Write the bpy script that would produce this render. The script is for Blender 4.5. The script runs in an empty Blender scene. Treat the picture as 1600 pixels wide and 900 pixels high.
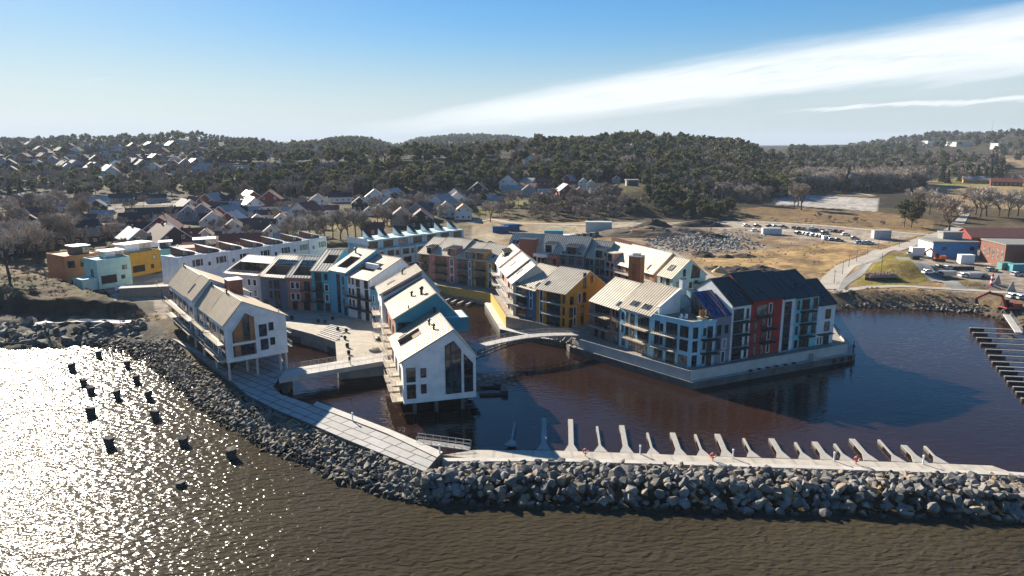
import bpy, math, random
import numpy as np
from mathutils import Vector, Matrix
from mathutils.geometry import tessellate_polygon

rnd = random.Random(7)
nr = np.random.RandomState(11)
scene = bpy.context.scene
COL = scene.collection
PI = math.pi
R = math.radians

# ------------------------------------------------------------------ camera
H = 48.0                      # drone height over the water, metres
FPX = 1067.0                  # focal length in pixels of a 1600 px wide frame
PITCH = math.atan(225 / FPX)
CP, SP = math.cos(PITCH), math.sin(PITCH)
cam = bpy.data.cameras.new('camera')
camo = bpy.data.objects.new('camera', cam)
COL.objects.link(camo)
camo.location = (0, 0, H)
camo.rotation_euler = (PI / 2 - PITCH, 0, 0)
cam.sensor_width = 36
cam.lens = 36 * FPX / 1600
cam.clip_start = 1
cam.clip_end = 30000
scene.camera = camo

# ------------------------------------------------------------------ sky, sun, exposure
SUN_EL, SUN_AZ = R(25.5), R(-38)          # azimuth measured from +Y towards +X
SKY_STRENGTH = 0.064
SUN_STRENGTH = 5.0
HAZE = 0.00009
scene.view_settings.view_transform = 'Standard'
scene.view_settings.look = 'None'
scene.view_settings.gamma = 1
scene.view_settings.use_curve_mapping = False
scene.view_settings.exposure = 1.3
scene.cycles.use_denoising = True
scene.cycles.denoiser = 'OPENIMAGEDENOISE'
scene.cycles.denoising_input_passes = 'RGB_ALBEDO_NORMAL'
scene.cycles.denoising_prefilter = 'ACCURATE'
scene.cycles.use_adaptive_sampling = False
scene.cycles.caustics_reflective = False
scene.cycles.caustics_refractive = False
scene.cycles.max_bounces = 6
scene.cycles.diffuse_bounces = 2
scene.cycles.glossy_bounces = 3
scene.cycles.transmission_bounces = 4
scene.cycles.volume_bounces = 0
scene.cycles.sample_clamp_indirect = 6
sd = bpy.data.lights.new('sun', 'SUN')
sd.energy = SUN_STRENGTH
sd.angle = R(0.5)
sd.color = (1.0, 0.90, 0.75)
so = bpy.data.objects.new('sun', sd)
COL.objects.link(so)
sunv = Vector((math.sin(SUN_AZ) * math.cos(SUN_EL), math.cos(SUN_AZ) * math.cos(SUN_EL), math.sin(SUN_EL)))
so.rotation_euler = (-sunv).to_track_quat('-Z', 'Y').to_euler()
so.location = sunv * 300

class NT:
    """thin node-tree helper"""
    def __init__(s, tree):
        s.t = tree; s.n = tree.nodes; s.l = tree.links
    def new(s, kind, **kw):
        n = s.n.new(kind)
        for k, v in kw.items():
            if k.startswith('i_'):
                n.inputs[k[2:].replace('_', ' ')].default_value = v
            else:
                setattr(n, k, v)
        return n
    def link(s, a, b): s.l.new(a, b)
    def val(s, x):
        return x
    def math(s, op, a, b=None, c=None, clamp=False):
        n = s.n.new('ShaderNodeMath'); n.operation = op; n.use_clamp = clamp
        for i, v in enumerate((a, b, c)):
            if v is None: continue
            if hasattr(v, 'is_linked') or isinstance(v, bpy.types.NodeSocket): s.l.new(v, n.inputs[i])
            else: n.inputs[i].default_value = v
        return n.outputs[0]
    def mix(s, f, a, b, blend='MIX'):
        n = s.n.new('ShaderNodeMix'); n.data_type = 'RGBA'; n.blend_type = blend
        for i, v in ((0, f), (6, a), (7, b)):
            if isinstance(v, bpy.types.NodeSocket): s.l.new(v, n.inputs[i])
            elif i == 0: n.inputs[i].default_value = v
            else: n.inputs[i].default_value = (*v, 1) if len(v) == 3 else v
        return n.outputs[2]
    def ramp(s, x, stops):
        n = s.n.new('ShaderNodeMapRange'); n.interpolation_type = 'SMOOTHSTEP'
        s.l.new(x, n.inputs[0])
        n.inputs[1].default_value, n.inputs[2].default_value = stops[0], stops[1]
        n.inputs[3].default_value, n.inputs[4].default_value = (stops[2], stops[3]) if len(stops) > 2 else (0, 1)
        return n.outputs[0]
    def noise(s, vec, scale, detail=3, rough=.5, dist=0):
        n = s.n.new('ShaderNodeTexNoise'); n.inputs['Scale'].default_value = scale
        n.inputs['Detail'].default_value = detail; n.inputs['Roughness'].default_value = rough
        n.inputs['Distortion'].default_value = dist
        if vec is not None: s.l.new(vec, n.inputs['Vector'])
        return n.outputs['Fac']

world = bpy.data.worlds.new('World')
scene.world = world
world.use_nodes = True
W = NT(world.node_tree)
W.n.clear()
wout = W.new('ShaderNodeOutputWorld')
wbg = W.new('ShaderNodeBackground')
sky = W.new('ShaderNodeTexSky', sky_type='NISHITA')
sky.sun_disc = False
sky.sun_elevation = SUN_EL
sky.sun_rotation = SUN_AZ
sky.altitude = 20
sky.air_density = 1.0
sky.dust_density = 0.25
sky.ozone_density = 2.2
# cirrus: bands given by the direction in the sky (u = east/north, w = height/north), textured with stretched noise
tc = W.new('ShaderNodeTexCoord')
sx = W.new('ShaderNodeSeparateXYZ'); W.link(tc.outputs['Generated'], sx.inputs[0])
ny = W.math('MAXIMUM', sx.outputs[1], 0.05)
su = W.math('DIVIDE', sx.outputs[0], ny)
sw = W.math('DIVIDE', sx.outputs[2], ny)
# the bright veil round the sun rolls off softly and the low sky is pale blue-white, as on a clear winter day
bw = W.new('ShaderNodeRGBToBW'); W.link(sky.outputs[0], bw.inputs[0])
lum = bw.outputs[0]
gain = W.math('DIVIDE', W.ramp(sx.outputs[2], (.08, .42, 1.16, .90)), W.math('ADD', 1.0, W.math('MULTIPLY', lum, .13)))
hs = W.new('ShaderNodeHueSaturation'); hs.inputs['Saturation'].default_value = 1.3
W.link(W.mix(1.0, sky.outputs[0], (.80, .94, 1.08), 'MULTIPLY'), hs.inputs['Color'])
vl = W.new('ShaderNodeCombineColor')
for k_, tint in enumerate((.88, .98, 1.03)): W.link(W.math('MULTIPLY', lum, tint), vl.inputs[k_])
low = W.math('MULTIPLY', W.ramp(sx.outputs[2], (.17, .0)), .8)
skyblue = W.mix(low, hs.outputs[0], vl.outputs[0])
gv = W.new('ShaderNodeVectorMath', operation='SCALE'); W.link(skyblue, gv.inputs[0]); W.link(gain, gv.inputs['Scale'])
cmb = W.new('ShaderNodeCombineXYZ')
W.link(W.math('ADD', W.math('MULTIPLY', su, 1.0), W.math('MULTIPLY', sw, 0.4)), cmb.inputs[0])
W.link(W.math('SUBTRACT', W.math('MULTIPLY', sw, 14.0), W.math('MULTIPLY', su, 2.0)), cmb.inputs[1])
nz = W.noise(cmb.outputs[0], 2.2, 7, .62, .4)
nz2 = W.noise(cmb.outputs[0], 11.0, 8, .68, .6)
wob = W.math('MULTIPLY', W.math('SUBTRACT', nz, .5), .05)
def band(u0, w0, u1, w1, hw0, hw1, soft, strength, fade0, fade1):
    k = (w1 - w0) / (u1 - u0)
    t = W.math('DIVIDE', W.math('SUBTRACT', su, u0), u1 - u0)
    centre = W.math('ADD', W.math('MULTIPLY', W.math('SUBTRACT', su, u0), k), w0)
    dist = W.math('ABSOLUTE', W.math('ADD', W.math('SUBTRACT', sw, centre), wob))
    hw = W.math('MAXIMUM', W.math('ADD', W.math('MULTIPLY', t, hw1 - hw0), hw0), .0005)
    q = W.math('DIVIDE', dist, hw)
    m = W.ramp(q, (1.0 + soft * .3, 1.0 - soft, 0, 1))
    m = W.math('MULTIPLY', m, W.ramp(t, (fade0, fade1)))
    tex = W.math('ADD', W.math('MULTIPLY', nz, .55), W.math('MULTIPLY', nz2, .6))
    m = W.math('MULTIPLY', m, W.ramp(tex, (.22, .62, .35, 1)))
    return W.math('MULTIPLY', m, strength)
c1 = band(-.27, .009, .74, .146, .012, .055, .72, .9, -.04, .30)
c2 = band(.33, .041, .74, .067, .002, .006, .8, .8, 0, .4)
c3 = band(-.62, .083, -.565, .0925, .0009, .0009, .8, .35, 0, .3)
c3 = W.math('MULTIPLY', c3, W.ramp(su, (-.556, -.566)))
c4 = band(-.1, .05, .74, .10, .035, .07, 1.2, .3, -.1, .9)
north = W.ramp(sx.outputs[1], (.05, .3))
cl = W.math('MULTIPLY', W.math('MAXIMUM', W.math('MAXIMUM', c1, c4), W.math('MAXIMUM', c2, c3)), north, clamp=True)
skyc = W.mix(cl, gv.outputs[0], (7.2, 7.4, 7.4))
W.link(skyc, wbg.inputs[0])
wbg.inputs[1].default_value = SKY_STRENGTH
W.link(wbg.outputs[0], wout.inputs[0])

# ------------------------------------------------------------------ where a pixel's ray meets a level
def ray(px, py):
    v = py - 450.0
    return px - 800.0, FPX * CP - v * SP, FPX * SP + v * CP        # right, forward, down
def G(px, py, z=0.0):
    a, f, d = ray(px, py)
    s = (H - z) / d
    return Vector((a * s, f * s, z))
def zat(Y, py):
    a, f, d = ray(800, py)
    return H - Y * d / f
K = 1.2                                                            # survey tables below were taken for a 40 m flight

# ------------------------------------------------------------------ mesh builder
class MB:
    def __init__(s): s.v = []; s.f = []; s.m = []
    def vert(s, p): s.v.append(tuple(p)); return len(s.v) - 1
    def poly(s, pts, m=0):
        i = len(s.v); s.v.extend(tuple(p) for p in pts)
        s.f.append(tuple(range(i, i + len(pts)))); s.m.append(m)
    def hexa(s, p, m=0):
        """p: 8 corners, bottom four (ccw from above) then top four"""
        i = len(s.v); s.v.extend(tuple(q) for q in p)
        for q in ((3, 2, 1, 0), (4, 5, 6, 7), (0, 1, 5, 4), (1, 2, 6, 5), (2, 3, 7, 6), (3, 0, 4, 7)):
            s.f.append(tuple(i + k for k in q)); s.m.append(m)
    def box(s, x0, x1, y0, y1, z0, z1, m=0):
        s.hexa([(x0, y0, z0), (x1, y0, z0), (x1, y1, z0), (x0, y1, z0), (x0, y0, z1), (x1, y0, z1), (x1, y1, z1), (x0, y1, z1)], m)
    def fbox(s, face, u0, u1, z0, z1, n0, n1, m=0):
        o, U, N = face
        Z = Vector((0, 0, 1))
        c = [o + U * u + N * n + Z * z for z in (z0, z1) for (u, n) in ((u0, n1), (u1, n1), (u1, n0), (u0, n0))]
        s.hexa(c, m)
    def prism(s, pts, z0, z1, m=0, mside=None):
        """pts ccw xy list"""
        n = len(pts); i = len(s.v)
        s.v.extend((p[0], p[1], z0) for p in pts); s.v.extend((p[0], p[1], z1) for p in pts)
        for k in range(n):
            j = (k + 1) % n
            s.f.append((i + k, i + j, i + n + j, i + n + k)); s.m.append(m if mside is None else mside)
        tri = tessellate_polygon([[Vector((p[0], p[1], 0)) for p in pts]])
        for t in tri:
            a, b, c = t
            A, B, C_ = pts[a], pts[b], pts[c]
            if (B[0] - A[0]) * (C_[1] - A[1]) - (B[1] - A[1]) * (C_[0] - A[0]) < 0: a, c = c, a
            s.f.append((i + n + a, i + n + b, i + n + c)); s.m.append(m)
    def tube(s, p0, p1, r0, r1=None, n=6, m=0, cap=True):
        p0, p1 = Vector(p0), Vector(p1)
        if r1 is None: r1 = r0
        d = (p1 - p0)
        if d.length < 1e-6: return
        d.normalize()
        a = d.orthogonal().normalized(); b = d.cross(a)
        i = len(s.v)
        for p, r in ((p0, r0), (p1, r1)):
            for k in range(n):
                t = 2 * PI * k / n
                s.v.append(tuple(p + a * (r * math.cos(t)) + b * (r * math.sin(t))))
        for k in range(n):
            j = (k + 1) % n
            s.f.append((i + k, i + j, i + n + j, i + n + k)); s.m.append(m)
        if cap:
            s.f.append(tuple(i + n + k for k in range(n))); s.m.append(m)
            s.f.append(tuple(i + n - 1 - k for k in range(n))); s.m.append(m)
    def lathe(s, prof, c=(0, 0, 0), n=10, m=0):
        i = len(s.v)
        for r, z in prof:
            for k in range(n):
                t = 2 * PI * k / n
                s.v.append((c[0] + r * math.cos(t), c[1] + r * math.sin(t), c[2] + z))
        for q in range(len(prof) - 1):
            for k in range(n):
                j = (k + 1) % n
                s.f.append((i + q * n + k, i + q * n + j, i + (q + 1) * n + j, i + (q + 1) * n + k)); s.m.append(m)
        s.f.append(tuple(i + (len(prof) - 1) * n + k for k in range(n))); s.m.append(m)
        s.f.append(tuple(i + n - 1 - k for k in range(n))); s.m.append(m)
    def beam(s, p0, p1, w, h, m=0):
        """box beam from p0 to p1 (width w across, height h upwards)"""
        p0, p1 = Vector(p0), Vector(p1)
        d = (p1 - p0).normalized()
        side = d.cross(Vector((0, 0, 1)))
        if side.length < 1e-4: side = Vector((1, 0, 0))
        side.normalize(); up = side.cross(d)
        a, b = side * (w / 2), up * (h / 2)
        s.hexa([p0 + a - b, p1 + a - b, p1 - a - b, p0 - a - b, p0 + a + b, p1 + a + b, p1 - a + b, p0 - a + b], m)
    def mesh(s, name, mats, smooth=False):
        me = bpy.data.meshes.new(name)
        me.from_pydata(s.v, [], s.f)
        for m in mats: me.materials.append(m)
        if len(mats) > 1: me.polygons.foreach_set('material_index', s.m)
        if smooth: me.polygons.foreach_set('use_smooth', [True] * len(s.f))
        me.update()
        return me
    def build(s, name, mats, parent=None, smooth=False, loc=None, rz=0):
        if not isinstance(mats, (list, tuple)): mats = [mats]
        o = bpy.data.objects.new(name, s.mesh(name, mats, smooth))
        COL.objects.link(o)
        if parent is not None: o.parent = parent
        if loc is not None: o.location = loc; o.rotation_euler = (0, 0, rz)
        return o
    def center(s):
        """shift the vertices so that the base centre is the origin; returns that point"""
        a = np.array(s.v); c = ((a[:, 0].min() + a[:, 0].max()) / 2, (a[:, 1].min() + a[:, 1].max()) / 2, a[:, 2].min())
        s.v = [tuple(q) for q in (a - np.array(c))]
        return c

def tag(o, label, cat, group=None):
    o['label'] = label; o['category'] = cat
    if group: o['group'] = group
    return o
def kind(o, k): o['kind'] = k; return o
def empty(name, loc, rz=0.0, label=None, cat=None, group=None):
    o = bpy.data.objects.new(name, None)
    o.empty_display_size = .5
    COL.objects.link(o)
    o.location = loc; o.rotation_euler = (0, 0, rz)
    if label: tag(o, label, cat, group)
    return o
def solo(mb, name, mats, label, cat, group=None, smooth=False):
    c = mb.center()
    return tag(mb.build(name, mats, loc=c, smooth=smooth), label, cat, group)
def copy_tree(o, parent=None, kids=None):
    c = o.copy(); COL.objects.link(c)
    if parent is not None: c.parent = parent
    for ch in (KIDS.get(o.name) or list(o.children)): copy_tree(ch, c)
    return c
KIDS = {}
def numpy_mesh(name, verts, faces, mats, midx=None, smooth=False):
    """faces: (n,3) or (n,4) array"""
    me = bpy.data.meshes.new(name)
    nv, nf, k = len(verts), len(faces), faces.shape[1]
    me.vertices.add(nv); me.vertices.foreach_set('co', np.asarray(verts, dtype=np.float32).ravel())
    me.loops.add(nf * k); me.loops.foreach_set('vertex_index', np.asarray(faces, dtype=np.int32).ravel())
    me.polygons.add(nf)
    me.polygons.foreach_set('loop_start', np.arange(0, nf * k, k, dtype=np.int32))
    for m in mats: me.materials.append(m)
    if midx is not None: me.polygons.foreach_set('material_index', np.asarray(midx, dtype=np.int32))
    me.polygons.foreach_set('use_smooth', np.full(nf, smooth))
    me.update(calc_edges=True)
    me.validate()
    return me

# ------------------------------------------------------------------ materials
MATS = {}
def mat(name, col, rough=.65, metal=0.0, var=.18, scale=1.5, bump=0.0, bscale=8.0, spec=.4, world=False, detail=5, col2=None, line=None):
    """plain surface with a soft blotchy variation; line=(axis, period, depth) adds boards"""
    if name in MATS: return MATS[name]
    m = bpy.data.materials.new(name); m.use_nodes = True
    t = NT(m.node_tree); p = t.n['Principled BSDF']
    p.inputs['Roughness'].default_value = rough
    p.inputs['Metallic'].default_value = metal
    p.inputs['Specular IOR Level'].default_value = spec
    if world: v = t.new('ShaderNodeNewGeometry').outputs['Position']
    else: v = t.new('ShaderNodeTexCoord').outputs['Object']
    n1 = t.noise(v, scale, detail, .6)
    c2 = col2 or tuple(c * (1 - var) for c in col)
    c1 = tuple(min(1, c * (1 + var * .6)) for c in col)
    f = t.ramp(n1, (.3, .7))
    c = t.mix(f, c2, c1)
    if line:
        ax, per, dep = line
        s = t.new('ShaderNodeSeparateXYZ'); t.link(v, s.inputs[0])
        fr = t.math('FRACT', t.math('DIVIDE', s.outputs[ax], per))
        g = t.math('LESS_THAN', fr, .14)
        c = t.mix(t.math('MULTIPLY', g, dep), c, tuple(q * .35 for q in col))
    t.link(c, p.inputs['Base Color'])
    if bump:
        b = t.new('ShaderNodeBump'); b.inputs['Strength'].default_value = bump; b.inputs['Distance'].default_value = .1
        t.link(t.noise(v, bscale, 4, .6), b.inputs['Height']); t.link(b.outputs[0], p.inputs['Normal'])
    MATS[name] = m
    return m
def glass(name, col, rough=.06, spec=.6):
    if name in MATS: return MATS[name]
    m = bpy.data.materials.new(name); m.use_nodes = True
    t = NT(m.node_tree); p = t.n['Principled BSDF']
    v = t.new('ShaderNodeNewGeometry').outputs['Position']
    n1 = t.noise(v, .9, 2)
    c = t.mix(t.ramp(n1, (.4, .62)), tuple(q * .55 for q in col), tuple(q * 1.5 for q in col))
    t.link(c, p.inputs['Base Color'])
    p.inputs['Roughness'].default_value = rough
    p.inputs['Specular IOR Level'].default_value = spec
    MATS[name] = m
    return m
m_pane = [glass('pane_dark', (.018, .024, .03)), glass('pane_blue', (.03, .05, .06)), glass('pane_curtain', (.22, .20, .17)), glass('pane_room', (.06, .045, .03))]
m_fdark = mat('frame_dark', (.035, .037, .04), .5)
m_fwhite = mat('frame_white', (.78, .78, .76), .5, var=.06)
m_fwood = mat('frame_wood', (.22, .10, .045), .6)
m_rail = mat('rail_metal', (.10, .105, .11), .45, .6)
m_railw = mat('rail_light', (.55, .55, .54), .45, .3)
m_deckw = mat('balcony_boards', (.55, .45, .33), .75)
m_deckd = mat('balcony_steel', (.05, .05, .05), .6)
m_zinc = mat('zinc_sheet', (.64, .56, .43), .5, .12, .14, .35, spec=.5)
m_sand = mat('sand_sheet', (.52, .445, .33), .55, .1, .12, .35, spec=.5)
m_seam = mat('seam_dark', (.10, .09, .075), .6, .1)  # shadow lines of the battens painted into the seam colour
m_seaml = mat('seam_light', (.20, .165, .12), .6, .1)  # paler seam, batten shadow painted into its colour as well
m_tan = mat('tan_sheet', (.60, .47, .31), .55, .05, .12, .35)
m_panel = mat('panel_wood', (.46, .20, .075), .65, var=.2, line=(1, .18, .4))
m_slate = mat('roof_dark', (.04, .05, .05), .6, var=.3, scale=2.5, bump=.3, bscale=6)
m_conc = mat('concrete', (.36, .34, .31), .85, var=.22, scale=.5, bump=.15)
m_concl = mat('concrete_pale', (.52, .49, .44), .85, var=.15, scale=.4, bump=.12)
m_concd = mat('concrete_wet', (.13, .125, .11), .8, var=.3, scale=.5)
m_wood = mat('wood_rust', (.30, .125, .05), .7, var=.2, line=(0, .18, .5))
m_timber = mat('timber_grey', (.30, .26, .21), .8, line=(0, .2, .5))
m_ywood = mat('timber_yellow', (.52, .36, .10), .75, var=.2, line=(0, .35, .5))
m_galv = mat('galvanised', (.55, .55, .54), .4, .6)
m_black = mat('rubber_black', (.02, .02, .02), .7)
m_white = mat('paint_white', (.82, .82, .80), .6, var=.05)
m_red = mat('paint_red', (.55, .045, .03), .5)
m_orange = mat('paint_orange', (.62, .13, .03), .5)
m_blue = mat('paint_blue', (.04, .22, .50), .55)
m_navyc = mat('paint_navy', (.02, .09, .22), .55)
m_brick = mat('brick_red', (.24, .10, .07), .85, var=.3, scale=4, line=(2, .16, .35))
def wallm(name, col): return mat('wall_' + name, col, .8, 0, .13, .5, bump=.06, bscale=3, line=(2, .28, .16 if name == 'white' else .10))
# ------------------------------------------------------------------ terrain survey
TPX = np.array([-700, 0, 200, 400, 560, 640, 760, 860, 1000, 1130, 1230, 1300, 1400, 1500, 1600, 2300.])
TA = (TPX - 800) / 1075.
TY = np.array([0, 180, 250, 330, 420, 520, 650, 850, 1100, 1500, 2200, 3500, 9000.]) * K
TZ = np.array([
 [2.2, 3, 5, 6, 8, 13, 20, 31, 43, 46, 40, 30, 20],
 [2.2, 3, 5, 6, 8, 13, 20, 31, 43, 47, 40, 30, 20],
 [2.2, 3, 5, 6, 8, 12.5, 20, 31, 44, 50, 42, 30, 20],
 [2.2, 2.8, 4.5, 6, 9, 24, 25, 30, 38, 43, 40, 30, 20],
 [2.2, 2.8, 4.5, 6, 9, 24.5, 26, 28, 33, 38, 40, 30, 20],
 [2.2, 2.8, 4, 6, 12, 27.5, 27.5, 27, 27, 32, 46, 30, 20],
 [2.2, 2.8, 3.5, 5, 10, 28.5, 29, 28, 30, 38, 54, 35, 20],
 [2.2, 2.8, 3.2, 5, 11, 28.5, 31, 30, 30, 38, 50, 35, 20],
 [2.2, 2.8, 3.2, 5, 15, 22, 36, 37, 30, 30, 30, 25, 20],
 [2.2, 2.8, 3.2, 4.2, 10, 18, 33, 35, 29, 30, 30, 25, 20],
 [2.2, 2.8, 3.2, 4.5, 7.5, 9, 18, 24, 26, 30, 32, 25, 20],
 [2.2, 2.8, 3.2, 5, 7.2, 8, 11, 17, 23, 30, 38, 30, 20],
 [2.2, 2.8, 3.2, 5, 7.2, 9, 12, 18, 26, 36, 40, 30, 20],
 [2.2, 2.8, 3.2, 5, 7, 9, 13, 22, 32, 49, 45, 30, 20],
 [2.2, 2.8, 3.4, 5, 8, 10, 15, 26, 46, 58, 50, 30, 20],
 [2.2, 2.8, 3.4, 5, 8, 10, 18, 36, 60, 64, 50, 30, 20]]) * K

def vnoise(x, y, seed=0):
    """smooth value noise, vectorised"""
    xi = np.floor(x).astype(np.int64); yi = np.floor(y).astype(np.int64)
    fx = x - xi; fy = y - yi
    fx = fx * fx * (3 - 2 * fx); fy = fy * fy * (3 - 2 * fy)
    def h(a, b):
        n = (a * 374761393 + b * 668265263 + seed * 974711) & 0x7fffffff
        n = ((n ^ (n >> 13)) * 1274126177) & 0x7fffffff
        return ((n ^ (n >> 16)) & 0xffff) / 65535.0
    return (h(xi, yi) * (1 - fx) + h(xi + 1, yi) * fx) * (1 - fy) + (h(xi, yi + 1) * (1 - fx) + h(xi + 1, yi + 1) * fx) * fy
def fbm(x, y, s, oct=4, seed=0):
    r = 0; a = 1; tot = 0
    for k in range(oct):
        r = r + a * vnoise(x / s, y / s, seed + k * 17); tot += a; a *= .5; s = s / 2.03
    return r / tot - .5
def inpoly(x, y, P):
    P = np.asarray(P, float); r = np.zeros(np.shape(x), bool)
    n = len(P); j = n - 1
    for i in range(n):
        xi, yi = P[i]; xj, yj = P[j]
        if yi != yj:
            c = ((yi > y) != (yj > y)) & (x < (xj - xi) * (y - yi) / (yj - yi) + xi)
            r ^= c
        j = i
    return r
def distline(x, y, P, closed=True):
    P = np.asarray(P, float); n = len(P); d = np.full(np.shape(x), 1e9)
    for i in range(n if closed else n - 1):
        a = P[i]; b = P[(i + 1) % n]; e = b - a; L = max((e ** 2).sum(), 1e-9)
        t = np.clip(((x - a[0]) * e[0] + (y - a[1]) * e[1]) / L, 0, 1)
        d = np.minimum(d, np.hypot(x - a[0] - t * e[0], y - a[1] - t * e[1]))
    return d
def sdist(x, y, P):
    d = distline(x, y, P)
    return np.where(inpoly(x, y, P), d, -d)
def W2(pts, z=0.0): return [tuple(G(px, py, z)[:2]) for px, py in pts]

SHORE = W2([(-300, 546), (0, 543), (70, 544), (130, 541), (190, 552), (225, 566), (250, 586), (290, 620), (330, 652), (400, 692), (450, 718), (520, 748), (600, 774), (650, 785), (690, 770), (690, 716), (604, 681), (489, 640), (432, 612), (440, 588), (452, 560), (447, 520), (470, 518), (487, 525), (520, 541), (527, 572), (603, 560), (615, 520), (590, 470), (640, 440), (672, 455), (760, 474), (786, 500), (838, 516), (890, 548), (1074, 600), (1318, 562), (1326, 545), (1300, 489), (1350, 485), (1440, 489), (1520, 494), (1555, 502), (1590, 530), (1650, 590), (1800, 640), (2300, 640)])
SHORE = [(-1200, SHORE[0][1])] + SHORE + [(1500, SHORE[-1][1]), (9000, 3000), (9000, 20000), (-9000, 20000), (-9000, 400)]
BREAK = W2([(620, 782), (690, 790), (760, 792), (860, 795), (1000, 800), (1300, 808), (1600, 820), (2000, 835), (2000, 765), (1600, 746), (1300, 730), (1000, 716), (860, 712), (740, 712), (690, 722), (640, 745)])
KNOLL = W2([(-500, 462), (0, 463), (60, 466), (120, 467), (180, 470), (212, 471), (222, 466), (190, 463), (170, 458), (120, 440), (60, 425), (0, 412), (-500, 400)], 6.4 * K)

def height(X, Y):
    X = np.asarray(X, float); Y = np.asarray(Y, float)
    Yc = np.clip(Y, 1, TY[-1] - 1)
    a = np.clip(X / Yc, TA[0], TA[-1] - 1e-6)
    i = np.clip(np.searchsorted(TA, a, side='right') - 1, 0, len(TA) - 2)
    j = np.clip(np.searchsorted(TY, Yc, side='right') - 1, 0, len(TY) - 2)
    t = (a - TA[i]) / (TA[i + 1] - TA[i]); u = (Yc - TY[j]) / (TY[j + 1] - TY[j])
    t = t * t * (3 - 2 * t)
    h = (TZ[i, j] * (1 - t) + TZ[i + 1, j] * t) * (1 - u) + (TZ[i, j + 1] * (1 - t) + TZ[i + 1, j + 1] * t) * u
    far = np.clip((Y - 380 * K) / (300 * K), 0, 1)
    slope = np.clip((h - 6 * K) / 12, 0, 1)
    h = h + fbm(X, Y, 150, 4, 3) * 14 * slope + fbm(X, Y, 45, 3, 5) * 3.0 * slope * (1 - far * .5) + fbm(X, Y, 18, 3, 9) * .5 + fbm(X, Y, 600, 2, 21) * 16 * far * far
    pxe = a * 1090 + 800
    for p0_, y0_, w_, up in ((300, 1420, 70, 9), (455, 1700, 45, -10), (545, 1500, 50, 7), (622, 2400, 24, -26), (870, 2700, 45, -18), (1450, 2000, 90, 17), (700, 2650, 60, 5)):
        h = h + up * np.exp(-((pxe - p0_) / w_) ** 2 - ((Y - y0_) / (y0_ * .42)) ** 2)
    # bunker hillock in the middle distance
    c = G(990, 318, 12 * K); h = h + 7.5 * np.exp(-(((X - c[0]) / 46) ** 2 + ((Y - 455) / 32) ** 2))
    d = sdist(X, Y, SHORE)
    ramp = -1.6 + d * .42
    rockshore = np.clip((G(250, 500)[0] - X) / 12, 0, 1) * np.clip((230 - Y) / 25, 0, 1)
    rg = np.abs(fbm(X + .5 * Y, Y * 2.4, 9, 4, 41))
    ramp_r = -.9 + d * .24 + fbm(X, Y, 11, 4, 31) * 2.8 + np.minimum(rg * 9, 1.0) * 1.5 - .5 + np.minimum(np.abs(fbm(X - .3 * Y, Y * 1.8, 4, 3, 43)) * 6, 1) * .5
    ramp = ramp * (1 - rockshore) + ramp_r * rockshore
    h = np.minimum(h, ramp)
    k = sdist(X, Y, KNOLL)
    h = h + np.clip((k + .6) / 1.8, 0, 1) * (3.7 + fbm(X, Y, 9, 3, 51) * 1.8 + fbm(X, Y, 2.6, 3, 53) * 1.1) * np.clip((150 + 60 - Y * .5) / 60, .4, 1)
    b = sdist(X, Y, BREAK)
    hb = np.minimum(-1.7 + b * .55, 1.1)
    h = np.maximum(h, np.where(d > 0, -50, np.maximum(hb, -4)))
    # low green mound by the yard and a smaller one beside it
    for px, py, rx, ry, up in ((1408, 427, 13, 11, 4.4), (1395, 398, 9, 6, 1.2), (1520, 446, 10, 4, 1.6)):
        c = G(px, py, 3.6); h = h + up * np.exp(-(((X - c[0]) / rx) ** 2 + ((Y - c[1]) / ry) ** 2) ** 1.5)
    return np.maximum(h, -6)

def hz(x, y): return float(height(np.array([x]), np.array([y]))[0])
_Ys = 60 * np.exp(np.linspace(0, math.log(4000 / 60), 260))
def hit(px, py):
    """first point of the terrain on a line of sight"""
    a, f, d = ray(px, py)
    def first(Ys):
        h_ = height(Ys * a / f, Ys); w = np.nonzero(h_ >= H - Ys * d / f)[0]
        return (w[0] if len(w) else len(Ys) - 1), h_
    i, _ = first(_Ys)
    Ys = np.linspace(_Ys[max(i - 1, 0)], _Ys[i], 25); i, h_ = first(Ys)
    return Vector((Ys[i] * a / f, Ys[i], h_[i]))

def topix(X, Y, Z):
    d = H - Z; dep = Y * CP + d * SP
    return 800 + FPX * X / dep, 450 + FPX * (d * CP - Y * SP) / dep

# ground sheet: rows spread from the shore to the horizon
na, nyr = 520, 620
arow = np.concatenate([np.linspace(-3, -1.1, 40)[:-1], np.linspace(-1.1, 1.1, na), np.linspace(1.1, 3, 40)[1:]])
yrow = 70 * np.exp(np.linspace(0, math.log(14000 / 70), nyr))
AA, YY = np.meshgrid(arow, yrow); XX = AA * YY
ZZ = height(XX, YY)
nc, nrw = len(arow), len(yrow)
idx = np.arange(nc * nrw).reshape(nrw, nc)
faces = np.stack([idx[:-1, :-1], idx[:-1, 1:], idx[1:, 1:], idx[1:, :-1]], -1).reshape(-1, 4)
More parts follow.
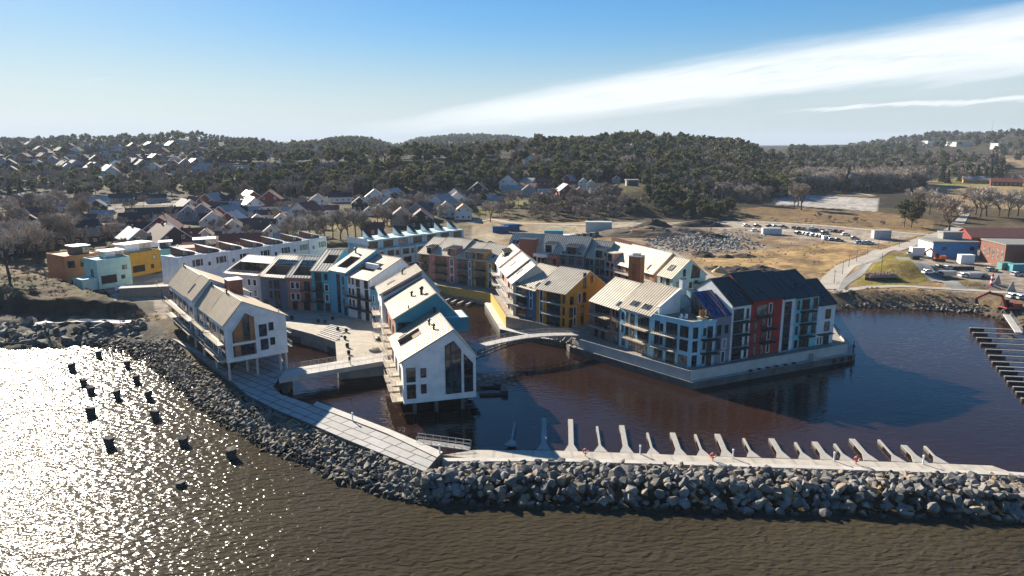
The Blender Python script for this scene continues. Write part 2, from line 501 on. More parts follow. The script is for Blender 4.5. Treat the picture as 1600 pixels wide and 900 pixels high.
# drop what lies deep under water
keep = (ZZ.reshape(-1)[faces].max(1) > -3.5)
faces = faces[keep]
PX, PY = topix(XX, YY, ZZ)
C_ = np.zeros((nrw, nc, 3))
def setc(mask, col, f=1.0):
    f = (np.asarray(f) * mask)[..., None] if np.ndim(mask) else f
    C_[:] = C_ * (1 - f) + np.array(col) * f
n1 = fbm(XX, YY, 30, 4, 61) + .5; n2 = fbm(XX, YY, 9, 3, 71) + .5; n3 = fbm(XX, YY, 80, 3, 81) + .5
one = np.ones_like(XX)
setc(one, (.115, .085, .05))                                   # winter ground
setc(one, (.06, .06, .025), np.clip((n1 - .5) * 4, 0, 1) * .7)
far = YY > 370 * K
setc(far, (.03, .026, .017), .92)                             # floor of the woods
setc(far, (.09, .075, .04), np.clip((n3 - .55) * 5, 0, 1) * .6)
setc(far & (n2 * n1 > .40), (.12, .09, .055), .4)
left = (PX < 830) & (YY < 370 * K) & (YY > 190)
setc(left, (.11, .085, .055), .75)
setc(left & (n2 > .5), (.11, .11, .035), .55)
setc(left & (n1 > .62), (.2, .17, .13), .6)
def region(pts, col, f=1.0, y0=0, y1=1e9):
    m = inpoly(PX, PY, pts) & (YY > y0) & (YY < y1); setc(m, col, f); return m
# the cleared land behind the blocks on the right
region([(735, 372), (820, 352), (930, 345), (1150, 342), (1290, 352), (1480, 362), (1620, 380), (1620, 480), (1290, 470), (1090, 440), (735, 400)], (.32, .225, .12), 1, 150, 460)
region([(735, 372), (820, 352), (930, 345), (1150, 342), (1290, 352), (1480, 362), (1620, 380), (1620, 480), (1290, 470), (1090, 440), (735, 400)], (.17, .11, .06), np.clip((n2 - .45) * 5, 0, 1) * .7, 150, 460)
region([(735, 340), (840, 350), (930, 355), (930, 366), (810, 370), (735, 385)], (.34, .28, .2), 1, 150, 500)
region([(950, 352), (1130, 346), (1300, 352), (1330, 372), (1200, 372), (1140, 398), (960, 392)], (.24, .19, .14), .8, 150, 500)
region([(930, 344), (1140, 343), (1290, 352), (1440, 366), (1420, 372), (1350, 384), (1280, 376), (1150, 362), (1060, 352), (930, 356)], (.40, .35, .29), .9, 150, 500)
region([(1080, 402), (1290, 380), (1360, 384), (1300, 430), (1240, 424), (1140, 425)], (.45, .305, .14), .85, 150, 500)
region([(1000, 398), (1290, 372), (1290, 380), (1080, 404)], (.3, .23, .17), .8, 150, 500)
# yard, paths, mounds on the right
region([(1400, 400), (1470, 375), (1620, 385), (1620, 470), (1530, 470), (1480, 455), (1450, 425)], (.31, .27, .23), .9, 150, 500)
region([(1320, 440), (1370, 400), (1420, 396), (1455, 415), (1450, 440), (1400, 448), (1350, 446)], (.24, .2, .05), 1, 150, 460)
region([(1385, 410), (1420, 414), (1438, 426), (1436, 436), (1400, 432)], (.25, .18, .07), .8, 150, 460)
region([(1450, 430), (1535, 440), (1545, 452), (1480, 448)], (.2, .15, .06), .9, 150, 460)
region([(1296, 458), (1420, 452), (1620, 462), (1620, 530), (1500, 500), (1290, 492)], (.17, .125, .075), .85, 100, 300)
region([(1310, 470), (1520, 476), (1600, 500), (1600, 540), (1500, 500), (1300, 492)], (.15, .13, .105), .8, 100, 300)
# pitch, banks and fields
region([(1128, 330), (1200, 322), (1380, 332), (1460, 345), (1460, 362), (1290, 352), (1130, 344)], (.22, .15, .075), .9, 300, 620)
region([(1206, 310), (1250, 304), (1372, 310), (1372, 331), (1215, 320)], (.42, .40, .38), 1, 300, 700)
region([(1230, 290), (1300, 296), (1372, 308), (1250, 303)], (.25, .17, .09), .9, 300, 800)
region([(1425, 288), (1470, 278), (1640, 282), (1640, 330), (1500, 322), (1430, 312)], (.33, .25, .145), .95, 300, 1200)
region([(1460, 278), (1520, 276), (1600, 284), (1600, 292), (1470, 290)], (.26, .26, .06), .7, 300, 1200)
region([(1535, 244), (1620, 243), (1620, 262), (1540, 260)], (.34, .25, .15), .9, 500, 2500)
# left: street apron, heath, rock
region([(140, 440), (205, 430), (262, 425), (262, 500), (230, 492), (150, 470)], (.36, .31, .26), .95, 100, 280)
region([(-100, 400), (60, 405), (100, 425), (160, 450), (180, 468), (120, 470), (-100, 468)], (.095, .07, .036), 1, 100, 330)
region([(-100, 400), (60, 405), (100, 425), (160, 450), (180, 468), (120, 470), (-100, 468)], (.085, .08, .03), np.clip((n2 - .45) * 6, 0, 1) * .8, 100, 330)
region([(-200, 462), (240, 470), (240, 500), (-200, 500)], (.05, .042, .028), .9, 100, 300)  # cliff front of the knoll, its shade painted into the ground colour
rk = inpoly(PX, PY, [(-900, 490), (230, 494), (262, 515), (262, 600), (-900, 620)]) & (YY < 260)
setc(rk, (.12, .108, .09)); setc(rk & (n2 > .5), (.2, .18, .15), .7); setc(rk & (ZZ < .7), (.07, .06, .045), .8)
region([(170, 490), (250, 490), (250, 500), (190, 503)], (.2, .15, .07), .6, 100, 300)
# lawns and gravel between the houses of the town
for px, py, rx, ry, c in ((515, 352, 55, 10, (.27, .2, .09)), (600, 350, 30, 8, (.27, .2, .09)), (668, 320, 16, 5, (.2, .2, .05)), (760, 330, 22, 8, (.22, .2, .06)), (820, 318, 25, 5, (.2, .19, .05)), (790, 347, 60, 7, (.34, .25, .13)), (40, 268, 22, 4, (.26, .25, .08)), (165, 285, 28, 4, (.24, .2, .1)), (60, 420, 60, 14, (.2, .14, .08)), (110, 385, 40, 9, (.19, .15, .08)), (985, 296, 40, 5, (.17, .15, .06)), (560, 300, 20, 5, (.12, .12, .05)), (645, 280, 20, 3, (.12, .11, .05)), (1150, 305, 50, 8, (.2, .14, .08)), (870, 263, 25, 2.5, (.3, .22, .12)), (240, 318, 80, 2.5, (.35, .32, .3)), (175, 325, 25, 4, (.35, .3, .26)), (380, 372, 60, 4, (.26, .22, .17)), (310, 312, 30, 3, (.35, .32, .3)), (135, 425, 30, 6, (.25, .18, .1))):
    m = np.exp(-(((PX - px) / rx) ** 2 + ((PY - py) / ry) ** 2) ** 2); setc(one * (YY > 100), c, m * .9)
region([(820, 345), (830, 310), (900, 296), (960, 288), (1010, 288), (1060, 300), (1160, 325), (1150, 345), (1060, 348)], (.065, .055, .03), .85, 300, 620)
region([(940, 292), (985, 285), (1010, 292), (990, 302), (930, 304)], (.15, .13, .06), .7, 300, 620)
C_ *= (1 + np.where(YY < 520, .9, .3) * (fbm(XX, YY, 3.5, 3, 131) + .6 * fbm(XX, YY, 14, 3, 137)))[..., None]
sf = inpoly(PX, PY, [(1000, 398), (1290, 372), (1365, 384), (1300, 432), (1240, 426), (1090, 428)]) & (YY < 460)
setc(sf, (.15, .105, .06), np.clip((fbm(XX, YY, 13, 4, 141) - .06) * 9, 0, 1) * .75)
# bed under the sea
setc(ZZ < -.2, (.05, .04, .03), .9)
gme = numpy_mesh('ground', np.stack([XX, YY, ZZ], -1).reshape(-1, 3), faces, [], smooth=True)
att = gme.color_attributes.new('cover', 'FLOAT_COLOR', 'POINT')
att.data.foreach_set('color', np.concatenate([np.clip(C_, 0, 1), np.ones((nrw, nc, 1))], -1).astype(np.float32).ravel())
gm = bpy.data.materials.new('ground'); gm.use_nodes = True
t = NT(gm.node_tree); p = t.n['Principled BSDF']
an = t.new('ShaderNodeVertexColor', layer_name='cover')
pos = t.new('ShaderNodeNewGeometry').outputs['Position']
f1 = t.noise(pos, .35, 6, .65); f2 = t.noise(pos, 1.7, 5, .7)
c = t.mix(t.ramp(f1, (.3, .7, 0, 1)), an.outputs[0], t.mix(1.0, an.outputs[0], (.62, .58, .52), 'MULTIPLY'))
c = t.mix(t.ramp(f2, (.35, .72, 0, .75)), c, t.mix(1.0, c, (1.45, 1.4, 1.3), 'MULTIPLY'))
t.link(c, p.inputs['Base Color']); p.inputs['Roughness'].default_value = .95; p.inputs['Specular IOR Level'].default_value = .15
b = t.new('ShaderNodeBump'); b.inputs['Strength'].default_value = .7; b.inputs['Distance'].default_value = .45
t.link(t.math('ADD', t.math('MULTIPLY', f1, 2.0), f2), b.inputs['Height']); t.link(b.outputs[0], p.inputs['Normal'])
gme.materials.append(gm)
ground = bpy.data.objects.new('ground', gme); COL.objects.link(ground); kind(ground, 'structure')

# ------------------------------------------------------------------ water
def water(name, col, rough, waves, poly, z, far=False):
    m = bpy.data.materials.new(name); m.use_nodes = True
    t = NT(m.node_tree); p = t.n['Principled BSDF']
    pos = t.new('ShaderNodeNewGeometry').outputs['Position']
    big = t.noise(pos, .03, 4, .55)
    c = t.mix(t.ramp(big, (.35, .65)), tuple(q * .85 for q in col), tuple(q * 1.12 for q in col))
    t.link(c, p.inputs['Base Color'])
    p.inputs['Roughness'].default_value = rough
    p.inputs['IOR'].default_value = 1.33
    if name == 'sea':        # fine ripples spread part of the glare
        p.inputs['Coat Weight'].default_value = .008; p.inputs['Specular IOR Level'].default_value = .085; p.inputs['Coat Roughness'].default_value = .34; p.inputs['Coat IOR'].default_value = 1.33
    prev = None
    for sc_, dist, strg, stretch in waves:
        mp = t.new('ShaderNodeMapping'); mp.inputs['Scale'].default_value = (stretch, 1, 1); mp.inputs['Rotation'].default_value = (0, 0, R(-28))
        t.link(pos, mp.inputs[0])
        b = t.new('ShaderNodeBump'); b.inputs['Strength'].default_value = strg; b.inputs['Distance'].default_value = dist
        t.link(t.noise(mp.outputs[0], sc_, 0, .5, .6), b.inputs['Height'])
        if prev is not None: t.link(prev, b.inputs['Normal'])
        prev = b.outputs[0]
    t.link(prev, p.inputs['Normal'])
    mb = MB()
    pts = poly
    for tr in tessellate_polygon([[Vector((x, y, 0)) for x, y in pts]]):
        q = [pts[k] for k in tr]
        if (q[1][0] - q[0][0]) * (q[2][1] - q[0][1]) - (q[1][1] - q[0][1]) * (q[2][0] - q[0][0]) < 0: q.reverse()
        mb.poly([(x, y, z) for x, y in q])
    o = mb.build(name, m)
    return kind(o, 'structure')
brk = W2([(2600, 790), (1600, 775), (1000, 757), (700, 750), (600, 722), (430, 648), (340, 600), (262, 540)])   # along the middle of the rock bank
sea_poly = [(-9000, -3000), (9000, -3000), (9000, brk[0][1])] + brk + [(brk[-1][0] - 4, 300), (-9000, 300)]
har_poly = [(9000, brk[0][1])] + [(9000, 400), (brk[-1][0] + 25, 400)] + [brk[-1]] + brk[::-1][1:]
water('sea', (.050, .040, .024), .17, [(.2, .4, .4, .5), (1.55, .235, 1.0, .5), (3.6, .045, 1.0, .6)], sea_poly, 0)
water('harbour_water', (.026, .0135, .0095), .03, [(.2, .3, .10, .5), (1.3, .09, .5, .5), (4.5, .02, .35, .6)], har_poly, .004)

# ------------------------------------------------------------------ quays and paving
def slab(name, pts, z, z0, m, mside=None):
    w = W2(pts, z)
    a = sum(w[i][0] * w[(i + 1) % len(w)][1] - w[(i + 1) % len(w)][0] * w[i][1] for i in range(len(w)))
    if a < 0: w = w[::-1]
    mb = MB(); mb.prism(w, z0, z, 0, 1)
    return kind(mb.build(name, [m, mside or m]), 'structure')
def paving(name, col, bw, bh, rot, gap=.03, rough=.8):
    m = bpy.data.materials.new(name); m.use_nodes = True
    t = NT(m.node_tree); p = t.n['Principled BSDF']; p.inputs['Roughness'].default_value = rough
    pos = t.new('ShaderNodeNewGeometry').outputs['Position']
    mp = t.new('ShaderNodeMapping'); mp.inputs['Rotation'].default_value = (0, 0, rot); t.link(pos, mp.inputs[0])
    br = t.new('ShaderNodeTexBrick'); t.link(mp.outputs[0], br.inputs['Vector'])
    br.inputs['Scale'].default_value = 1; br.inputs['Brick Width'].default_value = bw; br.inputs['Row Height'].default_value = bh
    br.inputs['Mortar Size'].default_value = gap; br.inputs['Mortar Smooth'].default_value = 0
    br.inputs['Color1'].default_value = (*col, 1); br.inputs['Color2'].default_value = (*[c * .78 for c in col], 1); br.inputs['Mortar'].default_value = (.03, .03, .03, 1)
    br.offset = .37; br.squash = 1.5; br.squash_frequency = 3
    n = t.noise(pos, .6, 5, .65)
    t.link(t.mix(t.ramp(n, (.3, .75, 0, .6)), br.outputs['Color'], t.mix(1.0, br.outputs['Color'], (.7, .68, .62), 'MULTIPLY')), p.inputs['Base Color'])
    b = t.new('ShaderNodeBump'); b.inputs['Strength'].default_value = .5; b.inputs['Distance'].default_value = .05
    t.link(t.math('SUBTRACT', t.math('MULTIPLY', n, .4), br.outputs['Fac']), b.inputs['Height']); t.link(b.outputs[0], p.inputs['Normal'])
    return m
wdir = G(640, 720, 2.4) - G(450, 640, 2.4)
m_slabs = paving('granite_slabs', (.44, .43, .41), 3.4, 1.9, -math.atan2(wdir.y, wdir.x), .09)
m_setts = paving('plaza_setts', (.46, .40, .32), 2.2, 1.1, .3, .015)
m_quay = paving('quay_boards', (.40, .35, .28), 6, .9, -math.atan2(*(G(1075, 606, 1.5) - G(900, 548, 1.5)).yx), .02)

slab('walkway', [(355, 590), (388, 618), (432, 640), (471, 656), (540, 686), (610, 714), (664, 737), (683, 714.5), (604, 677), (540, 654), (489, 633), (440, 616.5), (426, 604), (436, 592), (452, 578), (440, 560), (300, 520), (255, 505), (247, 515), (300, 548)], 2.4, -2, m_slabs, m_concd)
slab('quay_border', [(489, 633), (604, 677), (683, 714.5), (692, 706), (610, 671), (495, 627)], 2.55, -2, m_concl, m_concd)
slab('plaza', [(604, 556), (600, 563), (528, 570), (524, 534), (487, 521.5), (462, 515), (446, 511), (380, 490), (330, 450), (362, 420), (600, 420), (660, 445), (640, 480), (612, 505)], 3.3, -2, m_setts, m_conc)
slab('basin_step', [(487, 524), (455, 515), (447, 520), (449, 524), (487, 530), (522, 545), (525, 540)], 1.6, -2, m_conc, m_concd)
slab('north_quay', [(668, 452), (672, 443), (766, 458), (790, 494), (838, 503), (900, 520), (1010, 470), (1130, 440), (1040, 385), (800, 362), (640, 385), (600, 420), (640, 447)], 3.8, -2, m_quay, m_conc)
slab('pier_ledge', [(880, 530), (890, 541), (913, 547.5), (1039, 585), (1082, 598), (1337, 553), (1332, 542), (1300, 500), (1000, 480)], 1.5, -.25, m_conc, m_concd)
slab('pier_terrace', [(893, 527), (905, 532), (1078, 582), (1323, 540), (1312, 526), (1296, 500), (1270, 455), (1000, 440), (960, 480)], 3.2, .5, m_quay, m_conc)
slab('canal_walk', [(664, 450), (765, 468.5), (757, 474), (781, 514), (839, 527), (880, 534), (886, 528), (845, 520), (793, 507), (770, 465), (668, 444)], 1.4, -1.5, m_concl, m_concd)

# ------------------------------------------------------------------ building parts
V = Vector
def face_front(x0=0, y=0): return (V((x0, y, 0)), V((1, 0, 0)), V((0, -1, 0)))
def face_right(x, y0=0): return (V((x, y0, 0)), V((0, 1, 0)), V((1, 0, 0)))
def face_left(x, y1): return (V((x, y1, 0)), V((0, -1, 0)), V((-1, 0, 0)))
def face_back(x1, y): return (V((x1, y, 0)), V((-1, 0, 0)), V((0, 1, 0)))

def pick_pane(k=None):
    if k is not None: return m_pane[k]
    return m_pane[rnd.choice((0, 0, 1, 1, 2, 3, 3))]
def window(root, face, u, z, w, h, frame=None, nx=1, ny=1, fw=.09, pane=None, proud=.07, sill=False):
    """u,z = lower left corner of the opening on the face"""
    frame = frame or m_fdark
    f = MB()
    f.fbox(face, u - fw, u, z - fw, z + h + fw, -.02, proud)
    f.fbox(face, u + w, u + w + fw, z - fw, z + h + fw, -.02, proud)
    f.fbox(face, u, u + w, z - fw, z, -.02, proud)
    f.fbox(face, u, u + w, z + h, z + h + fw, -.02, proud)
    for k in range(1, nx):
        c = u + w * k / nx; f.fbox(face, c - .035, c + .035, z, z + h, -.02, proud - .015)
    for k in range(1, ny):
        c = z + h * k / ny; f.fbox(face, u, u + w, c - .03, c + .03, -.02, proud - .022)
    if sill: f.fbox(face, u - fw - .05, u + w + fw + .05, z - fw - .05, z - fw - .004, -.02, proud + .08)
    fo = f.build('window', frame, root)
    g = MB(); g.fbox(face, u, u + w, z, z + h, -.01, proud * .35)
    g.build('pane', pick_pane(pane), fo)
    return fo
def door(root, face, u, z, w=1.0, h=2.1, m=None, glassy=True):
    f = MB(); f.fbox(face, u - .07, u, z, z + h + .07, -.02, .07); f.fbox(face, u + w, u + w + .07, z, z + h + .07, -.02, .07); f.fbox(face, u, u + w, z + h, z + h + .07, -.02, .07)
    f.fbox(face, u, u + w, z, z + h, -.02, .035)
    fo = f.build('door', m or m_fdark, root)
    if glassy:
        g = MB(); g.fbox(face, u + .2, u + w - .2, z + .7, z + h - .2, .03, .045); g.build('pane', pick_pane(), fo)
    return fo
def railing_mb(mb, pts, h=1.0, step=1.0, bars=3, r=.025, m=0):
    """posts and rails along a polyline of 3-D points"""
    for a, b in zip(pts[:-1], pts[1:]):
        a, b = V(a), V(b); L = (b - a).length; n = max(1, round(L / step))
        for k in range(n + 1):
            q = a.lerp(b, k / n); mb.tube(q, q + V((0, 0, h)), r, n=4, m=m, cap=False)
        for i in range(1, bars + 1):
            z = V((0, 0, h * i / bars)); mb.tube(a + z, b + z, r * (1.25 if i == bars else .6), n=4, m=m, cap=False)
def balcony(root, face, u, z, w, d=1.5, dm=None, rm=None, bars=5, panel=None):
    dm = dm or m_deckd
    b = MB(); b.fbox(face, u, u + w, z - .16, z, .0, d)
    b.fbox(face, u + .1, u + .2, z - .34, z - .164, 0, d * .8); b.fbox(face, u + w - .2, u + w - .1, z - .34, z - .164, 0, d * .8)
    bo = b.build('balcony', dm, root)
    o, U, N = face; Z = V((0, 0, z))
    r = MB()
    e = .06
    pts = [o + U * (u + e) + N * .05 + Z, o + U * (u + e) + N * (d - e) + Z, o + U * (u + w - e) + N * (d - e) + Z, o + U * (u + w - e) + N * .05 + Z]
    railing_mb(r, pts, 1.05, .55, bars, .02)
    if panel is not None:
        r.fbox(face, u + .1, u + w - .1, z + .08, z + .95, d - .08, d - .05, 1)
    r.build('railing', [rm or m_rail, panel or m_rail], bo)
    return bo
def slope_seams(mb, p_eave0, p_eave1, p_top0, p_top1, step, m, w=.11, h=.15):
    L = (p_eave1 - p_eave0).length
    n = max(2, round(L / step))
    nrm = (p_eave1 - p_eave0).cross(p_top0 - p_eave0).normalized()
    if nrm.z < 0: nrm = -nrm
    for k in range(n + 1):
        a = p_eave0.lerp(p_eave1, min(max(k / n, .008), .992)); b = p_top0.lerp(p_top1, min(max(k / n, .008), .992))
        mb.beam(a + nrm * (h / 2 - .01), b + nrm * (h / 2 - .01), w, h, m)
def gable(root, x0, x1, y0, y1, ze, zr, ry=None, zeb=None, wm=None, rm=None, seam=m_seam, step=.85, ov=.22, th=.2, cuts=(), z0=0, cross=False, bseam=True, sh=.075):
    """house body with a pitched roof whose ridge runs along local x; cuts = roof terraces in the front slope (xa, xb, ta, tb)"""
    ry = (y0 + y1) / 2 if ry is None else ry
    zeb = ze if zeb is None else zeb
    wb = MB()
    def P(x, y, z): return V((x, y, z))
    wb.poly([P(x0, y0, z0), P(x1, y0, z0), P(x1, y0, ze), P(x0, y0, ze)])
    wb.poly([P(x1, y1, z0), P(x0, y1, z0), P(x0, y1, zeb), P(x1, y1, zeb)])
    wb.poly([P(x1, y0, z0), P(x1, y1, z0), P(x1, y1, zeb), P(x1, ry, zr), P(x1, y0, ze)])
    wb.poly([P(x0, y1, z0), P(x0, y0, z0), P(x0, y0, ze), P(x0, ry, zr), P(x0, y1, zeb)])
    wb.poly([P(x0, y0, z0), P(x0, y1, z0), P(x1, y1, z0), P(x1, y0, z0)])
    def S(x, t): return P(x, y0 + (ry - y0) * t, ze + (zr - ze) * t)
    fm = []
    for xa, xb, ta, tb in cuts:
        f0, zf = S(0, ta), ze + (zr - ze) * ta - .35
        yb = S(0, tb).y
        wb.poly([P(xa, f0.y, zf), P(xb, f0.y, zf), P(xb, yb, zf), P(xa, yb, zf)], 1)
        wb.poly([P(xa, yb, zf), P(xb, yb, zf), P(xb, yb, S(0, tb).z), P(xa, yb, S(0, tb).z)], 1)
        for x in (xa, xb):
            wb.poly([P(x, f0.y, zf), P(x, yb, zf), P(x, yb, S(0, tb).z), S(x, ta)], 1)
        wb.poly([P(xa, f0.y, zf), P(xb, f0.y, zf), S(xb, ta), S(xa, ta)])
    wb.build('wall', [wm, m_terr] if cuts else wm, root)
    rb = MB()
    # front slope in cells so that terraces stay open
    xs = sorted({x0 - ov * .4, x1 + ov * .4, *[c for q in cuts for c in q[:2]]})
    ts = sorted({-.06, 1.0, *[c for q in cuts for c in q[2:]]})
    N = V((0, -(zr - ze), ry - y0)).normalized()
    for xa, xb in zip(xs[:-1], xs[1:]):
        for ta, tb in zip(ts[:-1], ts[1:]):
            if any(q[0] - 1e-6 <= xa and xb <= q[1] + 1e-6 and q[2] - 1e-6 <= ta and tb <= q[3] + 1e-6 for q in cuts): continue
            a, b, c, d = S(xa, ta), S(xb, ta), S(xb, tb), S(xa, tb)
            dn = N * .01; up = N * th
            rb.hexa([a + dn, b + dn, c + dn, d + dn, a + up, b + up, c + up, d + up])
            slope_seams(rb, a + up, b + up, d + up, c + up, step, 1, .11, sh)
    ta = -.06
    def B(x, t): return P(x, y1 + (ry - y1) * t, zeb + (zr - zeb) * t)
    Nb = V((0, (zr - zeb), y1 - ry)).normalized()
    a, b, c, d = B(x1 + ov * .4, ta), B(x0 - ov * .4, ta), B(x0 - ov * .4, 1), B(x1 + ov * .4, 1)
    dn, up = Nb * .01, Nb * th
    rb.hexa([a + dn, b + dn, c + dn, d + dn, a + up, b + up, c + up, d + up])
    if bseam: slope_seams(rb, a + up, b + up, d + up, c + up, step * 1.5, 1)
    zt = zr + th * .9
    rb.beam((x0 - ov * .4, ry, zt + .03), (x1 + ov * .4, ry, zt + .03), .3, .1, 0)
    ro = rb.build('roof', [rm, seam], root)
    g = MB(); g.tube((x0, y0 - .3, ze - .12), (x1, y0 - .3, ze - .12), .07, n=6); g.build('gutter', m_rail, root)
    def slope_face(x, t):
        return S(x, t) + N * th
    root_info[root.name] = (slope_face, (x0, x1), N, P(0, ry - y0, zr - ze).normalized())
    return ro
root_info = {}
m_terr = mat('terrace_brown', (.17, .125, .095), .85, line=(0, .2, .4))
def skylight(root, x, t, w=.9, h=1.4, n=1, pane=1, roof=None):
    S, xr, N, D = root_info[root.name]
    for k in range(n):
        c = S(x + k * (w + .25), t)
        U = V((1, 0, 0))
        f = MB()
        def bx(mb, u0, u1, d0, d1, n0, n1, m=0):
            q = [c + U * u + D * d + N * nn for nn in (n0, n1) for (u, d) in ((u0, d0), (u1, d0), (u1, d1), (u0, d1))]
            mb.hexa(q, m)
        bx(f, 0, w, 0, .1, 0, .16); bx(f, 0, w, h - .1, h, 0, .16); bx(f, 0, .1, .1, h - .1, 0, .16); bx(f, w - .1, w, .1, h - .1, 0, .16)
        fo = f.build('skylight', m_fdark, root)
        g = MB(); bx(g, .1, w - .1, .1, h - .1, .02, .12); g.build('pane', m_pane[pane], fo)
def dormer(root, xa, xb, y0, z0, z1, ydep, wm, rm, win=True, pane=0, rise=.5):
    """flat-fronted dormer with a lean-to roof"""
    d = MB()
    d.poly([(xa, y0, z0), (xb, y0, z0), (xb, y0, z1), (xa, y0, z1)])
    d.poly([(xb, y0, z0), (xb, y0 + ydep, z0), (xb, y0 + ydep, z1 + rise), (xb, y0, z1)])
    d.poly([(xa, y0 + ydep, z0), (xa, y0, z0), (xa, y0, z1), (xa, y0 + ydep, z1 + rise)])
    e = .15
    d.hexa([(xa - e, y0 - e, z1), (xb + e, y0 - e, z1), (xb + e, y0 + ydep, z1 + rise), (xa - e, y0 + ydep, z1 + rise)] + [(xa - e, y0 - e, z1 + .14), (xb + e, y0 - e, z1 + .14), (xb + e, y0 + ydep, z1 + rise + .14), (xa - e, y0 + ydep, z1 + rise + .14)], 1)
    a, b = V((xa - e, y0 - e, z1 + .14)), V((xb + e, y0 - e, z1 + .14))
    c, q = V((xa - e, y0 + ydep, z1 + rise + .14)), V((xb + e, y0 + ydep, z1 + rise + .14))
    slope_seams(d, a, b, c, q, .6, 2)
    do = d.build('dormer', [wm, rm, m_seam], root)
    if win:
        w = xb - xa
        f = MB(); fc = face_front(0, y0)
        u0, u1, a0, a1 = xa + w * .16, xb - w * .16, z0 + .25, z1 - .2
        f.fbox(fc, u0 - .08, u0, a0 - .08, a1 + .08, -.02, .06); f.fbox(fc, u1, u1 + .08, a0 - .08, a1 + .08, -.02, .06)
        f.fbox(fc, u0, u1, a0 - .08, a0, -.02, .06); f.fbox(fc, u0, u1, a1, a1 + .08, -.02, .06)
        f.fbox(fc, (u0 + u1) / 2 - .03, (u0 + u1) / 2 + .03, a0, a1, -.02, .05)
        f.fbox(fc, u0, u1, a0, a1, -.01, .025, 1)
        f.build('window', [m_fdark, m_pane[pane]], do)
def vent(root, x, t, s=.5):
    S, xr, N, D = root_info[root.name]
    c = S(x, t)
    f = MB(); f.tube(c - V((0, 0, .1)), c + V((0, 0, s * 1.3)), s * .3, s * .3, 8); f.lathe([(s * .5, 0), (s * .5, s * .5), (s * .2, s * .7)], c + V((0, 0, s * 1.3)), 8)
    f.build('vent', m_fdark, root)
def chimney(root, x, y, z0, z1, w, d, wm, cap=True, name='chimney', capm=None):
    f = MB(); f.box(x, x + w, y, y + d, z0, z1, 0); f.box(x - .08, x + w + .08, y - .08, y + d + .08, z1 + .003, z1 + .15, 1)
    return f.build(name, [wm, capm or m_fdark], root)

class Unit:
    """frame of one house unit: x along the front from A to B, y into the house, z up from its base"""
    def __init__(s, name, A, B, zp, zb, depth, label, cat='apartment house', shift=0.0, group=None):
        a, b = (V(A), V(B)) if zp is None else (G(A[0], A[1], zp), G(B[0], B[1], zp))
        d = b - a; s.w = d.length; s.rz = math.atan2(d.y, d.x)
        n = V((-math.sin(s.rz), math.cos(s.rz), 0))
        a = a - n * shift
        s.o = V((a.x, a.y, zb)); s.d = depth; s.zb = zb; s.n = n; s.u = d.normalized()
        s.root = empty(name, s.o, s.rz, label, cat, group)
        s.F = face_front(); s.R = face_right(s.w); s.L = face_left(0, depth); s.B = face_back(s.w, depth)
    def z(s, py, x=0.0, y=0.0):
        """local height whose point above (x,y) shows at image row py"""
        q = s.o + s.u * x + s.n * y
        return zat(q.y, py) - s.zb
def rows(U, face, zs, pats, fr=None):
    """pats: (u, w, h, dz, kind) repeated on every floor level in zs"""
    for z in zs:
        for u, w, h, dz, k in pats:
            if k == 'd': window(U.root, face, u, z + dz, w, h, m_fdark)
            elif k == 'w': window(U.root, face, u, z + dz, w, h, m_fwhite, fw=.17, proud=.09)
            elif k == 'g': window(U.root, face, u, z + dz, w, h, m_fdark, nx=max(2, round(w / .9)), pane=rnd.choice((0, 1, 1, 3)))
            elif k == 'c': window(U.root, face, u, z + dz, w, h, m_fdark, nx=max(2, round(w / .9)), pane=2)
            elif k == 'x': window(U.root, face, u, z + dz, w, h, m_fwood, nx=2, ny=2)
            elif k == 'D': door(U.root, face, u, z + dz, w, h)
def polypane(root, face, pts, frame, pane, fw=.12, uprights=(), bars=(), name='window', proud=.08):
    """a many-cornered window: frame strips along its outline, uprights (u, z0, z1), bars (u0, u1, z)"""
    o, U, N = face; Z = V((0, 0, 1))
    f = MB()
    for (u0, z0), (u1, z1) in zip(pts, pts[1:] + pts[:1]):
        f.beam(o + U * u0 + Z * z0 + N * proud * .5, o + U * u1 + Z * z1 + N * proud * .5, proud if abs(u1 - u0) < 1e-6 else proud, fw)
    for u, z0, z1, w in uprights: f.fbox(face, u - w / 2, u + w / 2, z0, z1, .005, proud * .9)
    for u0, u1, z, w in bars: f.fbox(face, u0, u1, z - w / 2, z + w / 2, .005, proud * .8)
    fo = f.build(name, frame, root)
    g = MB(); k = len(pts)
    q = [o + U * u + Z * z + N * .03 for u, z in pts]
    g.poly(q); g.build('pane', pane, fo)
    return fo

W_white = wallm('white', (.80, .80, .78)); W_teal = wallm('teal', (.07, .31, .36)); W_lblue = wallm('light_blue', (.38, .66, .75))
W_blue = wallm('sky_blue', (.14, .44, .58)); W_turq = wallm('turquoise', (.07, .38, .47)); W_lilac = wallm('lilac', (.52, .46, .50)); W_slate = wallm('slate', (.16, .175, .21))
W_terr = wallm('terracotta', (.44, .20, .14)); W_brown = wallm('brown', (.30, .17, .135)); W_rose = wallm('rose', (.42, .175, .18)); W_dslate = wallm('blue_slate', (.12, .16, .20))
W_ochre = wallm('ochre', (.50, .28, .065)); W_yellow = wallm('yellow', (.66, .285, .03)); W_navy = wallm('navy', (.03, .14, .27)); W_pink = wallm('pink', (.66, .38, .30))
W_mint = wallm('mint', (.42, .62, .56)); W_red = wallm('red', (.42, .045, .03)); W_grey = wallm('grey', (.25, .25, .28)); W_aqua = wallm('aqua', (.24, .56, .60))
W_rust = wallm('rust', (.46, .19, .085)); W_gold = wallm('gold', (.52, .28, .035)); W_sea = wallm('sea_green', (.17, .42, .42)); W_cream = wallm('cream', (.62, .56, .46))

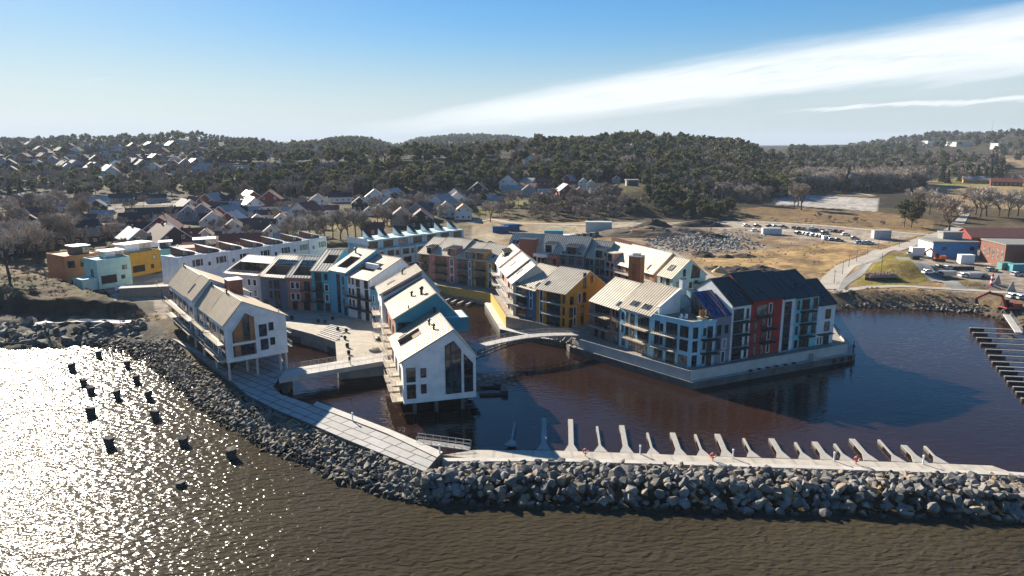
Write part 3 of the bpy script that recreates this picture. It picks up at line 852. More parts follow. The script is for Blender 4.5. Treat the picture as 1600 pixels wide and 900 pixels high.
# ================================================================== white house block by the rock bank
zLB = 6.0
near = G(355.3, 567.8, zLB); gr = G(450.2, 550.5, zLB)
gd = (gr - near).normalized(); wd = (gr - near).length
back = V((-gd.y, gd.x, 0))
fe = G(244, 448, 13.4); Llen = (fe - near).dot(back)
U = Unit('apartment_house', near + back * Llen, near, None, zLB, wd, 'white gable-ended apartment house on posts with sand-coloured roofs beside the rock bank', 'apartment house')
cuts4 = [0, .375, .525, .765, 1.0]; dzs = [.5, .95, -.1, .25]
zeL = 13.35 - zLB; zrL = 17.5 - zLB
for k in range(4):
    a, b = cuts4[k] * U.w, cuts4[k + 1] * U.w
    off = (0, -.15, .35, 0)[k]
    gable(U.root, a + (.004 if k else 0), b, off, U.d, zeL + dzs[k], zrL + dzs[k], ry=U.d * .31, zeb=zeL + .2 + dzs[k], wm=W_white, rm=m_tan, seam=m_seaml, step=.8, bseam=False, sh=.07)
    if k == 1: skylight(U.root, a + 1.0, .12, .7, 2.6, 1, 2)
    else: vent(U.root, a + 2, .97, .5)
RF = face_right(U.w)
gz = lambda f: f * U.d
polypane(U.root, RF, [(gz(.10), .9), (gz(.48), .9), (gz(.48), 8.6), (gz(.335), 9.7), (gz(.10), 6.0)], m_fwhite, m_panel, .14, uprights=[], bars=[(gz(.10), gz(.48), 3.55, .5)], name='recessed_balcony', proud=.22)
polypane(U.root, (V((U.w + .05, 0, 0)), V((0, 1, 0)), V((1, 0, 0))), [(gz(.29), 4.1), (gz(.39), 4.1), (gz(.39), 9.2), (gz(.335), 9.5), (gz(.29), 8.7)], m_fdark, m_pane[1], .08, bars=[(gz(.29), gz(.39), 6.8, .1)])
polypane(U.root, (V((U.w + .05, 0, 0)), V((0, 1, 0)), V((1, 0, 0))), [(gz(.10), .95), (gz(.135), .95), (gz(.135), 6.4), (gz(.10), 5.8)], m_fdark, m_pane[1], .06)
window(U.root, (V((U.w + .04, 0, 0)), V((0, 1, 0)), V((1, 0, 0))), gz(.24), 1.2, gz(.20), 1.95, m_fdark, nx=3, pane=0)
for z in (.95, 3.85):
    rl = MB(); railing_mb(rl, [(U.w + .3, gz(.11), z), (U.w + .3, gz(.47), z)], 1.0, .8, 4); rl.build('railing', m_rail, U.root)
for u, w, h, z in ((.56, 1.35, 2.1, 1.5), (.72, .8, 1.4, 2.25), (.55, 1.35, 2.3, 4.35), (.71, .8, 1.5, 5.3)): window(U.root, RF, gz(u), z, w, h, m_fdark, nx=2)
for k in range(4):
    a, b = cuts4[k] * U.w, cuts4[k + 1] * U.w; L = b - a; off = (0, -.15, .35, 0)[k]
    F = face_front(0, off)
    for z in (.7, 3.9):
        n = max(1, round(L / 5.2))
        for i in range(n):
            u = a + L * (i + .12) / n
            window(U.root, F, u, z, .7, 2.5, m_fdark)
            window(U.root, F, u + L / n * .3, z + .1, min(2.6, L / n * .45), 2.3, m_fdark, nx=3, pane=rnd.choice((1, 3, 2)))
        balcony(U.root, F, a + .3, z - .15, L - .6, 1.5, m_deckw, m_rail, 4)
pl = [(.15, .3), (U.w * .15, .3), (U.w * .3, .3), (U.w * .45, .3), (U.w * .6, .3), (U.w * .8, .35), (U.w - .4, .35), (U.w - .4, U.d * .48), (U.w - 4, U.d * .4), (U.w - .4, U.d * .87), (U.w - .4, U.d - .35), (U.w * .5, U.d - .4), (U.w * .75, U.d * .6)]
for x, y in pl:
    f = MB(); f.tube((x, y, 2.3 - zLB), (x, y, -.02), .24, n=10); f.build('column', m_concl, U.root)
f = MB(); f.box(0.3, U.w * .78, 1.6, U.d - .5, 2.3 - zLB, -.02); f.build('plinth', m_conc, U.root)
# terraces on the landward slope
f = MB(); f.box(U.w * .53, U.w * .595, U.d * .55, U.d * .8, zeL + 1, zrL + .9, 0); f.box(U.w * .526, U.w * .599, U.d * .54, U.d * .81, zrL + .903, zrL + 1.05, 1); f.build('stair_tower', [m_brick, m_white], U.root)
f = MB(); railing_mb(f, [(U.w * .8, U.d * .72, zeL + 1.4), (U.w * .97, U.d * .72, zeL + 1.4)], 1, .9, 3); f.build('railing', m_railw, U.root)
f = MB(); f.tube((U.w - .5, U.d * .9, zeL), (U.w - .5, U.d * .9, zeL + 1.9), .12, n=8); f.build('flue', m_galv, U.root)
for z in (1, 3.9):
    balcony(U.root, face_back(U.w, U.d), .4, z, 3.2, 1.2, m_deckd, m_railw, 3)
LB = U

# ================================================================== gabled house row out in the water
g0 = V((-16.1, 96.1, 0)) * K; gdir = V((10.6, 3.1, 0)).normalized(); Wd = V((10.6, 3.1, 0)).length * K
bk = V((-gdir.y, gdir.x, 0))
def row_unit(s0, s1, zb, label, off=0.0):
    return Unit('gabled_house', g0 + bk * s1 * K + gdir * off, g0 + bk * s0 * K + gdir * off, None, zb, Wd - off, label, 'apartment house')
U = row_unit(0, 14.3, 2.4, 'white gabled house with a tall pointed glass front standing on piles in the water')
zb = U.zb; ze = 8.55 * K - zb; zr = 12.75 * K - zb; ry = U.d * .69
gable(U.root, 0, U.w, 0, U.d, ze, zr, ry=ry, zeb=8.55 * K - zb, wm=W_white, rm=m_sand, seam=m_seaml, step=.95, cuts=[(U.w * .3, U.w * .56, .08, .52)], bseam=False, sh=.12)
f = MB()
for i in range(9):
    c = U.w * .44 + i * .22
    S = root_info[U.root.name][0]
    f.beam(S(c, .34) + V((0, 0, .05)), S(c, .52) + V((0, 0, .05)), .07, .07)
f.build('louvre', m_deckw, U.root)
for x, t in ((U.w * .42, .72), (U.w * .66, .74), (U.w * .12, .93)): vent(U.root, x, t, .6)
skylight(U.root, U.w * .2, .12, .35, 1.6, 2, 0)
RF = face_right(U.w); q = lambda f: f * U.d
tall = [(q(.575), 1.15), (q(.79), 1.15), (q(.79), 9.3), (q(.69), 11.0), (q(.575), 10.2)]
polypane(U.root, RF, tall, m_fdark, m_pane[1], .1, uprights=[(q(.655), 1.2, 10.6, .22)], bars=[(q(.575), q(.79), 4.2, .22), (q(.575), q(.79), 6.9, .1), (q(.575), q(.655), 8.6, .07), (q(.655), q(.79), 8.6, .07)])
polypane(U.root, RF, [(q(.835), 1.2), (q(.955), 1.2), (q(.955), 6.6), (q(.835), 8.4)], m_fdark, m_pane[0], .1, bars=[(q(.835), q(.955), 4.15, .45)])
for u, w, h, z in ((.05, 1.45, 2.5, 1.0), (.05, 1.45, 2.5, 4.1), (.24, .85, 1.6, 1.75), (.24, .85, 1.6, 4.75)): window(U.root, RF, q(u), z, w, h, m_fdark, ny=1 if w < 1 else 2, pane=3 if z < 2 else 1)
for z in (.35, 3.4):
    for i in range(3):
        u = U.w * (.04 + .32 * i)
        window(U.root, U.F, u, z, 2.4, 2.3, m_fdark, nx=3, pane=2)
        balcony(U.root, U.F, u - .2, z - .2, 4.4, 1.9, m_deckw, m_railw, 4)
for x, y in ((U.w - .9, 2), (U.w - .9, 6), (U.w - .9, U.d - 2.4), (U.w * .5, 2), (U.w * .5, U.d - 2), (2, 2), (2, U.d - 2)):
    f = MB(); f.tube((x, y, -zb - 1.5), (x, y, -.02), .35, n=10); f.build('pile', m_concd, U.root)
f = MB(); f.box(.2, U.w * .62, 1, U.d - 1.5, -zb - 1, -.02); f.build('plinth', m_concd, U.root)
for u in (3.0, 8.0): balcony(U.root, U.B, u, .1, 4, 1.6, m_deckd, m_rail, 4)
WHU = U
U = row_unit(14.35, 28.8, 2.6, 'teal-ended gabled house with a pale roof behind the white house in the water', .9)
zb = U.zb; ze = 11.5 * K - zb; zr = 15.3 * K - zb
gable(U.root, 0, U.w, 0, U.d, ze, zr, ry=U.d * .67, zeb=11.6 * K - zb, wm=W_teal, rm=m_sand, seam=m_seaml, step=.95, bseam=False, sh=.12)
window(U.root, face_right(U.w), .5, ze - 3.1, 3.0, 2.2, m_fdark, nx=2, pane=3)
vent(U.root, U.w * .55, .55, .6); vent(U.root, U.w * .72, .75, .9); vent(U.root, U.w * .95, .35, .35)
f = MB(); f.box(U.w * .72, U.w + 1.6, U.d - 4.2, U.d + 2.2, ze - 3.2, ze - .2, 0); f.box(U.w * .72 + .25, U.w + 1.35, U.d - 3.9, U.d + 1.95, ze - .9, ze - .197, 1); f.build('roof_terrace', [W_teal, W_white], U.root)
for z in (.35, 3.4, 6.4):
    for i in range(3):
        u = U.w * (.04 + .32 * i)
        window(U.root, U.F, u, z, 2.4, 2.3, m_fdark, nx=3, pane=rnd.choice((2, 3)))
        balcony(U.root, U.F, u - .2, z - .2, 3.8, 1.7, m_deckw, m_railw, 4)
f = MB(); f.box(.3, U.w - .3, -.004, .02, 0, ze - .3); f.build('cladding', W_terr, U.root)
f = MB(); f.box(.2, U.w - .2, 1, U.d - 1.2, -zb - 1, -.02); f.build('plinth', m_concd, U.root)
U = row_unit(29.2, 37, 3.3, 'tall white gabled house with a dark red ridge wall at the head of the plaza')
zb = U.zb; ze = 12.6 * K - zb; zr = 16.5 * K - zb
gable(U.root, 0, U.w, 0, U.d, ze, zr, ry=U.d * .69, wm=W_white, rm=m_sand, seam=m_seaml, step=.95, bseam=False, sh=.12)
f = MB(); f.poly([(U.w + .03, .3, ze - .6), (U.w + .03, U.d * .69, zr - .9), (U.w + .03, U.d * .69, zr - .12), (U.w + .03, .3, ze + .02)]); f.build('ridge_wall', W_brown, U.root)
vent(U.root, U.w * .3, .62, .6); skylight(U.root, U.w * .4, .2, .4, 2.2, 2, 0)
for z in (.3, 3.4, 6.4):
    window(U.root, U.F, 1, z, 2.4, 2.3, m_fdark, nx=3, pane=2); balcony(U.root, U.F, .8, z - .2, 4.6, 1.7, m_deckw, m_railw, 4)
    window(U.root, U.F, 5.4, z, 1.2, 2.1, m_fwhite, pane=0)

# ================================================================== curved row round the plaza
zb = 3.3
P = [(356, 474), (410, 480), (451, 484), (490, 485.8), (519, 487.5), (545.5, 494), (580.5, 503.5), (592, 508)]
def plaza_unit(i, name, label, depth=14): return Unit('plaza_house', P[i], P[i + 1], zb, zb, depth, label)
U = plaza_unit(0, 'l', 'lilac house with a broad roof terrace at the left of the curved plaza row')
ze = U.z(428, U.w * .5); zr = U.z(401, U.w * .5, 9.5)
gable(U.root, 0, U.w, 0, U.d, ze, zr, ry=9.5, wm=W_lilac, rm=m_zinc, cuts=[(.3, U.w - .5, .02, .62)])
rows(U, U.F, [2.9, 5.9], [(U.w * .64, 1.0, 1.7, .1, 'w'), (U.w * .80, 1.0, 1.7, .1, 'w')]); rows(U, U.F, [5.9], [(U.w * .12, .9, 1.5, .2, 'd'), (U.w * .26, .6, 1.5, .2, 'd')])
rows(U, U.F, [0], [(U.w * .6, 1.6, 2.2, .3, 'g'), (U.w * .8, 1.3, 2.2, .3, 'c')])
window(U.root, face_front(0, 9.5 * .62 - .03), 2, ze + .1, U.w - 5, 2.0, m_fdark, nx=7, pane=3)
f = MB(); railing_mb(f, [(.4, .25, ze - .2), (U.w - .5, .25, ze - .2)], 1.1, 1.1, 3); f.build('railing', m_railw, U.root)
U = plaza_unit(1, 's', 'dark slate grey house with a sunken roof terrace in the plaza row')
ze = U.z(432, U.w * .5); zr = U.z(399, U.w * .5, 9)
gable(U.root, 0, U.w, 0, U.d, ze, zr, ry=9, wm=W_slate, rm=m_zinc, cuts=[(1.3, U.w - .4, .06, .5)])
rows(U, U.F, [2.8, 5.7], [(U.w * .34, .7, 1.9, .1, 'd'), (U.w * .52, 1.7, 2.3, 0, 'g')]); rows(U, U.F, [0], [(U.w * .1, 1.3, 2, .3, 'g'), (U.w * .55, 1.6, 2.2, .1, 'D')])
f = MB(); S = root_info[U.root.name][0]
f.hexa([S(1.6, .5), S(U.w - .6, .5), S(U.w - .6, .72) , S(1.6, .72)] + [S(1.6, .5) + V((0, 0, .3)), S(U.w - .6, .5) + V((0, 0, .3)), S(U.w - .6, .72) + V((0, 0, .3)), S(1.6, .72) + V((0, 0, .3))]); f.build('glass_awning', m_pane[1], U.root)
U = plaza_unit(2, 't', 'terracotta house with white window surrounds in the plaza row')
ze = U.z(433, U.w * .5); zr = U.z(400, U.w * .5, 9)
gable(U.root, 0, U.w, 0, U.d, ze, zr, ry=9, wm=W_terr, rm=m_zinc, cuts=[(1.6, U.w - .3, .04, .5)])
rows(U, U.F, [2.9, 6.0], [(U.w * .16, .95, 1.7, .1, 'w'), (U.w * .36, .95, 1.7, .1, 'w'), (U.w * .70, 1.5, 2.2, -.1, 'g')]); rows(U, U.F, [0], [(U.w * .2, 1.3, 2.3, .1, 'D'), (U.w * .65, 1.6, 2.2, .2, 'g')])
for z in (2.9, 5.9): balcony(U.root, U.F, U.w * .6, z - .1, U.w * .36, 1.4)
f = MB()
for i in range(9): f.lathe([(.18, 0), (.26, .3), (.05, .45)], (1.9 + i * .5, .5 + rnd.random() * .3, ze + .05), 6)
f.build('roof_planting', mat('dry_plants', (.32, .24, .15), .9), U.root)
f = MB(); S = root_info[U.root.name][0]
f.hexa([S(1.9, .5), S(U.w - .5, .5), S(U.w - .5, .72), S(1.9, .72)] + [S(1.9, .5) + V((0, 0, .3)), S(U.w - .5, .5) + V((0, 0, .3)), S(U.w - .5, .72) + V((0, 0, .3)), S(1.9, .72) + V((0, 0, .3))]); f.build('glass_awning', m_pane[1], U.root)
U = plaza_unit(3, 'q', 'turquoise house with dark steel balconies between terracotta and blue in the plaza row')
ze = U.z(422.5, U.w * .5); zr = U.z(390, U.w * .5, 9.2)
gable(U.root, 0, U.w, 0, U.d, ze, zr, ry=9.2, wm=W_turq, rm=m_zinc, cuts=[(U.w * .35, U.w - .2, .3, .72)])
rows(U, U.F, [.2, 2.9, 5.9], [(U.w * .2, 1.9, 2.3, 0, 'g')]); rows(U, U.F, [2.9, 5.7], [(U.w * .7, .9, 1.7, .1, 'w')]); rows(U, U.F, [8.5], [(U.w * .18, 1.8, 2.2, 0, 'd'), (U.w * .7, .8, 1.5, .4, 'd')]); rows(U, U.F, [0], [(U.w * .68, 1.3, 2.1, .1, 'D')])
for z in (2.9, 5.9): balcony(U.root, U.F, U.w * .1, z - .1, U.w * .52, 1.4)
U = plaza_unit(4, 'b', 'tall sky blue house with a wide slanted roof opening in the plaza row')
ze = U.z(423, U.w * .5); zr = U.z(390, U.w * .5, 10)
gable(U.root, 0, U.w, 0, U.d + 2, ze, zr, ry=10, wm=W_blue, rm=m_sand, step=.95, seam=m_seaml, cuts=[(U.w * .2, U.w * .8, .12, .62)])
polypane(U.root, U.F, [(U.w * .38, .4), (U.w * .56, .4), (U.w * .56, ze - 1), (U.w * .38, ze - 1)], m_fdark, m_pane[0], .08, bars=[(U.w * .38, U.w * .56, z, .12) for z in (2.9, 5.6, 8.2)])
rows(U, U.F, [2.5, 5.6, 8.4], [(U.w * .72, .55, 2.0, 0, 'd')]); rows(U, U.F, [0], [(U.w * .75, 1.2, 2.1, .1, 'D')])
vent(U.root, U.w * .2, .78, .7)
U = plaza_unit(5, 'w', 'white house with two tiers of balconies at the right of the plaza row', 15)
ze = U.z(434, U.w * .5); zr = U.z(401.5, U.w * .5, 10.5)
gable(U.root, 0, U.w, 0, U.d, ze, zr, ry=10.5, wm=W_white, rm=m_sand, seam=m_seaml, step=.95, cuts=[(.3, U.w * .74, .30, .66)])
rows(U, U.F, [3, 6.0, 8.8], [(U.w * .06, .6, 1.5, .2, 'd'), (U.w * .22, .6, 1.5, .2, 'd')]); rows(U, U.F, [.3, 3, 6.0], [(U.w * .42, 1.3, 2.3, -.1, 'd'), (U.w * .78, 1.3, 2.3, -.1, 'd')]); rows(U, U.F, [8.6], [(U.w * .40, 1.4, 2.3, 0, 'd'), (U.w * .76, 1.4, 2.3, 0, 'd')])
for z in (3, 6):
    balcony(U.root, U.F, U.w * .05, z - .1, U.w * .55, 1.5); balcony(U.root, U.F, U.w * .64, z - .1, U.w * .42, 1.6)
f = MB(); f.box(U.w + .02, U.w + 3.4, 7.5, 15.5, 0, ze - .8, 0); f.hexa([(U.w + .02, 7.3, ze - .8), (U.w + 3.6, 7.3, ze - .8), (U.w + 3.6, 15.7, ze - .8), (U.w + .02, 15.7, ze - .8), (U.w + .02, 11.3, ze + 1.6), (U.w + 3.6, 11.3, ze + 1.6), (U.w + 3.6, 11.7, ze + 1.6), (U.w + .02, 11.7, ze + 1.6)], 1); f.build('annexe', [W_dslate, m_slate], U.root)
f = MB(); f.box(U.w * .2, U.w * .7, 4.6, 5.4, ze + 1.6, ze + 3.0); f.build('terrace_awning', m_white, U.root)
U = plaza_unit(6, 'sb', 'narrow blue house with a flat dark roof at the right end of the plaza row', 7)
ze = U.z(452, U.w * .5)
f = MB(); f.box(0, U.w, 0, U.d, 0, ze, 0); f.build('wall', W_blue, U.root)
f = MB(); f.hexa([(-.15, -.2, ze + .003), (U.w + .15, -.2, ze + .003), (U.w + .15, U.d, ze + .003), (-.15, U.d, ze + .003), (-.15, -.2, ze + .15), (U.w + .15, -.2, ze + .15), (U.w + .15, U.d, ze + 1.4), (-.15, U.d, ze + 1.4)]); f.build('roof', m_slate, U.root)
rows(U, U.F, [2.6, 5.4], [(U.w * .35, .8, 1.7, .2, 'w')]); rows(U, U.F, [0], [(U.w * .3, 1, 2.1, .1, 'D')])

# ================================================================== row over the channel
zb = 3.84
Q = [(655, 434.2), (676, 437.2), (715, 443), (740, 447), (773, 452)]
spec = [(W_brown, 395, 371, 'brown house with a striped roof at the left end of the channel row', ''),
        (W_rose, 397.5, 372.5, 'rose red house with two dormers in the row over the channel', ''),
        (W_dslate, 402.5, 379, 'blue slate house with one dormer in the row over the channel', ''),
        (W_ochre, 406, 381, 'ochre house with a broad dormer at the right end of the row over the channel', '')]
for i, (wm, pe, pr, lab, _) in enumerate(spec):
    U = Unit('channel_house', Q[i], Q[i + 1], zb, zb, 14, lab)
    ze = U.z(pe + 1, U.w * .5); zr = U.z(pr + .8, U.w * .5, 8.2)
    gable(U.root, 0, U.w, 0, U.d, ze, zr, ry=8.2, wm=wm, rm=m_zinc if i in (0, 3) else m_zinc, step=.75, z0=-.3)
    w = U.w
    if i == 0: rows(U, U.F, [.2, 2.9, 5.7], [(w * .22, w * .5, 2.2, 0, 'g')]); rows(U, U.L, [3, 6], [(4, 1, 1.8, 0, 'w')])
    else:
        rows(U, U.F, [.2, 2.9, 5.6], [(w * .13, w * .42, 2.3, 0, 'g'), (w * .72, w * .13, 2.2, 0, 'w')])
    if i == 0: dormer(U.root, w * .62, w * .99, .02, ze - .2, ze + 2.1, 3.4, W_brown, m_zinc)
    if i == 1: dormer(U.root, w * .62, w * .95, .02, ze - .2, ze + 2.3, 3.6, W_rose, m_zinc); skylight(U.root, w * .28, .2, .8, 1.4, 2, 1)
    if i == 2: dormer(U.root, w * .52, w * .98, .02, ze - .2, ze + 2.2, 3.4, W_dslate, m_zinc)
    if i == 3: dormer(U.root, w * .10, w * .55, .02, ze - .2, ze + 2.3, 3.6, W_ochre, m_zinc); skylight(U.root, w * .72, .18, .8, 1.4, 1, 1)
    for z in (2.9, 5.6): balcony(U.root, U.F, w * .1, z - .1, w * .5, 1.2)
    f = MB(); railing_mb(f, [(0, -1.6, 0), (w, -1.6, 0)], 1.0, 1.2, 3); f.build('railing', m_rail, U.root)

# ================================================================== corner block with the yellow gable
zbC = 3.84
U = Unit('corner_house', (800, 490), (837.8, 503.2), zbC, zbC, 15.5, 'navy blue house with a striped zinc roof and pale balconies left of the yellow gable')
ze = U.z(448.5, U.w * .5); zr = U.z(416.8, U.w * .5, 9)
gable(U.root, 0, U.w, 0, U.d, ze, zr, ry=9, wm=W_navy, rm=m_zinc, step=.78)
rows(U, U.F, [.3, 3.3, 6.3], [(U.w * .1, U.w * .5, 2.5, 0, 'g')]); rows(U, U.F, [3.1, 6.1], [(U.w * .74, 1.0, 2.5, 0, 'w')]); rows(U, U.F, [0], [(U.w * .72, 1.2, 2.2, .1, 'D')])
for z in (3.2, 6.2): balcony(U.root, U.F, U.w * .06, z - .1, U.w * .58, 1.3, m_concl, m_rail, 3)
skylight(U.root, U.w * .82, .12, .9, 1.7, 1, 1)
U = Unit('corner_house', (838, 503.3), (885, 514.5), zbC, zbC, 15.5, 'yellow gable-ended house with a striped zinc roof at the bridge landing')
ze = U.z(454.5, U.w * .5); zr = U.z(421, U.w * .5, 9)
gable(U.root, 0, U.w, 0, U.d, ze, zr, ry=9, wm=W_yellow, rm=m_zinc, step=.78)
rows(U, U.F, [.3, 3.2, 6.2], [(U.w * .36, U.w * .42, 2.4, 0, 'g')]); rows(U, U.F, [.3, 3.0, 6.0], [(U.w * .12, .9, 2.7, 0, 'w')]); rows(U, U.F, [.4, 3.2, 6.2], [(U.w * .88, .5, 1.9, .2, 'd')])
for z in (3.2, 6.2): balcony(U.root, U.F, U.w * .26, z - .1, U.w * .56, 1.3, m_concl, m_rail, 3)
skylight(U.root, U.w * .14, .15, .9, 1.7, 1, 1)
RF = face_right(U.w)
for u, z, w, h, k in ((1.2, 5.9, 1.2, 1.9, 'd'), (1.1, 2.7, 1.1, 2.3, 'd'), (1.0, .2, 1.1, 1.9, 'd'), (4.4, 5.9, .9, 2.3, 'w'), (2.6, 2.9, .9, 2.2, 'w'), (2.6, .3, .9, 2.0, 'w'), (6.3, 9.2, 1.0, 3.8, 'd'), (6.3, 5.7, 1.0, 2.4, 'd'), (5.6, 2.5, 1.0, 2.5, 'd'), (5.6, .1, 1.0, 2.1, 'd'), (9.2, 10.2, .8, 1.7, 'd'), (10.5, 6.2, 2, .8, 'd'), (10.5, 3.4, 2, .8, 'd'), (10.5, .8, 2, .8, 'd')):
    window(U.root, RF, u, z, w, h, m_fwhite if k == 'w' else m_fdark, fw=.15 if k == 'w' else .08)
# left wing, facing the sun
wing = [((771, 405), (781.5, 417.5), W_white, 'white house with sunlit balconies at the back of the corner block', 12.6, 384), ((783.5, 420), (793.5, 433), W_pink, 'salmon pink house with sunlit balconies in the corner block', 12.6, 397.5), ((794, 434), (801.5, 444), W_cream, 'narrow cream house next to the navy blue one in the corner block', 12.2, 409.5)]
for a, b, wm, lab, zp, pr in wing:
    U = Unit('corner_house', a, b, zp, zbC, 12, lab)
    ze = zp - zbC; zr = min(U.z(pr, U.w * .5, 6), ze + 4.6)
    gable(U.root, 0, U.w, 0, U.d, ze, zr, wm=wm, rm=m_zinc, step=1.2, seam=m_seaml, bseam=False, sh=.12)
    rows(U, U.F, [.3, 3.2, 6.2], [(U.w * .12, U.w * .34, 2.3, 0, 'g'), (U.w * .66, .9, 1.9, .2, 'w')])
    for z in (3.1, 6.1): balcony(U.root, U.F, U.w * .06, z - .1, U.w * .85, 1.8, m_concl, m_railw, 4)
    skylight(U.root, U.w * .4, .3, .5, 2.4, 1, 0)
    if wm is W_white: dormer(U.root, U.w * .2, U.w * .6, 2.2, ze + 1.2, ze + 3.3, 2.5, m_slate, m_zinc, True, 0)
# ================================================================== pier block on the right
zbR = 3.2
U = Unit('pier_house', (920.5, 522), (967, 540), zbR, zbR, 13.5, 'dusky brown house with a striped zinc roof at the bridge end of the pier')
ze = U.z(476, U.w * .5); zr = U.z(440, U.w * .5, 7.5)
gable(U.root, 0, U.w, 0, U.d, ze, zr, ry=7.5, wm=W_brown, rm=m_zinc, step=.9)
w = U.w
rows(U, U.F, [3.0, 5.8], [(w * .2, w * .48, 2.4, 0, 'g'), (w * .78, .5, 1.6, .5, 'd'), (w * .88, .9, 2.0, .2, 'd')]); rows(U, U.F, [.1], [(w * .2, 1.2, 2.2, 0, 'D'), (w * .42, 1.2, 2.2, 0, 'D'), (w * .78, 1.9, 1.9, .2, 'c')])
for z in (2.9, 5.7): balcony(U.root, U.F, w * .1, z - .1, w * .6, 1.4, m_deckw, m_rail, 4)
skylight(U.root, w * .82, .06, 1.1, 1.5, 1, 1)
U = Unit('pier_house', (967, 540), (1017, 558.5), zbR, zbR, 13.5, 'light blue house with two double skylights on its pale striped roof on the pier')
ze = U.z(485.5, U.w * .5); zr = U.z(446, U.w * .5, 7.5)
gable(U.root, 0, U.w, 0, U.d, ze, zr, ry=7.5, wm=W_lblue, rm=m_sand, step=.75)
w = U.w
rows(U, U.F, [3.0, 5.9], [(w * .07, .6, 1.6, .5, 'd'), (w * .35, 1.1, 2.3, 0, 'd'), (w * .58, w * .32, 2.4, .1, 'g')]); window(U.root, U.F, w * .2, 5.9, .9, 2.5, m_fwhite, fw=.17); window(U.root, U.F, w * .2, 3, .9, 2.3, m_fdark)
rows(U, U.F, [0], [(w * .1, 1, 1.8, .4, 'c'), (w * .32, w * .55, 2.1, .2, 'c')])
for z in (2.95, 5.85): balcony(U.root, U.F, w * .24, z - .1, w * .66, 1.4, m_deckw, m_rail, 4)
skylight(U.root, w * .22, .1, 1.0, 1.5, 2, 1); skylight(U.root, w * .58, .1, 1.0, 1.5, 2, 1)
chimney(U.root, w - 1.2, U.d - 2.5, ze - 1, zr - .6, 1.2, 1.6, W_lblue)
# flat corner with the planted terrace
A, B, C = G(1017, 558.7, zbR), G(1076.5, 574.2, zbR), G(1114.5, 570, zbR)
U = Unit('pier_house', A, B, None, zbR, 9, 'light blue corner house with a planted wooden roof terrace on the pier')
ze = U.z(496, U.w * .5)
iv = Matrix.Rotation(-U.rz, 3, 'Z'); c = iv @ (C - U.o)
plan = [(0.004, 0), (U.w, 0), (c.x, c.y), (c.x - .6, c.y + 6), (2, 10.5), (0.004, 10.5)]
f = MB(); f.prism(plan, 0, ze - .5); f.build('wall', W_lblue, U.root)
f = MB()
inner = [(.3, .3), (U.w - .1, .3), (c.x - .4, c.y + .2), (c.x - 1, c.y + 5.8), (2.2, 10.2), (.3, 10.2)]
for p0, p1 in zip(plan, plan[1:] + plan[:1]): f.beam((p0[0], p0[1], ze - .24), (p1[0], p1[1], ze - .24), .24, .5)
f.build('parapet', W_lblue, U.root)
f = MB(); f.prism(inner, ze - .496, ze - .40); f.build('terrace_deck', mat('deck_boards', (.30, .22, .15), .85, line=(0, .15, .4)), U.root)
f = MB(); f.box(9.2, 10.7, 2.4, 3.6, ze - .4, ze + .45, 0); f.box(9.0, 10.9, 2.2, 3.8, ze + .453, ze + .55, 0); f.build('planter_box', m_deckw, U.root)
f = MB()
for i in range(70):
    a = rnd.random() * 2 * PI; r0 = rnd.random() * .5; h = .7 + rnd.random() * .9
    f.beam((9.95 + r0 * math.cos(a), 3 + r0 * math.sin(a), ze + .5), (9.95 + (r0 + .4) * math.cos(a), 3 + (r0 + .4) * math.sin(a), ze + .5 + h), .09, .03)
f.build('ornamental_grass', mat('dry_grass_tuft', (.42, .24, .12), .9), U.root)
f = MB()
for x, y in ((5.2, 1.8), (5.9, 2.6)):
    f.box(x, x + .6, y, y + .6, ze - .4, ze + .05); f.box(x, x + .6, y + .5, y + .6, ze + .05, ze + .5)
f.build('terrace_chair', m_white, U.root)
w = U.w
rows(U, U.F, [3.1, 6.0], [(w * .08, 1.0, 2.2, .1, 'd'), (w * .22, .6, 1.6, .3, 'd'), (w * .38, w * .27, 2.4, .1, 'g'), (w * .74, w * .19, 2.2, .2, 'g')]); rows(U, U.F, [0], [(w * .08, .9, 2, .2, 'c'), (w * .2, .9, 2, .2, 'D'), (w * .40, w * .22, 2.2, .1, 'g'), (w * .72, w * .21, 1.9, .3, 'c')])
for z in (3.0, 5.95): balcony(U.root, U.F, w * .04, z - .1, w * .64, 1.4, m_deckw, m_rail, 4)
dvec = (V((c.x, c.y, 0)) - V((w, 0, 0))); Lr = dvec.length; dvec.normalize()
SF = (V((w, 0, 0)), dvec, V((dvec.y, -dvec.x, 0)))
for z in (.1, 3.1, 6.0):
    window(U.root, SF, Lr * .10, z + .1, 1.0, 2.2, m_fdark, pane=0); window(U.root, SF, Lr * .52, z + .5, .5, 1.5, m_fdark); window(U.root, SF, Lr * .68, z, 1.1, 2.3, m_fdark)
for z in (3.0, 5.9): balcony(U.root, SF, Lr * .42, z - .1, Lr * .62, 1.7)
# grey house with a slanted glass roof
U = Unit('pier_house', (1115, 570), (1138.3, 565), zbR, zbR, 10, 'dark grey house under a steep blue glass roof on the pier')
ze = U.z(495, U.w * .5); zr = U.z(455, U.w * .4, 6.5)
f = MB(); f.box(.004, U.w, 0, U.d, 0, ze); f.build('wall', W_grey, U.root)
f = MB()
gr0 = [(-1.0, 0, ze), (U.w, 0, ze), (U.w, 6.2, zr), (-1.0, 6.2, zr)]
f.hexa([V(q) + V((0, 0, .02)) for q in gr0] + [V(q) + V((0, -.08, .14)) for q in gr0], 0)
f.poly([(-1.0, 6.2, zr), (-1.0, 0, ze), (-1.0, 6.2, ze - .2)], 1); f.poly([(-1.0, 6.2, ze), (U.w, 6.2, ze), (U.w, 6.2, zr), (-1.0, 6.2, zr)], 1)
for i in range(6):
    x = -1.0 + (U.w + 1.0) * i / 5; f.beam((x, -.1, ze + .16), (x, 6.1, zr + .16), .08, .1, 2)
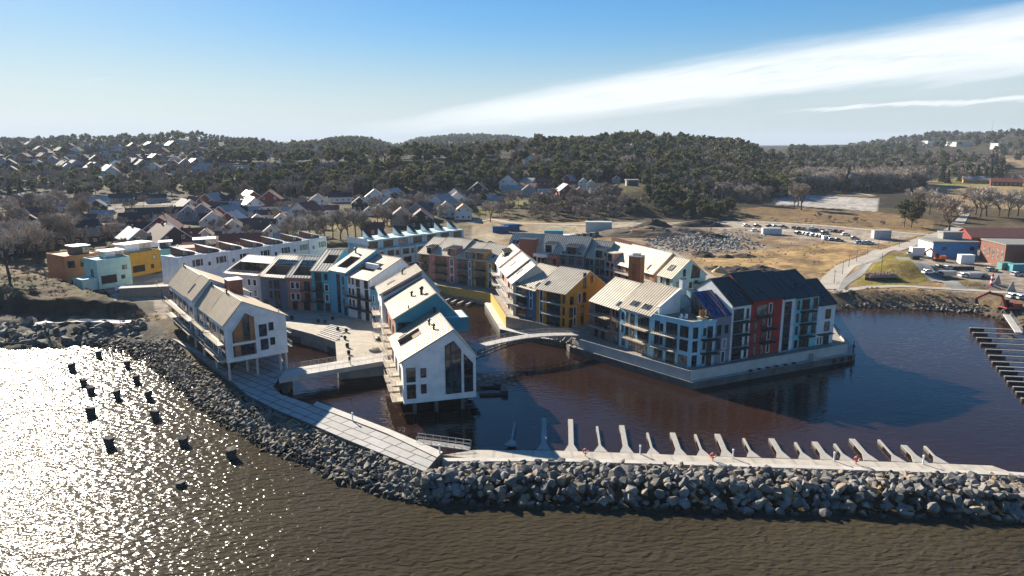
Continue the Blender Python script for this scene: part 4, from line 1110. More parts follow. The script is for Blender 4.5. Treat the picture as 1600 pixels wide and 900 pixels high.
for t_ in (.33, .66): f.beam((-1, 6.2 * t_ - .1, ze + (zr - ze) * t_ + .16), (U.w, 6.2 * t_ - .1, ze + (zr - ze) * t_ + .16), .07, .08, 2)
f.build('glass_roof', [glass('roof_glass', (.03, .04, .16), .12), m_pane[0], m_fdark], U.root)
rows(U, U.F, [3.1], [(U.w * .5, .9, 1.9, .1, 'w')]); rows(U, U.F, [.1], [(U.w * .45, .9, 2.3, .1, 'w')]); rows(U, U.F, [6.1], [(U.w * .1, 1.0, 2.1, .1, 'd'), (U.w * .62, .8, 1.7, .3, 'd')]); rows(U, U.F, [3.1], [(U.w * .1, .9, 2.1, .1, 'd')])
f = MB(); f.hexa([(-7, 9.4, ze - 2), (-1.21, 9.4, ze - 2), (-1.21, 9.9, ze - 2), (-7, 9.9, ze - 2), (-7, 9.4, ze + 1.2), (-1.21, 9.4, zr + .3), (-1.21, 9.9, zr + .3), (-7, 9.9, ze + 1.2)]); f.build('side_wing', W_white, U.root)
chimney(U.root, -1.2, 9, zr - 1, zr + 2.4, 1.0, 1.0, W_white)

def tall(A, B, pe, pr, d, wm, lab, ryf=.5, rm=m_slate):
    U = Unit('pier_house', A, B, zbR, zbR, d, lab)
    ze = U.z(pe, U.w * .5); zr = U.z(pr, U.w * .5, d * ryf)
    gable(U.root, 0.003, U.w - .003, 0, d, ze, zr, ry=d * ryf, wm=wm, rm=rm, seam=m_slate, step=30)
    return U, ze, zr
U, ze, zr = tall((1138.5, 565), (1168, 559.2), 475.5, 435, 13.5, W_white, 'white house with a black roof between the glass roof and the red house')
w = U.w
rows(U, U.F, [.2, 3.0, 5.9, 8.8], [(w * .12, w * .48, 2.3, 0, 'g'), (w * .78, .55, 2.0, .1, 'd')])
for z in (2.9, 5.8, 8.6): balcony(U.root, U.F, w * .1, z - .1, w * .75, 1.6)
skylight(U.root, w * .26, .2, .8, 1.6, 3, 1)
U, ze, zr = tall((1168, 559.2), (1216, 551), 466, 425.5, 14.5, W_red, 'deep red house with a black roof and three steel balconies on the pier')
w = U.w
for z, u in ((9.0, .16), (6.1, .34), (3.2, .34)): balcony(U.root, U.F, w * u, z - .1, w * .42, 1.6)
rows(U, U.F, [9.0], [(w * .18, w * .32, 2.2, .1, 'x')]); rows(U, U.F, [.3, 3.2, 6.2, 9.1], [(w * .58, .7, 2.0, .3, 'w')]); rows(U, U.F, [.2, 3.1, 6.0], [(w * .14, .8, 2.0, .1, 'c'), (w * .38, .9, 2.3, 0, 'c')])
skylight(U.root, w * .26, .18, .85, 1.8, 1, 1); skylight(U.root, w * .46, .18, .85, 1.8, 1, 1)
U, ze, zr = tall((1216.2, 551), (1236, 547.2), 465, 425.5, 13.6, W_white, 'narrow white house with one full-height dark window strip beside the red house')
w = U.w
polypane(U.root, U.F, [(w * .2, .3), (w * .72, .3), (w * .72, ze - .9), (w * .2, ze - .9)], m_fwood, m_pane[0], .09, bars=[(w * .2, w * .72, z, .14) for z in (3, 5.9, 8.6)])
U, ze, zr = tall((1236.2, 547.2), (1273, 540.3), 462.5, 424, 14.4, W_aqua, 'light aqua house with a black roof and three balconies near the pier head')
w = U.w
rows(U, U.F, [.2, 3.1, 6.0, 8.9], [(w * .3, w * .3, 2.2, .1, 'x')]); rows(U, U.F, [3.1, 6.0, 8.9], [(w * .1, .6, 1.9, .3, 'd'), (w * .78, w * .16, 2.2, .1, 'd')]); rows(U, U.F, [0], [(w * .1, .9, 1.7, .4, 'd'), (w * .62, .6, 2.2, .1, 'D')])
for z in (3.0, 5.9, 8.8): balcony(U.root, U.F, w * .24, z - .1, w * .5, 1.6)
skylight(U.root, w * .12, .2, .8, 1.6, 1, 1); skylight(U.root, w * .4, .3, .75, 1.5, 3, 1)
U, ze, zr = tall((1273.2, 540.3), (1300, 536), 475, 437.5, 12, W_white, 'small white end house with a steep black roof at the pier head', .5)
w = U.w
rows(U, U.F, [3.1, 6.0], [(w * .45, w * .28, 2.1, .1, 'x')]); rows(U, U.F, [0], [(w * .08, .5, 1.6, .3, 'w'), (w * .25, .5, 1.6, .3, 'w'), (w * .45, w * .3, 2.2, .1, 'g')])
f = MB(); f.box(w * .02, w * .85, -1.2, 0, 2.55, 2.7); f.build('canopy', m_fdark, U.root)
skylight(U.root, w * .3, .25, .8, 1.5, 2, 1)

# ================================================================== back row round the courtyard
zbB = 3.84
def back_unit(A, B, zr_abs, ze_abs, wm, rm, lab, d=12, step=.8, seam=m_seam):
    U = Unit('courtyard_house', A, B, zr_abs, zbB, d, lab, shift=d / 2)
    gable(U.root, 0, U.w, 0, d, ze_abs - zbB, zr_abs - zbB, wm=wm, rm=rm, step=step, seam=seam)
    return U, ze_abs - zbB
U, ze = back_unit((802.5, 364), (849.5, 366.3), 18, 13.4, W_rose, m_zinc, 'plum house with a brick red lift tower at the left of the courtyard row')
chimney(U.root, U.w * .45, -1.5, 0, ze + 3.6, U.w * .5, 4, m_brick, name='lift_tower'); skylight(U.root, U.w * .1, .3, 1.0, 1.6, 2, 1)
U, ze = back_unit((850, 366.3), (888, 369.2), 18, 13.0, W_white, m_zinc, 'white courtyard house with a white dormer in the shaded courtyard')
w = U.w
f = MB(); f.box(.5, w * .62, -2.4, 0, 0, ze - .3); f.build('bay', W_white, U.root)
dormer(U.root, w * .38, w * .72, -.1, ze - .1, ze + 2.6, 4, W_white, m_zinc)
FF = face_front(0, -2.4); rows(U, FF, [2.8, 5.7], [(w * .08, 1, 2, .1, 'd'), (w * .26, .9, 1.6, .3, 'd'), (w * .4, .9, 1.6, .3, 'd'), (w * .52, .9, 2, .1, 'd')])
f = MB(); f.box(w * .62, w, -2.2, 0, 0, ze - .4); f.build('bay', W_terr, U.root)
rows(U, face_front(0, -2.2), [2.8, 5.7], [(w * .68, 1.2, 1.8, .1, 'd'), (w * .86, 1, 1.8, .1, 'd')])
U, ze = back_unit((888, 369.2), (925, 372), 18, 13.0, W_dslate, m_zinc, 'blue slate courtyard house with a lean-to dormer')
w = U.w
dormer(U.root, w * .25, w * .75, -.1, ze - .1, ze + 2.5, 4, W_dslate, m_zinc)
rows(U, U.F, [2.8, 5.7, 8], [(w * .1, 1.2, 1.7, .2, 'd'), (w * .4, 1.6, 1.7, .2, 'd'), (w * .75, 1.2, 1.7, .2, 'd')])
U, ze = back_unit((928, 375.8), (959, 378.3), 17, 12.4, W_sea, m_zinc, 'sea green courtyard house with a big square dormer')
w = U.w
dormer(U.root, w * .45, w * .9, -.1, ze - .1, ze + 2.6, 4, W_sea, m_zinc)
rows(U, U.F, [.3, 3, 5.9], [(w * .05, 1, 2, .1, 'd'), (w * .25, 1, 1.7, .2, 'd'), (w * .5, 1.3, 2, .1, 'd'), (w * .75, 1.3, 2, .1, 'd')])
for z in (2.8, 5.7): balcony(U.root, U.F, .2, z - .1, w - .4, 1.6, m_concd, m_rail, 3)
U, ze = back_unit((961, 378.5), (987, 384), 16.6, 11.8, W_pink, m_zinc, 'salmon courtyard house with a boxy pink roof room', 12, 1.0, m_seaml)
w = U.w
f = MB(); f.box(w * .3, w * .95, -.6, 5.5, ze - .5, ze + 2.6, 0); f.box(w * .26, w, -.8, 5.6, ze + 2.603, ze + 2.8, 1); f.build('roof_room', [W_pink, m_zinc], U.root)
rows(U, face_front(0, -.6), [ze], [(w * .4, 1, 2, .2, 'd'), (w * .65, 1.8, 2, .2, 'g')])
rows(U, U.F, [2.8, 5.6], [(w * .1, .7, 1.6, .3, 'd'), (w * .28, .7, 1.6, .3, 'd'), (w * .5, .9, 1.8, .2, 'd'), (w * .75, .9, 2, .1, 'd')])
for z in (2.8, 5.6): balcony(U.root, U.F, .1, z - .1, w - .2, 1.8, m_concl, m_railw, 3)
U, ze = back_unit((988.5, 382.3), (1051.5, 396.8), 17, 11.6, W_terr, m_zinc, 'terracotta courtyard house with a long pale seamed roof', 12.5, .8, m_seaml)
w = U.w
rows(U, U.F, [.3, 3, 5.8], [(w * .1, 1, 1.8, .2, 'd'), (w * .3, 1.3, 2, .1, 'd'), (w * .55, 1.2, 1.9, .1, 'd'), (w * .8, 1.6, 2.1, .1, 'd')])
for z in (2.8, 5.6): balcony(U.root, U.F, w * .05, z - .1, w * .9, 1.6, m_concl, m_railw, 3)
skylight(U.root, w * .78, .08, .6, 2, 1, 2)
U, ze = back_unit((1054.5, 402), (1079, 407.2), 16.5, 12, W_mint, m_zinc, 'mint green gable house with a slanted corner window behind the pier block', 12, .8, m_seaml)
w = U.w
RF = face_right(w)
polypane(U.root, RF, [(6.4, 7.6), (9.6, 7.6), (9.6, 10.2), (6.9, 11.5)], m_fdark, m_pane[3], .1)
for u, z, ww, h in ((3.6, 8.4, .8, 1.9), (1.4, 4.2, 1.3, 2.8), (1.2, .7, 1.3, 2.4), (6.0, 4.6, .8, 1.9), (7.8, 4.2, 1.2, 2.6), (6.0, 1, .8, 1.9)): window(U.root, RF, u, z, ww, h, m_fdark)
rows(U, U.F, [.3, 3, 5.8], [(w * .2, 1, 1.9, .2, 'w'), (w * .6, 1.1, 2.2, .1, 'D')])
skylight(U.root, w * .3, .3, 1.8, 2.2, 1, 2)
f = MB(); f.box(w + .02, w + 5, 7.5, 12, 0, 6.2, 0); f.box(w - .1, w + 5.2, 7.3, 12.2, 6.203, 6.4, 1); f.build('annexe', [W_mint, m_slate], U.root); window(U.root, face_front(0, 7.5), w + 1.2, 3.6, 3, 1.9, m_fdark, nx=5)
# free standing timber lift tower
c = V((34.9, 188.5, 0))
t0 = empty('lift_tower', (c.x, c.y, zbB), R(-32), 'rust-coloured timber lift tower standing in the courtyard behind the pier block', 'lift tower')
f = MB(); f.box(-1.7, 1.7, -1.7, 1.7, 0, zat(c.y, 400) - zbB); f.build('shaft', m_wood, t0)
zt = zat(c.y, 400) - zbB
f = MB(); f.box(-1.9, 1.9, -1.9, 1.9, zt + .003, zt + .2); f.box(-.9, .9, -.8, .8, zt + .203, zt + .8); f.build('cap', m_galv, t0)
f = MB(); f.box(-.6, .6, -1.74, -1.705, .1, zt - 2); f.build('door_strip', mat('rust_dark', (.2, .08, .035), .7), t0)

# ================================================================== turquoise terrace with stair towers
zT = 4.2
A, B = G(578, 420, zT), G(728, 395, zT)
U = Unit('terrace_block', A, B, None, zT, 13, 'long pale turquoise terrace block with seven stair towers on its flat roof', 'terrace block')
w = U.w; zl = U.z(393, 0); zl2 = U.z(378.5, 0)
f = MB()
for i in range(7):
    x0, x1 = w * i / 7, w * (i + 1) / 7; o = -.35 * i
    f.box(x0 + .003, x1, o, U.d, -.5, zl + .25 * (i % 2))
f.build('wall', W_sea if False else wallm('pale_turquoise', (.40, .56, .54)), U.root)
f = MB()
for i in range(7):
    x0, x1 = w * i / 7, w * (i + 1) / 7
    f.box(x0 + .003 + .3, x1 + .3, 2.6 - .2 * i, U.d + .01, zl + .003, zl2 + .1 * (i % 2))
f.build('upper_storey', MATS['wall_pale_turquoise'], U.root)
for i in range(7):
    x0 = w * i / 7; p = w / 7; o = -.35 * i; F1 = face_front(0, o); F2 = face_front(0, 2.6 - .2 * i)
    window(U.root, F2, x0 + p * .22, zl + .5, p * .62, zl2 - zl - 1.1, m_fdark, nx=5, pane=rnd.choice((0, 3, 2)))
    window(U.root, F1, x0 + p * .15, zl - 2.6, p * .4, 1.9, m_fdark, nx=4, pane=3); window(U.root, F1, x0 + p * .72, zl - 2.6, p * .18, 1.7, m_fdark, pane=3)
    window(U.root, F1, x0 + p * .2, .2, p * .5, 2.2, m_fwood, nx=3, pane=3)
    tb = MB(); xa = x0 + p * .72; ya = 5.2 - .2 * i
    tb.hexa([(xa, ya, zl2 + .12), (xa + 1.8, ya, zl2 + .12), (xa + 1.8, ya + 5, zl2 + .12), (xa, ya + 5, zl2 + .12), (xa, ya + 1.2, zl2 + .4), (xa + 1.8, ya + 1.2, zl2 + .4), (xa + 1.8, ya + 5, zl2 + 3), (xa, ya + 5, zl2 + 3)], 0)
    tb.hexa([(xa + .15, ya + 1.1, zl2 + .45), (xa + 1.65, ya + 1.1, zl2 + .45), (xa + 1.65, ya + 4.9, zl2 + 3.06), (xa + .15, ya + 4.9, zl2 + 3.06), (xa + .15, ya + 1.05, zl2 + .55), (xa + 1.65, ya + 1.05, zl2 + .55), (xa + 1.65, ya + 4.85, zl2 + 3.16), (xa + .15, ya + 4.85, zl2 + 3.16)], 1)
    tb.build('stair_tower', [m_white, m_slate], U.root)
    r = MB(); railing_mb(r, [(x0 + .4, 3.4 - .2 * i, zl2 + .15), (xa - .3, 3.4 - .2 * i, zl2 + .15)], 1, 1.2, 2); r.build('railing', m_railw, U.root)
f = MB(); f.hexa([(0, -.1, zl2 - 1.2), (0.05, -.1, zl2 - 1.2), (.05, U.d, zl2 - 1.2), (0, U.d, zl2 - 1.2), (0, 1, zl2 + 1), (.05, 1, zl2 + 1), (.05, U.d, zl2 + 1), (0, U.d, zl2 + 1)]); f.build('end_wall', m_white, U.root)

# ================================================================== white flat-roofed row with roof rooms
zW = 4.0
A, B = G(283, 452, zW), G(512, 408, zW)
n = 7; dv = (B - A) / n
order = ['nearest', 'second nearest', 'third nearest', 'fourth nearest', 'third farthest', 'second farthest', 'farthest']
for i in range(n):
    a = A + dv * i; b = A + dv * (i + 1) - dv.normalized() * .02
    sk = V((dv.y, -dv.x, 0)).normalized() * (.0)
    U = Unit('row_house', a + sk, b + sk, None, zW, 9, 'white row house with a brown roof room, %s of seven behind the plaza' % order[i], 'row house', group='white row houses with roof rooms')
    zt = U.z(401 - 4.6 * i, U.w * .5); w = U.w
    f = MB(); f.box(0, w, (i % 2) * .35, U.d, -1, zt, 0); f.build('wall', W_white, U.root)
    f = MB()
    for p0, p1 in (((.12, .5), (w - .12, .5)), ((w - .12, .12), (w - .12, U.d)), ((.12, .12), (.12, U.d))): f.beam((*p0, zt + .15), (*p1, zt + .15), .24, .3)
    f.build('parapet', m_white, U.root)
    rr = MB()
    rr.hexa([(w * .38, 2.6, zt + .004), (w * .88, 2.6, zt + .004), (w * .88, 8.8, zt + .004), (w * .38, 8.8, zt + .004), (w * .38, 2.6, zt + 1.9), (w * .88, 2.6, zt + .7), (w * .88, 8.8, zt + 1.2), (w * .38, 8.8, zt + 2.6)], 0)
    rr.hexa([(w * .36, 2.4, zt + 1.95), (w * .92, 2.4, zt + .72), (w * .92, 9, zt + 1.25), (w * .36, 9, zt + 2.66), (w * .36, 2.4, zt + 2.1), (w * .92, 2.4, zt + .87), (w * .92, 9, zt + 1.4), (w * .36, 9, zt + 2.8)], 1)
    ro = rr.build('roof_room', [mat('room_brown', (.10, .05, .035), .7), m_white], U.root)
    gl = MB(); gl.fbox(face_front(0, 2.6), w * .40, w * .47, zt + .15, zt + 1.7, 0, .05); gl.fbox(face_front(0, 2.6), w * .5, w * .56, zt + .15, zt + 1.5, 0, .05); gl.build('window', m_pane[2], ro)
    F = face_front(0, (i % 2) * .35)
    window(U.root, F, w * .2, zt - 3.4, .7, 1.0, m_fdark); window(U.root, F, w * .55, zt - 3.2, .6, 1.9, m_fdark); window(U.root, F, w * .68, zt - 3.2, 1.3, 1.9, m_fdark, nx=3); window(U.root, F, w * .88, zt - 3.2, .5, 1.9, m_fdark)
    door(U.root, F, w * .3, -.6, 1, 2.1)

# ================================================================== coloured flat-roofed villas on the left
def villa(A, B, zb, pt, d, wm, lab, room=None, roomw=m_slate, wins=(), garage=None, rcol=m_white):
    U = Unit('villa', A, B, zb, zb, d, lab, 'house')
    zt = U.z(pt, U.w * .5); w = U.w
    f = MB(); f.box(0, w, 0, d, -1.5, zt); f.build('wall', wm, U.root)
    f = MB()
    for p0, p1 in (((.12, .12), (w - .12, .12)), ((w - .12, .26), (w - .12, d - .2)), ((.12, .26), (.12, d - .2)), ((.12, d - .12), (w - .12, d - .12))): f.beam((*p0, zt + .17), (*p1, zt + .17), .22, .33)
    f.build('parapet', wm, U.root)
    if room:
        xa, xb, ya, yb, h = room
        f = MB(); f.box(xa * w, xb * w, ya * d, yb * d, zt + .004, zt + h, 0); f.box(xa * w - .5, xb * w + .5, ya * d - .5, yb * d + .4, zt + h + .003, zt + h + .25, 1)
        ro = f.build('roof_room', [roomw, rcol], U.root)
        g = MB(); fc = face_front(0, ya * d); g.fbox(fc, (xa + (xb - xa) * .55) * w, (xb - .01) * w, zt + .3, zt + h - .2, 0, .05); g.build('window', m_pane[2], ro)
    for u, z, ww, h in wins: window(U.root, U.F, u * w, z, ww, h, m_fdark, nx=2)
    if garage:
        u, ww, h = garage
        f = MB(); f.fbox(U.F, u * w, u * w + ww, 0, h, 0, .05); f.build('car_port', mat('car_port_dark', (.03, .028, .025), .9), U.root)  # flat dark panel: shade of the opening painted onto the wall
    return U
villa((104, 432), (160, 424), 6.5, 399, 13, W_rust, 'rust red flat-roofed house with a dark roof room at the far left', (.4, .8, .2, .6, 2.6), m_slate, [(.08, 2.6, 1.9, 2.1), (.42, 2.6, 1.9, 2.1)])
U = villa((155, 445), (207, 437), 5.2, 405, 9, W_mint, 'mint green flat-roofed house with a roof garden and a car port', (.45, 1.0, .45, 1.0, 1.9), m_galv, [(.74, 3.8, 1.3, 1.3), (.68, .9, 1.0, 1.1)], (.08, 4.6, 2.6))
window(U.root, U.L, 4.5, 1.8, 1.6, 2.6, m_fwood, pane=3)
f = MB(); f.box(-4.5, -.02, .5, 7, -1.5, 2.2); f.build('garden_wall', W_mint, U.root)
villa((206, 427), (252, 419), 5.2, 394, 10, W_gold, 'mustard yellow flat-roofed house with a white roof room', (.1, .98, .4, .95, 2.6), m_white, [(.75, 3.6, 1.2, 1.5), (.66, .6, 1.0, 1.3)], (.05, 4.4, 2.3))
villa((249, 418), (279, 416), 5.2, 391, 10, W_sea, 'sea green flat-roofed house between the yellow and the terracotta ones', (.1, .7, .5, .95, 2.2), m_slate, [], (.1, 3, 2.2))
villa((278, 412), (340, 408), 5.2, 388, 12, W_terr, 'terracotta flat-roofed house with two dark roof rooms', (.45, .98, .3, .8, 2.6), m_slate, [(.12, 2.4, 1.4, 2), (.28, 2.4, 1.4, 2), (.55, 2.4, 1.0, 1.3)])
# ================================================================== bridges
def vlist(pts, z): return [G(px, py, z) for px, py in pts]
q = vlist([(436, 595), (606, 566), (606, 555), (447, 580)], 3.0)
br = empty('footbridge', q[0], 0, 'flat concrete footbridge from the posts of the white block to the plaza', 'footbridge')
loc = [v - q[0] for v in q]
f = MB(); f.prism([(v.x, v.y) for v in loc], -.55, .42); f.build('deck', m_concl, br)
for a, b in ((0, 1), (3, 2)):
    f = MB(); railing_mb(f, [loc[a] + V((0, 0, .42)), loc[b] + V((0, 0, .42))], 1.05, 1.6, 4, .022); f.build('railing', m_railw, br)
f = MB(); c = loc[1].lerp(loc[2], .5); f.box(c.x - 1, c.x - .2, c.y - 1.6, c.y + 1.4, -4, -.55); f.build('pier', m_concd, br)
f = MB(); c = loc[0].lerp(loc[3], .5); f.box(c.x + .2, c.x + 1.4, c.y - 1.6, c.y + 1.4, -4, -.55); f.build('pier', m_concd, br)

a0, b0 = G(738, 543, 4.2), G(900, 522.5, 4.1)
dv = (b0 - a0); L = dv.length; rz = math.atan2(dv.y, dv.x)
br = empty('arched_footbridge', a0, rz, 'white arched footbridge over the channel with a dark steel truss below its deck', 'footbridge')
N_ = 16; wB = 2.6
def arch(t): return 1.0 * math.sin(PI * t)
f = MB()
for i in range(N_):
    t0_, t1_ = i / N_, (i + 1) / N_
    x0, x1, z0, z1 = L * t0_, L * t1_, arch(t0_), arch(t1_)
    f.hexa([(x0, -wB / 2, z0 - .25), (x1, -wB / 2, z1 - .25), (x1, wB / 2, z1 - .25), (x0, wB / 2, z0 - .25), (x0, -wB / 2, z0), (x1, -wB / 2, z1), (x1, wB / 2, z1), (x0, wB / 2, z0)])
f.build('deck', m_concl, br)
for s in (-1, 1):
    r = MB(); pts = [(L * i / N_, s * (wB / 2 - .08), arch(i / N_)) for i in range(N_ + 1)]; railing_mb(r, pts, 1.1, 2, 4, .022); r.build('railing', m_railw, br)
    r = MB()
    def low(t): return -2.3 * (1 - 1.1 * math.sin(PI * t)) - .3 if True else 0
    for i in range(N_):
        t0_, t1_ = i / N_, (i + 1) / N_
        r.beam((L * t0_, s * .95, low(t0_)), (L * t1_, s * .95, low(t1_)), .16, .22)
        r.beam((L * t0_, s * .95, low(t0_)), (L * t0_, s * .95, arch(t0_) - .27), .1, .1)
        r.beam((L * t0_, s * .95, low(t0_)), (L * t1_, s * .95, arch(t1_) - .27), .07, .07)
    r.build('truss', m_fdark, br)

# ================================================================== pontoon along the breakwater
pz = 1.5
pt = vlist([(692, 711), (740, 703), (866, 704), (1000, 708.5), (1150, 714.5), (1300, 719), (1450, 723.5), (1550, 727.5), (1577, 737), (1450, 733), (1300, 728), (1150, 723.5), (1000, 719), (866, 715.5), (735, 716)], pz)
w = [(v.x, v.y) for v in pt]
f = MB(); f.prism(w[::-1], -.8, pz, 0, 1); kind(f.build('breakwater_path', [mat('path_concrete', (.46, .415, .345), .85, var=.2, scale=.5, line=(0, 3.0, .3)), m_concd]), 'structure')
wl = vlist([(692, 716), (866, 715.9), (1000, 719.4), (1150, 723.9), (1300, 728.4), (1450, 733.4), (1577, 737.4), (1600, 739), (1700, 743), (1900, 750)], pz)
f = MB()
for a, b in zip(wl[:-1], wl[1:]):
    f.beam(a + V((0, -.55, -.75)), b + V((0, -.55, -.75)), 1.1, 1.62)
solo(f, 'breakwater_wall', m_concl, 'low pale concrete wall between the breakwater path and the big boulders', 'wall')
fingers = [((804.6, 660), (798.5, 695), 0), ((850.5, 653.5), (849.5, 702), 1), ((891.5, 655), (892.6, 704), 1), ((933, 666), (938.5, 705), 0), ((971.5, 664.5), (979, 706.5), 1), ((1011.7, 676), (1020.5, 709), 0), ((1051, 676), (1063, 711), 1), ((1086.5, 678.5), (1099, 711.6), 0), ((1121, 678), (1136, 712.7), 1), ((1162, 684.6), (1177, 713.5), 0), ((1205.5, 685), (1223.5, 715), 1), ((1243, 691), (1258, 716.5), 0), ((1273, 690), (1292.5, 717.4), 1), ((1304.5, 693.4), (1322.5, 718.6), 0), ((1331.5, 685.6), (1360, 718.6), 1), ((1373.5, 687), (1403.5, 720.4), 0), ((1412.5, 695.5), (1438, 721.6), 1), ((1445.5, 697), (1469.5, 722.5), 0)]
onames = ['first', 'second', 'third', 'fourth', 'fifth', 'sixth', 'seventh', 'eighth', 'ninth']
cnt = [0, 0]
m_fing = mat('finger_grating', (.38, .36, .325), .75, var=.15, line=(0, .45, .5))
for tip, base, wide in fingers:
    a, b = G(*base, .55), G(*tip, .55)
    d = b - a; L = d.length; rz = math.atan2(d.y, d.x)
    shade = not wide and cnt[0] == 0
    lab = '%s %s pontoon finger from the left along the breakwater path' % (onames[cnt[wide]], 'broad' if wide else 'narrow')
    cnt[wide] += 1
    t0 = empty('mooring_finger', a, rz, lab, 'mooring finger', 'mooring fingers along the breakwater')
    ww = .42 if wide else .17
    f = MB(); f.box(.3, L, -ww, ww, -.12, .02); f.build('walkboard', m_fing, t0)
    f = MB(); f.prism([(-.3, -1.1), (2.2, -ww), (2.2, ww), (-.3, 1.1)], -.2, .045); f.build('root_plate', m_fing, t0)
    f = MB(); f.box(L - 2.2, L + .05, -ww - .05, ww + .05, -.75, -.125); f.build('float', m_concd, t0)
    f = MB(); f.tube((L, ww, -.1), (L, -ww, -.1), .1, n=6); f.build('fender', m_white, t0)
def sub(i, n): return onames[i] if i < 9 else 'further'
for i, (p0, p1) in enumerate((((691, 465), (700.5, 460.5)), ((696, 469), (710.5, 463)), ((705, 472), (720, 465)), ((715, 474), (731, 467)), ((728.5, 475.5), (741, 469.5)))):
    a, b = G(*p0, .7), G(*p1, .7); d = b - a
    f = MB(); f.box(0, d.length, -.3, .3, -.15, .05); f.box(-.1, 1.6, -.4, .4, -.8, -.155)
    o = f.build('channel_finger', m_fing, loc=a, rz=math.atan2(d.y, d.x)); tag(o, '%s thin white mooring finger from the left under the ochre timber wall' % onames[i], 'mooring finger', 'mooring fingers in the channel')
# right-hand pontoon with its fingers and gangway
rp = [(1515, 512), (1520, 519.5), (1526, 527.5), (1532, 536), (1540, 545.5), (1545, 555), (1550, 564.7), (1557, 572.5), (1562, 579), (1569.5, 587.5), (1574, 595.5), (1583, 604), (1587.5, 612), (1595.6, 622)]
for i, p0 in enumerate(rp):
    a = G(*p0, .6)
    L = 22 - i * .3
    f = MB(); f.box(0, L, -.24, .24, -.1, .05, 0); f.box(.0, 3.4, -.36, .36, -.6, -.105, 1); f.box(L - 3, L, -1.1, 1.1, -.1, .045, 0)
    o = f.build('mooring_finger', [mat('finger_grey', (.27, .265, .26), .8, line=(0, .45, .4)), m_black], loc=a, rz=R(-9)); 
    tag(o, 'grey mooring finger of the right-hand pontoon, %s from the shore' % ['first', 'second', 'third', 'fourth', 'fifth', 'sixth', 'seventh', 'eighth', 'ninth', 'tenth', 'eleventh', 'twelfth', 'thirteenth', 'fourteenth'][i], 'mooring finger', 'mooring fingers of the right-hand pontoon')
a, b = G(1573, 492, 2.6), G(1592, 520, .9)
t0 = empty('gangway', a, math.atan2(b.y - a.y, b.x - a.x), 'pale gangway sloping from the rocks down to the right-hand pontoon', 'gangway')
L = math.hypot(b.x - a.x, b.y - a.y)
f = MB(); f.beam((0, 0, 0), (L, 0, b.z - a.z), 1.6, .25); f.build('deck', m_concl, t0)
for s in (-.75, .75):
    f = MB(); railing_mb(f, [(0, s, .1), (L, s, b.z - a.z + .1)], 1, 1.5, 2); f.build('railing', m_galv, t0)
# gangway ramp with rails by the end of the slab walkway
a, b = G(652, 690, 2.2), G(735, 701, 1.3)
t0 = empty('gangway', a, math.atan2(b.y - a.y, b.x - a.x), 'grey gangway with side rails joining the slab walkway to the breakwater path', 'gangway')
L = math.hypot(b.x - a.x, b.y - a.y)
f = MB(); f.beam((0, 0, 0), (L, 0, b.z - a.z), 1.5, .2); f.build('deck', m_conc, t0)
for s in (-.7, .7):
    f = MB(); railing_mb(f, [(0, s, .1), (L, s, b.z - a.z + .1)], 1.0, 1.3, 2, .04); f.build('railing', m_galv, t0)

# light bollards and life rings
lb = [((1000, 709), 1.5, 'slim white light bollard on the breakwater path between the fourth and fifth fingers'), ((1145, 715.5), 1.5, 'slim white light bollard on the breakwater path near its middle'), ((1303, 720), 1.5, 'slim white light bollard on the breakwater path left of the rightmost life ring'), ((1442, 725), 1.5, 'slim white light bollard near the right end of the breakwater path'), ((551, 657), 2.55, 'slim white light bollard on the kerb of the slab walkway'), ((687, 708), 2.55, 'slim white light bollard at the corner by the grey gangway'), ]
for p0, z, lab in lb:
    c = G(*p0, z); f = MB(); f.lathe([(.11, 0), (.11, 1.15), (.16, 1.16), (.16, 1.4), (.02, 1.45)], n=10)
    tag(f.build('light_bollard', m_white, loc=c), lab, 'light bollard', 'light bollards')
for (px, py), lab in (((914.6, 712.5), 'red life ring on a post at the left end of the breakwater path'), ((1113.5, 719.5), 'red life ring on a post in the middle of the breakwater path'), ((1337.5, 725), 'red life ring on a post by the broad fingers at the right')):
    c = G(px, py, pz)
    t0 = empty('life_ring', c, 0, lab, 'life ring', 'life rings along the breakwater')
    f = MB(); f.tube((0, 0, 0), (0, 0, 1.3), .06, n=6); f.build('post', m_red, t0)
    f = MB()
    for k in range(14):
        t1, t2 = 2 * PI * k / 14, 2 * PI * (k + 1) / 14
        f.tube((.38 * math.cos(t1), -.1, .85 + .38 * math.sin(t1)), (.38 * math.cos(t2), -.1, .85 + .38 * math.sin(t2)), .1, n=6, cap=False, m=0 if k % 4 else 1)
    f.build('ring', [m_red, m_white], t0)

for (px, py), lab in (((760, 602), 'dark floating dock under the right side of the white gabled house, inner one'), ((770, 613), 'dark floating dock off the right side of the white gabled house, outer one')):
    a = G(px, py, .4); f = MB(); f.box(-2.6, 2.6, -.7, .7, -.5, .1); f.box(1.6, 2.9, -.9, .9, -.6, .5); f.tube((-2.6, 0, .2), (-5.5, .6, 1.6), .06, n=4)
    tag(f.build('floating_dock', m_fdark, loc=a, rz=R(8)), lab, 'dock')
